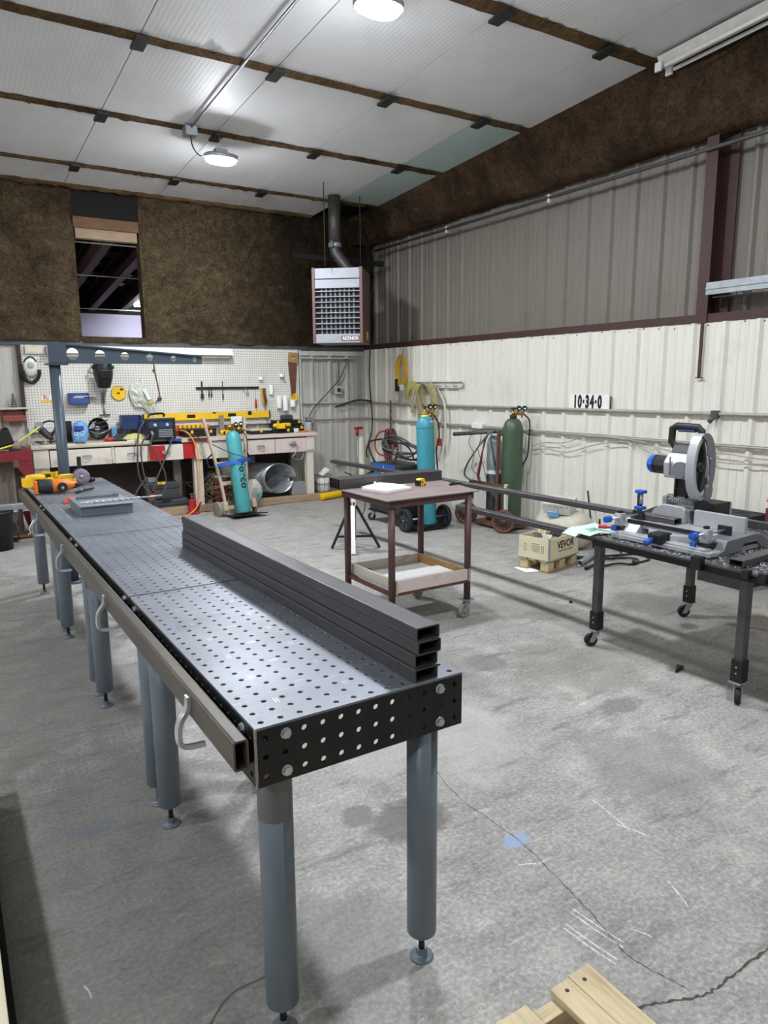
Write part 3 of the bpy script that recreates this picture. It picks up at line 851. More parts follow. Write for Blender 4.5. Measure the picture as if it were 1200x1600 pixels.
xm = (TX0 + TX1) / 2
wt = weld_table('perforated steel welding table at the near end, bolted end plate facing the camera', (xm, TY0, 0))
dup(wt, (xm, TY0 + TL, 0), label='perforated welding table next to the near one, under the far end of the tube stack')
dup(wt, (xm, TY0 + 2 * TL, 0), label='perforated welding table that carries the flat grey steel box')
dup(wt, (xm, TY0 + 3 * TL, 0), label='farthest perforated welding table, strewn with yellow and orange power tools')
m = MB(); m.lathe([(0.0449, 0.64), (0.0449, 0.776)], (TX0 + 0.077 - xm, 0.082, 0), n=28); m.build('bare_band', 'leg_bare', wt, label='bare steel band at the top of the near left leg')
# weld beads on the near corner
m = MB()
for k in range(44): m.ball((TX0 - xm + 0.0005, 0.0005, TZ - 0.150 + 0.0034 * k), 0.003 + 0.0014 * random.random(), 7, 5)
o = m.build('weld_bead', 'wood_grey', wt); o['kind'] = 'stuff'

# rectangular steel rail bolted along the left side, with bent bar hooks
rail = thing('steel_rail', 'long brownish rectangular steel rail bolted along the left side of the welding tables', 'rail', (0.524, TY0, 0.829))
m = MB(); m.rtube(0.505, 0.543, 0.829, 0.905, TY0 + 0.01, 6.28, 0.005, 0.007); m.build('rail_tube', 'rail_steel', rail, world=True)
m = MB(); m.bx(0.543, 0.556, TY0 + 0.02, 6.28, 0.836, 0.841); m.build('backing_strip', 'black_oxide', rail, world=True)
for y in (1.80, 2.90, 3.98, 5.04):
    m = MB(); pts = spl([(0.5005, y, 0.893), (0.4995, y, 0.866), (0.492, y, 0.848), (0.478, y - 0.004, 0.832), (0.470, y - 0.006, 0.812), (0.468, y - 0.008, 0.785), (0.470, y - 0.010, 0.768), (0.480, y - 0.012, 0.757), (0.50, y - 0.016, 0.754), (0.535, y - 0.022, 0.756)], 5)
    m.sweep(pts, [(-0.013, -0.0065), (0.013, -0.0065), (0.013, 0.0065), (-0.013, 0.0065)], (1, 0, 0), smooth=False)
    m.build('bent_hook', 'alu', rail, world=True, bev=0.001)
m = MB(); m.tube(spl([(0.478, 5.02, 0.86), (0.455, 5.0, 0.83), (0.445, 5.0, 0.80), (0.452, 4.99, 0.785), (0.435, 4.99, 0.775)]), 0.004, 5)
m.one('wire_scrap', 'white', 'crumpled white wire caught on the far hook of the steel rail', 'wire')

# four rectangular tubes stacked on the tables
lb = ['topmost of the four long dark steel tubes stacked on the welding tables', 'second from the top of the four long tubes stacked on the welding tables',
      'third from the top of the four long tubes stacked on the welding tables', 'lowest of the four long steel tubes, lying directly on the welding tables']
for k in range(4):
    t = MB(); t.rtube(-0.0381, 0.0381, 0, 0.0378, 0, 1.96, 0.0042, 0.005)
    o = t.build('rectangular_tube', 'mill_steel'); z = TZ + 0.0003 + 0.0382 * (3 - k)
    o.location = (1.052 + (0.003, 0.005, 0.001, -0.002)[k], 1.462 + (0.004, 0.0, 0.010, 0.004)[k], z); o.rotation_euler = (0, 0, 0.0206)
    tag(o, lb[k], 'steel tube', 'steel tubes stacked on the welding tables')
    m = MB(); m.bx(-0.0335, 0.0335, 1.5, 1.502, 0.0045, 0.0335); m.build('bore', 'tube_bore', o)

# jib: round post and a tapering arm with lightening holes
J = thing('jib_arm', 'tall blue-grey post with tapering arm pierced by round holes beyond the tables', 'jib crane', (0.90, 6.62, 0))
m = MB(); m.lathe([(0, 0), (0.0445, 0), (0.0445, 1.885), (0, 1.885)], (0.90, 6.62, 0), n=28); m.build('post', 'jib_paint', J, world=True)
m = MB(); m.lathe([(0, 0), (0.10, 0), (0.10, 0.012), (0, 0.012)], (0.90, 6.62, 0), n=24); m.build('foot_plate', 'jib_paint', J, world=True)
m = MB(); m.bx(0.83, 1.0, 6.55, 6.69, 1.878, 1.892); m.build('bearing_plate', 'jib_paint', J, world=True)
m = MB(); HX = [(1.045, 0.050), (1.265, 0.043), (1.47, 0.036), (1.685, 0.031), (1.895, 0.026), (2.09, 0.021)]
xs = [0.99, 1.155, 1.37, 1.58, 1.79, 1.995, 2.15]
ztop = lambda x: 2.052 - (x - 0.87) * 0.072
for (cx_, r), x0, x1 in zip(HX, xs, xs[1:]):
    zb0 = 1.892
    holed(m, [(x0, zb0), (x1, zb0), (x1, ztop(x1)), (x0, ztop(x0))], (cx_, (zb0 + ztop(cx_)) / 2 + 0.006), r, 0.010, lambda u, v, w_: (u, 6.60 + w_, v), 28)
m.bx(2.15, 2.155, 6.60, 6.61, 1.892, ztop(2.15))
m.build('arm_web', 'jib_paint', J, world=True)
m = MB(); vv = [m.v(p) for y in (6.575, 6.645) for p in ((0.86, y, ztop(0.86)), (2.16, y, ztop(2.16)), (2.16, y, ztop(2.16) + 0.012), (0.86, y, ztop(0.86) + 0.012))]
for q in ((0, 1, 2, 3), (7, 6, 5, 4), (0, 4, 5, 1), (1, 5, 6, 2), (2, 6, 7, 3), (3, 7, 4, 0)): m.face([vv[i] for i in q])
m.build('arm_flange', 'jib_paint', J, world=True)
m = MB(); m.bx(0.86, 0.995, 6.575, 6.665, 1.892, 2.05); m.build('arm_sleeve', 'jib_paint', J, world=True, bev=0.006)

# ---------------------------------------------------------------- things lying on the far tables
B = thing('steel_box', 'flat grey steel box with an overhanging lid on the third welding table', 'box', (0.845, 4.75, TZ + 0.001))
m = MB(); m.bx(-0.155, 0.15, -0.205, 0.20, 0.0, 0.06); m.build('body', 'leg_paint', B, bev=0.002)
m = MB(); m.bx(-0.158, 0.156, -0.222, 0.204, 0.060, 0.066); m.build('lid', 'galv', B, bev=0.001)
m = MB(); n = 60; ax = Vector((0.70, 4.60, TZ + 0.078)); bx_ = Vector((1.20, 4.62, TZ + 0.079))
d = (bx_ - ax).normalized()
m.cyl(ax, ax + d * 0.06, 0.007, n=8)
for ph in (0, PI):
    m.tube([ax + d * (0.06 + 0.30 * i / n) + Vector((0, math.cos(ph + i * 0.42), math.sin(ph + i * 0.42))) * 0.006 for i in range(n + 1)], 0.005, 6)
m.cyl(ax + d * 0.36, bx_, 0.005, n=8)
m.one('auger_bit', 'alu', 'long twisted silver drill bit lying across the grey steel box', 'drill bit')
m = MB(); m.box((0.83, 4.83, TZ + 0.0755), (0.24, 0.022, 0.016), None); m.box((0.955, 4.83, TZ + 0.078), (0.03, 0.03, 0.022))
m.one('flat_bar_tool', 'leg_paint', 'short grey bar tool with a square head lying on the grey steel box', 'tool')
m = MB(); m.bx(1.19, 1.205, 4.60, 4.61, TZ + 0.001, TZ + 0.06)
m.tube(spl([(1.20, 4.58, TZ + 0.004), (1.23, 4.57, TZ + 0.012), (1.22, 4.60, TZ + 0.03), (1.25, 4.62, TZ + 0.012), (1.18, 4.60, TZ + 0.02), (1.15, 4.58, TZ + 0.004)]), 0.002, 5)

# orange and charcoal right-angle drill
D = thing('angle_drill', 'large orange and charcoal power drill lying on its side with its chuck to the camera', 'power drill', (0.70, 5.68, TZ))
m = MB(); m.lathe([(0, 0), (0.040, 0.002), (0.050, 0.02), (0.053, 0.07), (0.052, 0.10), (0.050, 0.105)], (-0.115, 0.02, 0.055), (1, -0.12, 0), 20); m.build('motor_cover', 'tool_dark', D)
m = MB(); m.lathe([(0.051, 0.105), (0.053, 0.11), (0.052, 0.16), (0.045, 0.20), (0.030, 0.235), (0.022, 0.27), (0, 0.275)], (-0.115, 0.02, 0.055), (1, -0.12, 0), 20); m.build('gear_housing', 'orange', D)
m = MB(); m.cyl((0.045, -0.0, 0.052), (0.045, -0.055, 0.046), 0.040, 0.036, 20); m.build('gear_head', 'tool_dark', D)
m = MB(); m.cyl((0.045, -0.055, 0.046), (0.045, -0.085, 0.043), 0.014, 0.008, 12); m.build('spindle', 'zinc', D)
m = MB(); m.prism([(-0.01, -0.02), (0.10, -0.012), (0.15, 0.004), (0.10, 0.02), (0.0, 0.025)], 0.03, rot(PI / 2, -0.15, -0.2, (0.06, 0.01, 0.035))); m.build('grip', 'black', D, bev=0.006)
m = MB(); m.lathe([(0, 0), (0.012, 0), (0.012, 0.06), (0, 0.06)], (-0.155, 0.025, 0.05), (1, -0.1, 0), 12); m.bx(-0.135, -0.115, -0.03, 0.06, 0.01, 0.10); m.build('rear_cap', 'orange', D, bev=0.004)


def cordless(label, loc, rz, rx=0.0, body='yellow', grp='yellow cordless tools on the far welding table'):
    T = thing('cordless_drill', label, 'cordless drill', loc, rz, grp, rx=rx)
    m = MB(); m.lathe([(0, 0), (0.026, 0.004), (0.032, 0.03), (0.032, 0.09), (0.028, 0.13), (0.022, 0.15)], (0, 0, 0.033), (1, 0, 0), 16); m.build('motor_housing', body, T)
    m = MB(); m.lathe([(0.022, 0.15), (0.022, 0.165), (0.018, 0.19), (0.010, 0.205), (0, 0.205)], (0, 0, 0.033), (1, 0, 0), 14); m.build('chuck', 'black', T)
    m = MB(); m.prism([(0.03, -0.02), (0.075, -0.02), (0.055, -0.13), (0.005, -0.13)], 0.036, rot(0, 0, 0, (0, 0, 0.015))); m.build('handle', 'black', T, bev=0.008)
    m = MB(); a = (-0.03, 0.085, -0.19, -0.125)
    for x0, x1, y0, y1 in ((a[0], a[0] + 0.012, a[2], a[3]), (a[1] - 0.012, a[1], a[2], a[3]), (a[0], a[1], a[3] - 0.012, a[3])): m.bx(x0, x1, y0, y1, 0.002, 0.066)
    m.bx(a[0], a[1], a[2], a[3], 0.0, 0.008); m.build('battery_foot', body, T, bev=0.003)
    return T


cordless('yellow cordless drill without battery, its empty foot hanging past the table corner', (0.72, 6.20, TZ + 0.002), 1.72 - PI)
cordless('yellow cordless drill standing behind the orange drill', (0.72, 6.40, TZ + 0.002), 2.6)
cordless('yellow cordless drill lying between the blue-grey post and the grinder', (0.80, 6.30, TZ + 0.002), 0.15)
cordless('yellow impact driver lying behind the orange drill next to the flap disc', (0.85, 6.10, TZ + 0.003), -0.3)

G = thing('angle_grinder', 'angle grinder with a grey flap disc and an upright ribbed black side handle', 'angle grinder', (0.93, 5.98, TZ))
m = MB(); m.lathe([(0, -0.008), (0.030, -0.008), (0.062, 0.004), (0.064, 0.012), (0.02, 0.012), (0, 0.012)], (0, -0.02, 0.075), (0.05, -1, 0.25), 28); m.build('flap_disc', 'disc_grit', G)
m = MB(); m.lathe([(0, 0.012), (0.014, 0.012), (0.012, 0.022), (0, 0.024)], (0, -0.02, 0.075), (0.05, -1, 0.25), 14); m.build('lock_nut', 'zinc', G)
m = MB(); m.lathe([(0, 0), (0.026, 0), (0.032, 0.03), (0.030, 0.05), (0.026, 0.20), (0.033, 0.23), (0, 0.235)], (0.0, 0.02, 0.07), (-0.55, 0.8, -0.12), 16); m.build('motor_body', 'yellow_dark', G)
m = MB()
pr = [(0, 0), (0.012, 0.0)]
for k in range(9): pr += [(0.017, 0.012 + k * 0.013), (0.015, 0.018 + k * 0.013)]
m.lathe(pr + [(0.017, 0.13), (0, 0.132)], (0.0, 0.03, 0.10), (0.02, 0.05, 1), 14); m.build('side_handle', 'black', G)
m = MB(); m.lathe([(0.02, 0), (0.045, 0.01), (0.045, 0.02), (0, 0.022)], (0, 0.02, 0.10), (0, -0.4, 1), 18); m.build('guard', 'blue_dark', G)

m = MB(); m.box((0.72, 5.16, TZ + 0.014), (0.05, 0.05, 0.026)); m.box((0.735, 5.15, TZ + 0.034), (0.055, 0.03, 0.014), None); m.box((0.69, 5.14, TZ + 0.010), (0.02, 0.03, 0.018))
m.one('welding_magnet', 'salmon', 'small orange-red welding magnet beside the grey steel box', 'magnet', bev=0.003)
P = thing('locking_pliers', 'grey locking pliers lying open in front of the flap disc', 'pliers', (0.87, 5.62, TZ + 0.001), 0.9)
for s in (1, -1):
    m = MB(); m.prism([(-0.08, s * 0.004), (0.0, s * 0.008), (0.12, s * 0.038), (0.12, s * 0.022), (0.0, -s * 0.004), (-0.08, -s * 0.001)][::s], 0.014, rot(0, 0, 0, (0, 0, 0.0 if s > 0 else 0.006))); m.build('jaw_and_grip', 'tool_dark', P, bev=0.002)
m = MB(); m.cyl((0, 0, 0), (0, 0, 0.024), 0.009, n=10); m.build('pivot', 'zinc', P)
# ---------------------------------------------------------------- brown steel cart
K = thing('steel_cart', 'brown painted steel cart on casters with a wooden tray as lower shelf', 'cart', (2.88, 4.26, 0))
m = MB(); m.prism([(2.47, 3.905), (3.275, 3.93), (3.40, 4.62), (2.462, 4.62)], 0.008, rot(0, 0, 0, (0, 0, 0.937))); m.build('top_plate', 'brown_top', K, world=True, bev=0.001)
m = MB()
for a, b in (((2.52, 3.935), (3.24, 3.95)), ((2.52, 3.935), (2.515, 4.60)), ((2.515, 4.60), (3.24, 4.60)), ((3.24, 3.95), (3.24, 4.60))):
    m.sweep([(*a, 0.912), (*b, 0.912)], [(-0.003, -0.025), (0.003, -0.025), (0.003, 0.025), (-0.003, 0.025)], smooth=False)
m.build('apron', 'brown_paint', K, world=True)
for x, y in ((2.545, 3.965), (3.205, 3.965), (2.535, 4.56), (3.205, 4.56)):
    m = MB(); m.cyl((x, y, 0.135), (x, y, 0.937), 0.0245, n=20); m.build('leg', 'brown_paint', K, world=True)
m = MB()
for y in (3.965, 4.56): m.bx(2.55, 3.2, y - 0.012, y + 0.012, 0.262, 0.290)
for x in (2.545, 3.205): m.bx(x - 0.012, x + 0.012, 3.97, 4.56, 0.262, 0.290)
m.build('shelf_frame', 'rust_steel', K, world=True)
tr = MB(); tr.bx(2.575, 3.175, 3.99, 4.55, 0.292, 0.300); tr = tr.build('tray_floor', 'aged_white', K, world=True)
for x0, x1, y0, y1, mt in ((2.573, 3.195, 3.945, 3.965, 'bench_pink'), (2.57, 3.19, 4.555, 4.572, 'bench_paint'), (2.572, 2.59, 3.96, 4.56, 'bench_paint'), (3.172, 3.19, 3.96, 4.56, 'wood_tan')):
    m = MB(); m.bx(x0, x1, y0, y1, 0.285, 0.368); m.build('tray_side', mt, K, world=True, bev=0.002)
for x in (2.566, 3.198):
    m = MB(); m.bx(x, x + 0.012, 3.94, 3.97, 0.275, 0.37); m.build('tray_corner', 'wood_new', K, world=True)
m = MB(); m.bx(2.60, 3.165, 3.97, 4.27, 0.329, 0.331); m.one('white_sheet', 'paper', 'bright white sheet lying in the wooden tray of the brown cart', 'sheet')
m = MB()
for k in range(9): m.box((2.62 + 0.02 * (k % 3), 4.44 + 0.012 * (k // 3), 0.333), (0.016, 0.008, 0.010), rot(0, 0, 0))
m.one('loose_nuts', 'tool_dark', 'few dark bolts and nuts in the back left corner of the cart tray', 'bolts')['kind'] = 'stuff'


def caster(parent, x, y, ang, ztop, r=0.052, wmat='rubber', world=True):
    m = MB(); m.bx(x - 0.045, x + 0.045, y - 0.035, y + 0.035, ztop - 0.006, ztop); pl = m.build('caster_plate', 'galv', parent, world=world)
    R = rot(0, 0, ang, (x, y, 0)); off = 0.032
    m = MB(); m.cyl((x, y, ztop - 0.026), (x, y, ztop - 0.006), 0.024, n=14)
    for s in (-1, 1): m.prism([(-0.022, ztop - 0.020), (0.022, ztop - 0.020), (off + 0.014, r - 0.012), (off - 0.014, r - 0.012)], 0.003, R @ rot(PI / 2, 0, 0, (0, s * 0.020 + 0.0015, 0)))
    m.build('fork', 'galv', pl, world=world)
    m = MB(); m.lathe([(0, -0.014), (0.016, -0.014), (0.016, -0.010), (r * 0.62, -0.010), (r * 0.66, -0.014), (r * 0.93, -0.014), (r, -0.008), (r, 0.008), (r * 0.93, 0.014), (r * 0.66, 0.014), (r * 0.62, 0.010), (0.016, 0.010), (0.016, 0.014), (0, 0.014)], R @ Vector((off, 0, r)), R.to_3x3() @ Vector((0, 1, 0)), 24)
    m.build('wheel', wmat, pl, world=world)


add('wheel_grey', '8f8b84', 0.6, 0.0)
for x, y, a in ((3.205, 3.965, -2.95), (3.205, 4.56, -3.0), (2.545, 3.965, -2.0), (2.535, 4.56, -2.4)): caster(K, x, y, a, 0.135, 0.052, 'wheel_grey')

# things on the cart
lb = ['front one of the four short steel tubes standing on edge on the brown cart', 'second from the front of the four short tubes on edge on the brown cart',
      'third from the front of the four short tubes on edge on the brown cart', 'rearmost of the four short steel tubes on edge on the brown cart']
for k in range(4):
    m = MB(); m.rtube(-0.019, 0.019, 0, 0.0762, 0, 0.93, 0.004, 0.005); o = m.build('short_tube', 'mill_steel')
    o.location = (2.455, 4.545 + 0.0386 * k, 0.9455); o.rotation_euler = (0, 0, -PI / 2)
    m = MB(); m.bx(-0.0145, 0.0145, 0.45, 0.452, 0.005, 0.071); m.build('bore', 'tube_bore', o)
    tag(o, lb[k], 'steel tube', 'short steel tubes on the brown cart')
NB = thing('notepad', 'white notepad and loose papers lying on the brown cart', 'notepad', (2.73, 4.31, 0.9455), 0.25)
m = MB(); m.bx(-0.14, 0.13, -0.12, 0.12, 0, 0.022); m.build('page_block', 'paper', NB)
m = MB(); m.bx(-0.145, 0.135, -0.125, 0.125, -0.0003, 0.0025); m.build('backing_board', 'ink_grey', NB)
m = MB(); m.bx(-0.10, 0.17, -0.07, 0.16, 0.023, 0.0245, rot(0.02, 0, 0.25)); m.build('loose_sheet', 'paper', NB)
m = MB(); m.bx(0.0, 0.012, 0.12, 0.135, 0.02, 0.05); m.build('clip_tab', 'white', NB)
TM = thing('tape_measure', 'yellow and black tape measure on the brown cart', 'tape measure', (3.06, 4.36, 0.9455), 0.3)
m = MB(); m.prism([(-0.04, 0), (0.04, 0), (0.04, 0.03), (0.028, 0.055), (-0.02, 0.058), (-0.04, 0.04)], 0.04, rot(PI / 2, 0, 0, (0, 0.02, 0))); m.build('case', 'yellow', TM, bev=0.005)
m = MB(); m.bx(-0.042, -0.018, -0.021, 0.021, 0.004, 0.046); m.bx(0.022, 0.042, -0.0215, 0.0215, 0.0, 0.012); m.bx(-0.01, 0.01, -0.0212, 0.0212, 0.02, 0.034); m.build('rubber_grip', 'black', TM, bev=0.002)
m = MB(); m.lathe([(0, 0), (0.008, 0.001), (0.009, 0.01), (0.009, 0.075), (0.007, 0.085), (0.007, 0.118), (0, 0.12)], (3.24, 4.235, 0.9555), (1, 0.12, 0), 14); m.one('marker_pen', 'black', 'short black marker pen on the right side of the brown cart', 'marker')

# ---------------------------------------------------------------- material stand under the far end of the long tube
S = thing('pipe_stand', 'black tripod stand with silver inner post under the far end of the long tube', 'stand', (3.58, 6.32, 0), -0.15)
m = MB(); m.pipe((0, 0, 0.10), (0, 0, 0.50), 0.030, 0.004, 20); m.build('outer_post', 'black', S)
m = MB(); m.cyl((0, 0, 0.12), (0, 0, 0.70), 0.024, n=20); m.build('inner_post', 'alu', S)
m = MB(); m.bx(-0.022, 0.022, -0.027, -0.0245, 0.46, 0.60); m.build('scale_label', 'white', S)
m = MB(); m.bx(-0.10, -0.03, -0.03, 0.03, 0.60, 0.72); m.cyl((-0.03, 0, 0.66), (0.03, 0, 0.66), 0.03, n=12); m.build('clamp_collar', 'black', S, bev=0.006)
m = MB(); m.bx(-0.04, 0.04, -0.03, 0.03, 0.72, 0.735)
for s in (1, -1): m.prism([(0, 0), (s * 0.16, 0.075), (s * 0.16, 0.085), (0, 0.014)][::s], 0.05, rot(PI / 2, 0, 0, (0.08, 0.025, 0.733)))
m.build('v_head', 'black', S)
for k, (dx, dy, mt) in enumerate(((-0.20, 0.10, 'black'), (0.27, -0.06, 'black'), (-0.10, -0.26, 'alu'), (0.03, 0.28, 'black'))):
    m = MB(); m.sweep([(dx * 0.12, dy * 0.12, 0.46), (dx, dy, 0.008)], [(-0.021, -0.014), (0.021, -0.014), (0.021, 0.014), (-0.021, 0.014)], smooth=False); m.build('leg', mt, S)
    m = MB(); m.sweep([(0, 0, 0.135), (dx * 0.74, dy * 0.74, 0.13)], [(-0.012, -0.010), (0.012, -0.010), (0.012, 0.010), (-0.012, 0.010)], smooth=False); m.build('brace', 'black', S)
m = MB(); m.tube(spl([(0.03, 0, 0.56), (0.10, 0, 0.57), (0.135, 0, 0.53), (0.135, 0, 0.42), (0.11, 0.0, 0.36)]), 0.005, 6); m.build('release_handle', 'black', S)

# long tube lying from the stand to the saw
m = MB(); m.rtube(-0.038, 0.038, 0, 0.038, 0, 4.38, 0.004, 0.005)
o = m.build('long_tube', 'mill_steel'); o.location = (3.905, 2.74, 0.8195); o.rotation_euler = (0, 0, 0.027)
tag(o, 'very long dark steel tube running from the tripod stand to the chop saw', 'steel tube')

# ---------------------------------------------------------------- saw table
Q = thing('saw_table', 'black steel table on four casters carrying the chop saw', 'table', (4.05, 2.45, 0))
m = MB(); m.bx(3.49, 4.64, 1.55, 3.09, 0.720, 0.730); m.build('top_plate', 'mill_steel', Q, world=True)
for x in (3.50, 4.58):
    m = MB(); m.bx(x, x + 0.045, 1.6, 3.06, 0.680, 0.719); m.build('frame_rail', 'black_oxide', Q, world=True)
m = MB(); m.bx(4.585, 4.635, 1.55, 2.80, 0.731, 0.782); m.build('back_bar', 'mill_steel', Q, world=True, bev=0.004)
for x, y, a in ((3.535, 3.03, 2.6), (3.535, 2.045, -2.55), (4.555, 3.06, 2.5), (4.555, 2.0, 2.9)):
    m = MB(); m.box((x, y, 0.455), (0.05, 0.05, 0.53)); lg = m.build('leg', 'mill_steel', Q, world=True, bev=0.005)
    m = MB(); m.box((x, y, 0.178), (0.064, 0.064, 0.125)); sl = m.build('socket', 'black_oxide', lg, world=True, bev=0.003)
    m = MB()
    for z in (0.165, 0.20): m.cyl((x - 0.034, y, z), (x - 0.031, y, z), 0.005, n=8)
    m.build('set_screw', 'zinc', lg, world=True)
    caster(Q, x, y, a, 0.115, 0.043)
m = MB(); m.rtube(3.60, 3.676, 0.672, 0.710, 3.02, 4.62, 0.004, 0.005); m.build('support_arm', 'mill_steel', Q, world=True)
for y in (2.30, 2.02, 1.93):
    m = MB(); m.bx(3.455, 3.50, y - 0.03, y + 0.03, 0.69, 0.765) if y == 2.30 else m.bx(3.462, 3.50, y - 0.02, y + 0.02, 0.70, 0.75); m.build('edge_clip', 'black', Q, world=True, bev=0.003)

# metal chips scattered over the table
m = MB()
for k in range(5200):
    x = random.uniform(3.50, 4.58); y = random.uniform(1.56, 3.05)
    if mn.noise(Vector((x * 4, y * 4, 1))) < -0.05 and y > 2.3 and x > 3.60: continue
    r = random.uniform(0.003, 0.009); a = random.uniform(0, 6.3); z = 0.7305 + random.random() * 0.003
    m.face([m.v((x + r * math.cos(a + b), y + r * math.sin(a + b), z + random.uniform(0, 0.005))) for b in (0, 2.2, 3.6)])
tag(m.build('metal_shavings', 'chip'), 'glittering metal shavings scattered over the saw table top', 'shavings')['kind'] = 'stuff'
m = MB(); m.rtube(-0.038, 0.038, 0, 0.038, 0, 0.36, 0.004, 0.005); o = m.build('tube_offcut', 'mill_steel'); o.location = (3.545, 2.12, 0.7345); o.rotation_euler = (0, 0, -PI / 2 + 0.06)
tag(o, 'short dark rectangular tube offcut on the near corner of the saw table', 'steel tube')
m = MB(); m.bx(-0.034, 0.034, 0.2, 0.202, 0.004, 0.034); m.build('bore', 'tube_bore', o)
m = MB(); m.bx(-0.02, 0.02, 0, 0.2, 0, 0.03); o = m.build('tube_offcut', 'mill_steel', bev=0.004); o.location = (4.22, 2.18, 0.7345); o.rotation_euler = (0, 0, -1.2); tag(o, 'small dark steel offcut among the shavings behind the chop saw base', 'steel tube')

# pale green printed cloth sheet and small things at the table corner
m = MB(); m.sheet(lambda u, v: (3.46 + 0.34 * u + 0.03 * v, 3.05 + 0.27 * v + 0.02 * u, 0.734 + 0.010 * math.sin(u * 7) * math.cos(v * 5) + 0.008 + (-0.03 * max(0, 0.25 - u) * 4 if v > 0.4 else 0)), 14, 10)
gp = m.build('printed_sheet', 'paper_green', solid=0.001); gp['label'] = 'creased pale green printed sheet on the left corner of the saw table'; gp['category'] = 'sheet'
m = MB()
for k in range(5): m.bx(3.56 + 0.02 * k, 3.57 + 0.02 * k, 3.13 + 0.01 * (k % 2), 3.19, 0.7535, 0.7545)
m.build('print', 'ink_green', gp)
m = MB(); m.lathe([(0, 0), (0.012, 0.002), (0.013, 0.05), (0.009, 0.06), (0.008, 0.13), (0, 0.132)], (3.66, 3.16, 0.765), (0.5, -0.85, 0), 12); m.one('red_marker', 'red', 'small red stick beside the green sheet on the saw table', 'marker')

# ---------------------------------------------------------------- metal-cutting chop saw
A = thing('chop_saw', 'grey metal-cutting chop saw with blue knobs and a big vertical blade guard', 'chop saw', (3.86, 2.65, 0.735))
Z0 = 0.735
XZ = lambda y: rot(PI / 2, 0, 0, (0, y, 0))                     # prism in the X-Z plane, extruded towards -Y from y
m = MB(); m.bx(3.585, 4.14, 2.30, 2.99, Z0, Z0 + 0.028); m.bx(3.60, 3.66, 2.34, 2.97, Z0 + 0.028, Z0 + 0.04)
m.cyl((3.80, 2.66, Z0 + 0.028), (3.80, 2.66, Z0 + 0.075), 0.17, n=32); m.build('base_casting', 'saw_alu', A, world=True, bev=0.004)
wing = [(3.62, Z0 + 0.012), (3.70, Z0 + 0.03), (3.73, Z0 + 0.082), (4.0, Z0 + 0.095), (4.05, Z0 + 0.09), (4.16, Z0 + 0.035), (4.16, Z0 + 0.0), (4.08, Z0), (4.03, Z0 + 0.045), (3.90, Z0 + 0.045), (3.86, Z0), (3.62, Z0)]
m = MB(); m.prism(wing, 0.13, XZ(2.42)); m.build('wing_casting', 'saw_grey', A, world=True, bev=0.004)
m = MB(); m.prism([(3.62, Z0), (3.70, Z0 + 0.082), (4.02, Z0 + 0.082), (4.12, Z0)], 0.16, XZ(3.02)); m.build('wing_casting', 'saw_alu', A, world=True, bev=0.006)
m = MB(); m.bx(3.72, 4.0, 2.42, 2.86, Z0 + 0.062, Z0 + 0.084); m.build('work_surface', 'saw_alu', A, world=True, bev=0.003)
dot, N_, L_, B_ = bmat('fence_dots')
sp_ = N_.new('ShaderNodeSeparateXYZ'); L_.new(pos_node(N_, L_), sp_.inputs[0])
def _ax(o):
    d = math_n(N_, L_, 'SUBTRACT', math_n(N_, L_, 'FRACT', math_n(N_, L_, 'DIVIDE', o, 0.011)), 0.5); return math_n(N_, L_, 'MULTIPLY', d, d)
f_ = ramp(N_, L_, math_n(N_, L_, 'ADD', _ax(sp_.outputs['Y']), _ax(sp_.outputs['Z'])), [(0.04, (1, 1, 1)), (0.08, (0, 0, 0))])
L_.new(mixc(N_, L_, f_, lin('b4b5b8'), lin('8b8d91')), B_.inputs['Base Color']); B_.inputs['Roughness'].default_value = 0.45; B_.inputs['Metallic'].default_value = 0.3
MT['fence_dots'] = dot
m = MB(); m.bx(3.955, 3.985, 2.33, 2.665, Z0 + 0.085, Z0 + 0.185); m.build('fence_plate', 'fence_dots', A, world=True, bev=0.004)
m = MB(); vv = [(2.73, 0.085), (3.0, 0.085), (2.96, 0.15), (2.90, 0.19), (2.75, 0.19), (2.73, 0.17)]
m.prism([(y, Z0 + z) for y, z in vv], 0.03, Matrix(((0, 0, 1, 3.955), (1, 0, 0, 0), (0, 1, 0, 0), (0, 0, 0, 1)))); m.build('fence_plate', 'fence_dots', A, world=True, bev=0.006)
m = MB(); m.bx(3.71, 3.735, 2.42, 2.97, Z0 + 0.085, Z0 + 0.105); m.build('front_jaw_bar', 'black', A, world=True)


def vise(y, zz):
    m = MB(); m.cyl((3.585, y, zz), (3.86, y, zz), 0.0075, n=12); s = m.build('vise_screw', 'alu', A, world=True)
    m = MB(); m.lathe([(0, 0), (0.020, 0.002), (0.022, 0.01), (0.022, 0.045), (0.015, 0.055), (0, 0.056)], (3.535, y, zz), (1, 0, 0), 8, smooth=False); m.build('vise_knob', 'blue', s, world=True)
    m = MB(); m.bx(3.655, 3.70, y - 0.028, y + 0.028, Z0 + 0.06, zz + 0.028); m.cyl((3.65, y, zz), (3.71, y, zz), 0.02, n=14); m.build('vise_bracket', 'saw_alu', A, world=True, bev=0.004)
    m = MB(); m.bx(3.845, 3.862, y - 0.042, y + 0.042, zz - 0.028, zz + 0.028); m.build('vise_pad', 'black', s, world=True, bev=0.003)
    m = MB(); m.bx(3.64, 3.72, y - 0.045, y + 0.03, Z0 + 0.045, Z0 + 0.065); m.build('vise_foot', 'black', A, world=True)
    m = MB(); m.bx(3.665, 3.69, y - 0.01, y + 0.014, zz + 0.028, zz + 0.045); m.build('release_lever', 'black', A, world=True)


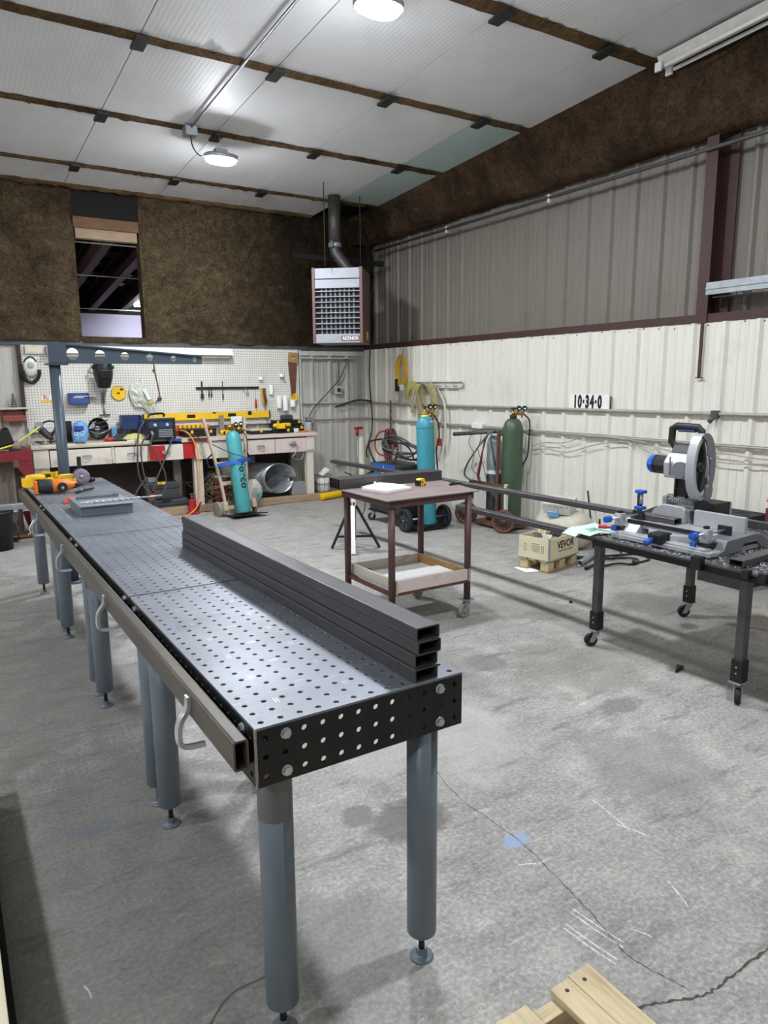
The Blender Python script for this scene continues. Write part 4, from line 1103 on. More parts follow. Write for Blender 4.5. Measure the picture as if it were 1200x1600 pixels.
vise(3.0, Z0 + 0.115); vise(2.39, Z0 + 0.115)
for y in (2.43, 3.0):
    m = MB(); m.bx(3.615, 3.63, y - 0.015, y + 0.02, Z0 + 0.035, Z0 + 0.065); m.build('lock_tab', 'blue', A, world=True)
m = MB(); m.bx(3.56, 3.67, 2.60, 2.70, Z0 + 0.02, Z0 + 0.085); mh = m.build('mitre_arm', 'black', A, world=True, bev=0.012)
m = MB(); m.lathe([(0, 0), (0.020, 0.002), (0.021, 0.03), (0.014, 0.06), (0, 0.062)], (3.49, 2.655, Z0 + 0.035), (1, 0, 0.25), 10); m.build('mitre_knob', 'blue', mh, world=True)
# hinge, spring and the arm that lifts the head
m = MB(); m.bx(4.02, 4.22, 2.74, 2.96, Z0 + 0.06, Z0 + 0.16); m.cyl((4.15, 2.72, Z0 + 0.20), (4.15, 3.0, Z0 + 0.20), 0.03, n=16)
m.bx(4.09, 4.21, 2.72, 2.755, Z0 + 0.12, Z0 + 0.22); m.bx(4.09, 4.21, 2.965, 3.0, Z0 + 0.12, Z0 + 0.22); m.build('hinge_yoke', 'saw_alu', A, world=True, bev=0.005)
m = MB(); n = 120; m.tube([(4.10 + 0.018 * math.cos(i * 0.62), 2.77 + 0.18 * i / n, Z0 + 0.20 + 0.018 * math.sin(i * 0.62)) for i in range(n + 1)], 0.0032, 5); m.build('spring', 'alu', A, world=True)
m = MB(); m.bx(4.13, 4.21, 2.755, 2.935, Z0 + 0.20, Z0 + 0.42)
for z in (0.27, 0.34): m.bx(4.118, 4.13, 2.755, 2.935, Z0 + z, Z0 + z + 0.012)
m.bx(4.115, 4.13, 2.755, 2.77, Z0 + 0.2, Z0 + 0.42); m.bx(4.115, 4.13, 2.92, 2.935, Z0 + 0.2, Z0 + 0.42); m.bx(4.115, 4.13, 2.84, 2.852, Z0 + 0.2, Z0 + 0.42)
m.build('lift_arm', 'tool_dark', A, world=True, bev=0.003)
m = MB(); m.prism([(3.98, Z0 + 0.36), (4.20, Z0 + 0.36), (4.22, Z0 + 0.47), (4.14, Z0 + 0.52), (4.02, Z0 + 0.52), (3.97, Z0 + 0.46)], 0.185, XZ(2.925)); m.build('gear_housing', 'saw_alu', A, world=True, bev=0.012)
m = MB(); m.cyl((3.975, 2.79, Z0 + 0.42), (3.955, 2.79, Z0 + 0.42), 0.055, n=20); m.bx(3.963, 3.972, 2.865, 2.873, Z0 + 0.38, Z0 + 0.50); m.build('oil_cover', 'saw_grey', A, world=True, bev=0.002)
m = MB(); m.lathe([(0.062, 0), (0.062, 0.13), (0.058, 0.16), (0.05, 0.162)], (4.08, 2.90, Z0 + 0.43), (0, 1, 0), 10, smooth=False); m.build('motor', 'black', A, world=True)
m = MB(); m.lathe([(0.063, 0.15), (0.060, 0.185), (0.040, 0.205), (0, 0.207)], (4.08, 2.90, Z0 + 0.43), (0, 1, 0), 10, smooth=False); m.build('motor_end_cap', 'blue', A, world=True)
m = MB(); m.prism([(4.03, Z0 + 0.52), (4.16, Z0 + 0.52), (4.13, Z0 + 0.57), (4.06, Z0 + 0.57)], 0.16, XZ(2.915)); m.build('neck', 'tool_dark', A, world=True, bev=0.006)
def yz(x): return Matrix(((0, 0, 1, x), (1, 0, 0, 0), (0, 1, 0, 0), (0, 0, 0, 1)))
m = MB(); zb = Z0 + 0.555
pts = [(2.735, zb + 0.02), (2.74, zb + 0.11), (2.762, zb + 0.128), (2.92, zb + 0.132), (2.95, zb + 0.118), (2.952, zb + 0.035), (2.925, zb), (2.765, zb - 0.01)]
ct = [(3.5, 0), ] ; P = [Vector((4.085, y, z)) for y, z in pts]
m.sweep(P, [(0.026 * math.cos(a), 0.017 * math.sin(a)) for a in [2 * PI * i / 10 for i in range(10)]], up=(1, 0, 0), closed=True); m.build('handle', 'black', A, world=True)
m = MB(); m.bx(4.07, 4.10, 2.78, 2.90, zb + 0.098, zb + 0.114); m.build('trigger', 'blue_dark', A, world=True, bev=0.004)
# blade and its guards; the camera sees the side that faces -Y
ce_ = (4.03, 1.18)
def ell(ax, az, a0, a1, n, y): return [Vector((ce_[0] + ax * math.cos(a0 + (a1 - a0) * i / n), y, ce_[1] + az * math.sin(a0 + (a1 - a0) * i / n))) for i in range(n + 1)]
m = MB(); ps = ell(0.094, 0.202, math.radians(70), math.radians(285), 40, 2.70)
m.sweep(ps, [(-0.030, -0.008), (0.030, -0.008), (0.030, 0.008), (-0.030, 0.008)], up=(1, 0, 0), smooth=False); m.build('guard_rim', 'saw_alu', A, world=True)
def plate(ax, az, a0, a1, y, th, closec=False):
    P = ell(ax, az, a0, a1, 36, 0); return [(p.x, p.z) for p in P]
m = MB(); m.prism(plate(0.094, 0.202, 0, 2 * PI, 0, 0)[:-1], 0.008, XZ(2.735)); m.build('guard_back', 'saw_grey', A, world=True)
m = MB(); inner = plate(0.062, 0.160, math.radians(60), math.radians(300), 0, 0); outer = plate(0.093, 0.200, math.radians(60), math.radians(300), 0, 0)
a = [[m.v((x, y, z)) for x, z in q] for q, y in ((outer, 2.672), (inner, 2.680))]
for i in range(len(a[0]) - 1): m.face([a[0][i], a[0][i + 1], a[1][i + 1], a[1][i]], True)
m.build('guard_lip', 'saw_alu', A, world=True, solid=0.002)
m = MB(); bl = []
for i in range(72):
    for k, rr in enumerate((0.97, 1.0)): bl.append((ce_[0] + 0.078 * rr * math.cos(2 * PI * (i + 0.5 * k) / 72), ce_[1] + 0.178 * rr * math.sin(2 * PI * (i + 0.5 * k) / 72)))
m.prism(bl, 0.003, XZ(2.708)); m.build('saw_blade', 'black_gloss', A, world=True)
m = MB(); m.cyl((4.03, 2.705, 1.18), (4.03, 2.685, 1.18), 0.03, n=18); m.cyl((4.03, 2.685, 1.18), (4.03, 2.675, 1.18), 0.014, n=6, smooth=False); m.build('arbor_bolt', 'tool_dark', A, world=True)
m = MB(); R_ = [(ce_[0] + 0.108 * math.cos(a), ce_[1] + 0.215 * math.sin(a)) for a in [math.radians(q) for q in range(-38, 112, 10)]] + [(3.985, 1.375), (4.03, 1.34), (4.045, 1.30), (4.05, 1.255), (4.07, 1.24), (4.082, 1.20), (4.088, 1.12), (4.07, 1.06)]
m.prism(R_, 0.012, XZ(2.672)); m.build('side_cover', 'saw_grey', A, world=True, bev=0.003)
m = MB(); R_ = [(4.045, 1.07), (4.115, 1.075), (4.125, 1.03), (4.115, 0.985), (4.08, 0.955), (4.05, 0.97)]
m.prism(R_, 0.010, XZ(2.668)); m.build('lower_guard', 'saw_grey', A, world=True, bev=0.003)
m = MB()
for x, z in ((4.072, 1.235), (4.06, 1.06)): m.cyl((x, 2.662, z), (x, 2.655, z), 0.007, n=8)
m.build('cover_screw', 'zinc', A, world=True)
m = MB(); m.bx(4.03, 4.20, 2.58, 2.72, Z0 + 0.09, Z0 + 0.225); m.build('chip_box', 'black', A, world=True, bev=0.004)
m = MB(); m.bx(4.195, 4.205, 2.575, 2.60, Z0 + 0.08, Z0 + 0.225); m.build('chip_box_edge', 'saw_alu', A, world=True)
# hold-down tower on the left wing
m = MB(); m.bx(3.985, 4.01, 3.09, 3.12, Z0 + 0.06, Z0 + 0.245); m.bx(3.94, 4.05, 3.03, 3.13, Z0 + 0.06, Z0 + 0.10); hd = m.build('hold_down_post', 'tool_dark', A, world=True, bev=0.004)
m = MB(); m.lathe([(0, 0), (0.012, 0.002), (0.012, 0.07), (0, 0.072)], (3.975, 3.075, Z0 + 0.16), (0, 0, 1), 12); m.build('hold_down_screw', 'alu', hd, world=True)
for z in (0.235, 0.125):
    m = MB(); m.bx(3.95, 4.0, 3.05, 3.115, Z0 + z, Z0 + z + 0.022); m.build('hold_down_knob', 'blue', hd, world=True, bev=0.005)
m = MB(); m.prism([(3.98, Z0), (4.20, Z0 + 0.07), (4.20, Z0 + 0.12), (3.98, Z0 + 0.09)], 0.16, XZ(3.12)); m.build('rear_bracket', 'black', A, world=True)
m = MB(); m.ball((4.08, 3.20, 0.765), (0.06, 0.05, 0.033), 14, 8); m.one('rag', 'white', 'crumpled white rag behind the left end of the chop saw', 'rag')

# ---------------------------------------------------------------- floor and wall things around the saw table
m = MB(); m.bx(5.50, 5.80, 3.22, 3.63, 0.001, 0.615)
for k in range(14): m.box((5.51 + 0.02 * k, 3.24 + random.random() * 0.36, 0.616), (0.02, 0.05, 0.008))
add('weathered_black', '333436', 0.7, 0.2, var=0.3, scale=14, dirt='5e6062', dirt_amt=0.35)
m.one('steel_bin', 'weathered_black', 'scuffed black steel bin on the floor between the saw table and the wall', 'bin')
WS = thing('wall_shelf', 'small grey shelf on the wall behind the saw table', 'shelf', (5.72, 2.85, 0.55))
m = MB(); m.bx(5.53, 5.85, 2.45, 3.17, 0.54, 0.555); m.build('shelf_board', 'galv', WS, world=True)
for y in (2.55, 3.08):
    m = MB(); m.prism([(5.60, 0.54), (5.85, 0.54), (5.85, 0.36)], 0.02, XZ(y)); m.build('bracket', 'galv', WS, world=True)
m = MB(); m.bx(5.58, 5.78, 2.80, 3.13, 0.556, 0.70); m.one('red_bin', 'maroon', 'dark red bin on the wall shelf under the orange bag', 'bin', bev=0.006)
bag = thing('produce_bag', 'bright orange mesh bag with something dark inside on the red bin', 'bag', (5.68, 2.98, 0.70))
m = MB(); m.sheet(lambda u, v: (5.68 + (0.12 + 0.02 * nz(u * 6, v * 6, 3)) * math.cos(2 * PI * u) * math.sin(PI * (0.08 + 0.92 * v)), 2.99 + (0.19 + 0.03 * nz(u * 6, v * 6, 1)) * math.sin(2 * PI * u) * math.sin(PI * (0.08 + 0.92 * v)), 0.702 + 0.10 * (1 - v) + 0.012 * nz(u * 9, v * 9, 2)), 26, 10); m.build('net', 'orange_neon', bag, world=True)
m = MB(); m.ball((5.68, 2.95, 0.83), (0.08, 0.12, 0.045), 14, 8); m.build('plastic_wrap', 'flux_bag', bag, world=True)
m = MB(); m.ball((5.68, 2.93, 0.90), (0.07, 0.10, 0.035), 14, 8); m.build('dark_contents', 'maroon', bag, world=True)
m = MB(); m.bx(5.08, 5.16, 2.68, 2.76, 0.001, 0.52); ym = m.one('yellow_upright', 'yellow', 'yellow steel upright standing on the floor at the right edge', 'post', bev=0.004)
m = MB(); m.cyl((-0.041, 0.0, 0.04), (-0.0405, 0.0, 0.04), 0.017, n=16); m.build('bolt_hole', 'dark', ym)
ST_ = thing('galvanised_strut', 'pale galvanised channel fixed across the dark column on the right wall', 'strut', (5.84, 3.2, 2.44))
m = MB(); m.bx(5.815, 5.820, 2.2, 3.96, 2.445, 2.548); m.bx(5.820, 5.858, 2.2, 3.96, 2.445, 2.450); m.bx(5.820, 5.858, 2.2, 3.96, 2.543, 2.548); m.bx(5.806, 5.815, 2.2, 3.96, 2.489, 2.503); m.build('channel', 'galv', ST_, world=True)
m = MB(); m.bx(5.825, 5.845, 3.52, 3.90, 2.415, 2.424)
for k in range(5): m.bx(5.832, 5.838, 3.56 + 0.06 * k, 3.566 + 0.06 * k, 2.40, 2.446)
m.build('hanger_bar', 'ink', ST_, world=True)
# ---------------------------------------------------------------- gas cylinders, hand truck, welding carts
def gas_body(m, r, h, shoulder=0.14, n=32):
    pr = [(0, 0.0), (r * 0.9, 0.0), (r, 0.02), (r, h - shoulder)]
    for k in range(1, 8): a = PI / 2 * k / 8; pr.append((0.032 + (r - 0.032) * math.cos(a), h - shoulder + shoulder * math.sin(a)))
    pr += [(0.032, h), (0.032, h + 0.005), (0, h + 0.005)]
    m.lathe(pr, n=n); return m


def valve(parent, h, gauges=True, mat='brass', yaw=0.0, regs=2):
    R = rot(0, 0, yaw, (0, 0, h))
    m = MB(); m.M = R; m.cyl((0, 0, 0), (0, 0, 0.05), 0.018, 0.015, 12); m.cyl((0, 0, 0.02), (0.05, 0, 0.02), 0.012, n=10); v = m.build('valve', mat, parent)
    m = MB(); m.M = R; m.cyl((0, 0, 0.05), (0, 0, 0.075), 0.006, n=8); m.cyl((0, 0, 0.072), (0, 0, 0.088), 0.03, 0.028, 10); m.build('handwheel', 'black', v)
    m = MB(); m.M = R; m.cyl((0.05, 0, 0.02), (0.12, 0, 0.02), 0.022, n=14); m.cyl((0.085, 0, 0.02), (0.085, -0.06, 0.02), 0.02, 0.016, 12); m.cyl((0.10, 0, -0.03), (0.10, 0, 0.02), 0.010, n=8); rg = m.build('regulator', 'brass', parent)
    for k in range(regs):
        x = 0.06 + 0.065 * k
        m = MB(); m.M = R; m.cyl((x, 0, 0.03), (x, -0.01, 0.06), 0.006, n=8); m.cyl((x, -0.008, 0.082), (x, -0.035, 0.078), 0.028, n=20); g = m.build('gauge', 'black_gloss', rg)
        m = MB(); m.M = R; m.cyl((x, -0.0352, 0.078), (x, -0.0358, 0.078), 0.014, n=16); m.build('gauge_dial', 'white', g)


# hand truck with its cylinder, both tipped back
HT = thing('hand_truck', 'worn wooden hand truck leaning back under the strapped teal cylinder', 'hand truck', (3.30, 8.74, 0.02), 0.13, rx=-0.22)
for s in (-1, 1):
    m = MB(); m.sweep([(s * 0.17, 0.10, 0.03), (s * 0.19, 0.115, 0.45), (s * 0.235, 0.12, 0.85), (s * 0.30, 0.13, 1.32)], [(-0.022, -0.016), (0.022, -0.016), (0.022, 0.016), (-0.022, 0.016)], smooth=False); m.build('side_rail', 'dolly_wood', HT, bev=0.006)
for z, w_ in ((0.12, 0.36), (0.44, 0.40), (0.70, 0.42)):
    m = MB(); m.box((0, 0.11, z), (w_, 0.025, 0.05)); m.build('crossbar', 'dolly_wood', HT, bev=0.003)
m = MB(); m.prism([(-0.22, -0.16), (0.26, -0.20), (0.20, 0.12), (-0.18, 0.12)], 0.010, rot(0.10, 0, 0, (0, 0, 0.0))); m.build('toe_plate', 'black_oxide', HT)
for s in (-1, 1):
    m = MB(); m.lathe([(0, -0.02), (0.03, -0.03), (0.05, -0.018), (0.075, -0.020), (0.10, -0.024), (0.108, 0), (0.10, 0.024), (0.075, 0.020), (0.05, 0.018), (0.03, 0.03), (0, 0.02)], (s * 0.25, 0.18, 0.11), (1, 0, 0), 26); m.build('wheel', 'wood_grey', HT)
    m = MB(); m.bx(s * 0.205 - 0.03, s * 0.205 + 0.03, 0.02, 0.22, 0.08, 0.20); m.build('wheel_guard', 'dolly_wood', HT, bev=0.012)
m = MB(); m.cyl((-0.27, 0.18, 0.11), (0.27, 0.18, 0.11), 0.010, n=10); m.build('axle', 'black_oxide', HT)
for s in (-1, 1):
    m = MB(); m.sweep([(s * 0.22, 0.11, 0.86), (s * 0.31, 0.17, 0.78), (s * 0.30, 0.17, 0.68), (s * 0.21, 0.11, 0.66)], [(-0.010, -0.010), (0.010, -0.010), (0.010, 0.010), (-0.010, 0.010)], smooth=False); m.build('side_hook', 'black_oxide', HT)
NC = thing('gas_cylinder', 'slim teal gas cylinder with black lettering strapped to the wooden hand truck', 'gas cylinder', (3.308, 8.715, 0.045), 0.13, rx=-0.22)
m = MB(); gas_body(m, 0.098, 1.08, 0.11); m.build('cylinder_body', 'teal', NC)
valve(NC, 1.085, yaw=-0.4, regs=2)
m = MB(); m.cyl((0.02, -0.05, 1.15), (-0.10, -0.05, 1.12), 0.028, n=12); m.cyl((0.06, -0.03, 1.12), (0.16, -0.06, 1.07), 0.012, n=10); m.build('regulator_cover', 'brass', NC)
m = MB(); m.tube(spl([(0.12, -0.05, 1.08), (0.16, -0.06, 0.98), (0.15, -0.07, 0.84), (0.12, -0.09, 0.76)]), 0.006, 6); m.build('valve_hose', 'ink', NC)
def wrap(r, a0): return lambda co: Vector((r * math.sin(a0 + co.y / r), -r * math.cos(a0 + co.y / r) - co.z, -co.x))
text('lettering', 'norco', 0.135, 'ink', NC, Matrix.Translation((0, 0, 0.50)), world=False, bold=0.0045, sx=1.02, space=1.1, depth=0.0006, fn=wrap(0.0982, 0.12))
ST = thing('ratchet_strap', 'bright blue strap tied round the slim teal cylinder and the hand truck', 'strap', (3.305, 8.73, 0.04), 0.13, rx=-0.22)
pts = [(-0.24, 0.07, 0.655), (-0.20, 0.0, 0.66), (-0.10, -0.09, 0.665), (0.0, -0.118, 0.685), (0.09, -0.085, 0.695), (0.17, -0.01, 0.695), (0.25, 0.05, 0.69)]
m = MB(); m.sweep(spl(pts, 5), [(-0.002, -0.024), (0.002, -0.024), (0.002, 0.024), (-0.002, 0.024)], smooth=False); m.build('webbing', 'blue', ST)
m = MB(); m.sweep(spl([(0.02, -0.116, 0.66), (0.10, -0.07, 0.685), (0.18, 0.0, 0.70), (0.26, 0.045, 0.71)], 5), [(-0.002, -0.02), (0.002, -0.02), (0.002, 0.02), (-0.002, 0.02)], smooth=False); m.build('webbing', 'blue', ST)
m = MB(); m.bx(0.235, 0.295, 0.02, 0.06, 0.65, 0.74); m.build('ratchet_buckle', 'black', ST, bev=0.004)

# wheeled welder with the big teal cylinder on its back plate
W = thing('welding_machine', 'black and blue welding machine on a wheeled cart beside the big teal cylinder', 'welder', (4.78, 7.1, 0))
m = MB(); m.bx(4.54, 5.00, 6.86, 7.62, 0.13, 0.145); m.bx(4.56, 5.02, 6.60, 6.86, 0.035, 0.05); m.bx(4.56, 5.02, 6.60, 6.612, 0.02, 0.062); m.bx(4.60, 4.98, 6.84, 6.86, 0.04, 0.4); m.build('cart_base', 'black', W, world=True, bev=0.003)
m = MB(); m.bx(4.55, 4.99, 6.89, 7.60, 0.146, 0.46); m.build('machine_case', 'tool_dark', W, world=True, bev=0.012)
m = MB(); m.bx(4.56, 4.98, 6.95, 7.58, 0.46, 0.74); m.build('upper_case', 'tool_dark', W, world=True, bev=0.015)
m = MB(); m.bx(4.550, 4.562, 7.00, 7.52, 0.50, 0.735); m.build('front_panel', 'blue', W, world=True)
m = MB(); m.prism([(7.20, 0.60), (7.32, 0.60), (7.26, 0.72)], 0.003, Matrix(((0, 0, 1, 4.547), (1, 0, 0, 0), (0, 1, 0, 0), (0, 0, 0, 1)))); m.build('warning_mark', 'white', W, world=True)
m = MB(); m.bx(4.5435, 4.55, 7.20, 7.42, 0.22, 0.34); pn = m.build('data_plate', 'white', W, world=True)
m = MB(); m.bx(4.541, 4.5435, 7.215, 7.405, 0.232, 0.318); m.build('plate_print', 'ink_grey', pn, world=True)
for x in (4.50, 5.06):
    m = MB(); m.lathe([(0, -0.020), (0.022, -0.024), (0.03, -0.012), (0.10, -0.010), (0.105, -0.024), (0.128, -0.024), (0.135, -0.014), (0.135, 0.014), (0.128, 0.024), (0.105, 0.024), (0.10, 0.010), (0.03, 0.012), (0.022, 0.024), (0, 0.02)], (x, 6.72, 0.136), (1, 0, 0), 32); wh = m.build('wheel', 'rubber', W, world=True)
    for k in range(5):
        a = 2 * PI * k / 5
        m = MB(); m.prism([(-0.012, 0.022), (0.012, 0.022), (0.020, 0.104), (-0.020, 0.104)], 0.026, Matrix.Translation((x - 0.013, 6.72, 0.136)) @ Matrix(((0, 0, 1, 0), (math.cos(a), -math.sin(a), 0, 0), (math.sin(a), math.cos(a), 0, 0), (0, 0, 0, 1)))); m.build('spoke', 'grey_plastic', wh, world=True)
m = MB(); m.cyl((4.47, 6.72, 0.136), (5.08, 6.72, 0.136), 0.011, n=10); m.build('axle', 'galv', W, world=True)
for x in (4.58, 4.96): caster(W, x, 7.54, 2.3, 0.13, 0.05)
m = MB()
m.tube(spl([(4.60, 7.55, 0.74), (4.56, 7.62, 0.92), (4.60, 7.60, 1.0), (4.9, 7.6, 1.0), (4.95, 7.6, 0.9)]), 0.012, 8); m.build('cart_handle', 'ink', W, world=True)
CC = thing('cable_coil', 'grey and black welding cables coiled loosely on top of the welding machine', 'cable', (4.78, 7.2, 0.745))
for k in range(6):
    m = MB(); r = 0.17 + 0.02 * (k % 3); pts = []
    for i in range(28):
        a = 2 * PI * i / 28 + k; pts.append((4.78 + 0.03 * math.sin(k * 2.1) + (r + 0.02 * math.sin(3 * a + k)) * math.cos(a), 7.22 + 0.05 * math.cos(k * 1.7) + (r * 1.3) * math.sin(a), 0.80 + 0.014 * k + 0.02 * math.sin(2 * a + k) + 0.17 * (1 + math.sin(a)) * 0.5))
    m.tube(pts, 0.011, 7, True); m.build('cable_loop', 'cord_grey' if k > 2 else 'ink', CC, world=True)
m = MB(); m.lathe([(0, 0), (0.016, 0.003), (0.018, 0.09), (0.011, 0.12), (0, 0.122)], (4.60, 7.12, 0.80), (0.2, -0.1, 1), 10); m.build('cable_plug', 'aged_white', CC, world=True)
m = MB(); m.bx(4.83, 4.93, 6.90, 6.99, 0.745, 0.86); m.one('white_box', 'white', 'small white box between the cable coil and the big teal cylinder', 'box', bev=0.004)
BT = thing('gas_cylinder', 'big teal gas cylinder with a yellow-green neck ring on the back of the welding machine', 'gas cylinder', (4.83, 6.73, 0.053), 0, rx=-0.05, ry=0.0)
m = MB(); gas_body(m, 0.105, 1.27, 0.13); m.build('cylinder_body', 'teal_deep', BT)
m = MB(); m.lathe([(0.036, 0), (0.050, 0.0), (0.046, 0.022), (0.034, 0.024)], (0, 0, 1.262), n=20); m.build('neck_ring', 'lime', BT)
m = MB(); m.lathe([(0.1055, 0), (0.1062, 0.002), (0.1055, 0.004)], (0, 0, 1.135), n=32); m.build('seam_ring', 'ink', BT)
m = MB(); m.lathe([(0.022, 0), (0.036, 0.002), (0.036, 0.03), (0.022, 0.034)], (0, 0, 1.285), n=16); m.build('neck_collar', 'wood_grey', BT)
valve(BT, 1.30, yaw=-0.1)
m = MB(); m.bx(0.005, 0.035, -0.098, -0.09, 1.205, 1.215); m.build('stamp_label', 'white', BT)
m = MB(); m.tube(spl([(0.12, -0.02, 1.28), (0.16, -0.04, 1.18), (0.175, -0.03, 1.02), (0.17, 0.02, 0.88), (0.19, 0.04, 0.7), (0.20, 0.05, 0.5), (0.12, 0.12, 0.42)]), 0.009, 7); m.build('gas_hose', 'ink', BT)

# oxygen cart by the right wall
O = thing('oxygen_cart', 'rusty brown two-wheeled cart holding the green cylinder by the right wall', 'cylinder cart', (5.60, 6.35, 0))
m = MB(); m.bx(5.44, 5.80, 6.05, 6.66, 0.03, 0.06); m.build('cart_floor', 'rust_steel', O, world=True)
m = MB(); m.bx(5.455, 5.48, 6.22, 6.25, 0.06, 1.15); m.build('upright', 'rust_steel', O, world=True, label='red brown painted upright')
m = MB(); m.bx(5.44, 5.46, 6.02, 6.72, 0.50, 0.545); m.build('crossbar', 'rust_steel', O, world=True)
m = MB(); m.bx(5.43, 5.465, 6.04, 6.075, 0.10, 0.56); m.build('front_post', 'aged_white', O, world=True)
m = MB(); m.bx(5.44, 5.47, 6.66, 6.70, 0.08, 0.56); m.build('front_post', 'aged_white', O, world=True)
m = MB(); m.cyl((5.40, 6.98, 1.08), (5.62, 6.28, 1.15), 0.024, n=12); m.build('handle_bar', 'pipe_dark', O, world=True)
m = MB(); m.cyl((5.62, 6.28, 1.15), (5.48, 6.235, 1.10), 0.02, n=10); m.build('handle_stay', 'rust_steel', O, world=True)
for y, in ((6.04,), (6.72,)):
    m = MB(); m.lathe([(0, -0.02), (0.03, -0.03), (0.035, -0.008), (0.105, -0.008), (0.105, -0.03), (0.135, -0.03), (0.135, 0.03), (0.105, 0.03), (0.105, 0.008), (0.035, 0.008), (0.03, 0.03), (0, 0.02)], (5.40, y, 0.136), (0.86, 0.50, 0), 30); wh = m.build('wheel', 'rust_steel', O, world=True)
    m = MB()
    m.M = Matrix.Translation((5.40, y, 0.136)) @ Matrix.Rotation(0.53, 4, 'Z')
    for k in range(6): m.box((-0.012, 0, 0), (0.012, 0.19, 0.02), Matrix.Rotation(PI * k / 6, 4, 'X'))
    m.M = None; m.build('wheel_spokes', 'wood_dark', wh, world=True)
GC = thing('gas_cylinder', 'tall dark green gas cylinder standing in the rusty cart by the right wall', 'gas cylinder', (5.62, 6.16, 0.062))
m = MB(); gas_body(m, 0.118, 1.235, 0.15); m.build('cylinder_body', 'cyl_green', GC)
m = MB(); m.lathe([(0.030, 0), (0.040, 0.002), (0.040, 0.04), (0.028, 0.045)], (0, 0, 1.235), n=18); m.build('neck_collar', 'wood_dark', GC)
valve(GC, 1.27, yaw=-0.5)
m = MB(); m.tube(spl([(0.12, -0.05, 1.28), (0.16, -0.10, 1.20), (0.15, -0.11, 1.0), (0.14, -0.10, 0.8), (0.10, -0.05, 0.68)]), 0.009, 7); m.build('gas_hose', 'ink', GC)
AC = thing('acetylene_cylinder', 'narrow dark cylinder with a pale upper half behind the rusty cart upright', 'gas cylinder', (5.66, 6.52, 0.062))
m = MB(); m.lathe([(0, 0), (0.085, 0), (0.09, 0.02), (0.09, 0.60), (0, 0.60)], n=24); m.build('lower_body', 'tool_dark', AC)
m = MB(); m.lathe([(0.09, 0.60), (0.09, 0.93), (0.07, 0.99), (0.03, 1.02), (0, 1.02)], n=24); m.build('upper_body', 'galv', AC)
m = MB(); m.lathe([(0.0905, 0.56), (0.0912, 0.565), (0.0912, 0.60), (0.0905, 0.605)], n=24); m.build('label_band', 'white', AC)
HS = thing('hose_bundle', 'maroon and green twin hoses draped over the cart handle and down beside the green cylinder', 'hose', (5.45, 6.35, 0.5))
for k, (mt, dx) in enumerate((('hose_red', 0), ('hose_red', 0.012), ('hose_green', -0.02), ('hose_green', -0.012), ('hose_red', 0.02))):
    b = -0.10 if mt == 'hose_green' else 0.0
    m = MB(); m.tube(spl([(5.50 + dx, 6.26, 0.62), (5.47 + dx, 6.32 + dx, 0.85), (5.48 + dx, 6.38 + dx, 1.08), (5.53, 6.40 + dx, 1.165), (5.44 + dx, 6.42 + 2 * dx - b * 0.5, 1.05), (5.40 + dx, 6.48 - b * 2, 0.75), (5.39 + dx, 6.50 - b * 2.2, 0.60), (5.42, 6.46 - b * 1.5, 0.53)]), 0.009, 7); m.build('hose', mt, HS, world=True)

# plywood crate on its pallet, and what is around it
CR = thing('wooden_pallet', 'small plain wooden pallet under the plywood crate', 'pallet', (4.56, 4.48, 0), 0.21)
m = MB()
for y in (0.03, 0.145, 0.25): m.bx(0.0, 0.50, y, y + 0.07, 0.095, 0.108)
m.build('deck_board', 'wood_new', CR)
for x in (0.01, 0.20, 0.40):
    for y in (0.01, 0.235):
        m = MB(); m.bx(x, x + 0.09, y, y + 0.085, 0.012, 0.095); m.build('block', 'wood_new', CR, bev=0.002)
for y in (0.01, 0.235):
    m = MB(); m.bx(0.0, 0.50, y, y + 0.085, 0.001, 0.012); m.build('runner', 'wood_tan', CR)
CB = thing('plywood_crate', 'open pale plywood crate with black stencilled lettering, full of cardboard scrap', 'crate', (4.56, 4.48, 0.109), 0.21)
for x0, x1, y0, y1 in ((0, 0.50, 0, 0.009), (0, 0.50, 0.321, 0.33), (0, 0.009, 0.009, 0.321), (0.491, 0.50, 0.009, 0.321)):
    m = MB(); m.bx(x0, x1, y0, y1, 0.0, 0.205); m.build('side_board', 'crate_ply', CB)
m = MB(); m.bx(0.009, 0.491, 0.009, 0.321, 0, 0.006); m.build('bottom_board', 'ply', CB)
for x in (-0.0015, 0.4885):
    m = MB(); m.bx(x, x + 0.013, -0.0015, 0.012, 0, 0.206); m.build('corner_angle', 'galv', CB)
m = MB(); m.bx(-0.002, 0.502, -0.002, 0.332, -0.004, 0.006); m.build('base_angle', 'galv', CB)
text('lettering', 'VEVOR', 0.096, 'ink', CB, rot(PI / 2, 0, 0, (0.27, -0.0006, 0.128)), world=False, bold=0.003, sx=0.92)
text('small_lettering', 'TOUGH TOOLS, HALF PRICE', 0.021, 'ink', CB, rot(PI / 2, 0, 0, (0.27, -0.0006, 0.072)), world=False, sx=0.9)
m = MB()
for y in (0.07, 0.26):
    for z in (0.07, 0.13): m.bx(-0.0012, 0, y - 0.012, y + 0.012, z, z + 0.004)
    for dy in (-0.012, 0.008): m.bx(-0.0012, 0, y + dy, y + dy + 0.004, 0.07, 0.134)
for k in range(5): m.bx(-0.0012, 0, 0.10 + 0.004 * (k % 2), 0.19, 0.075 + 0.017 * k, 0.079 + 0.017 * k)
m.build('panel_print', 'ink_grey', CB)
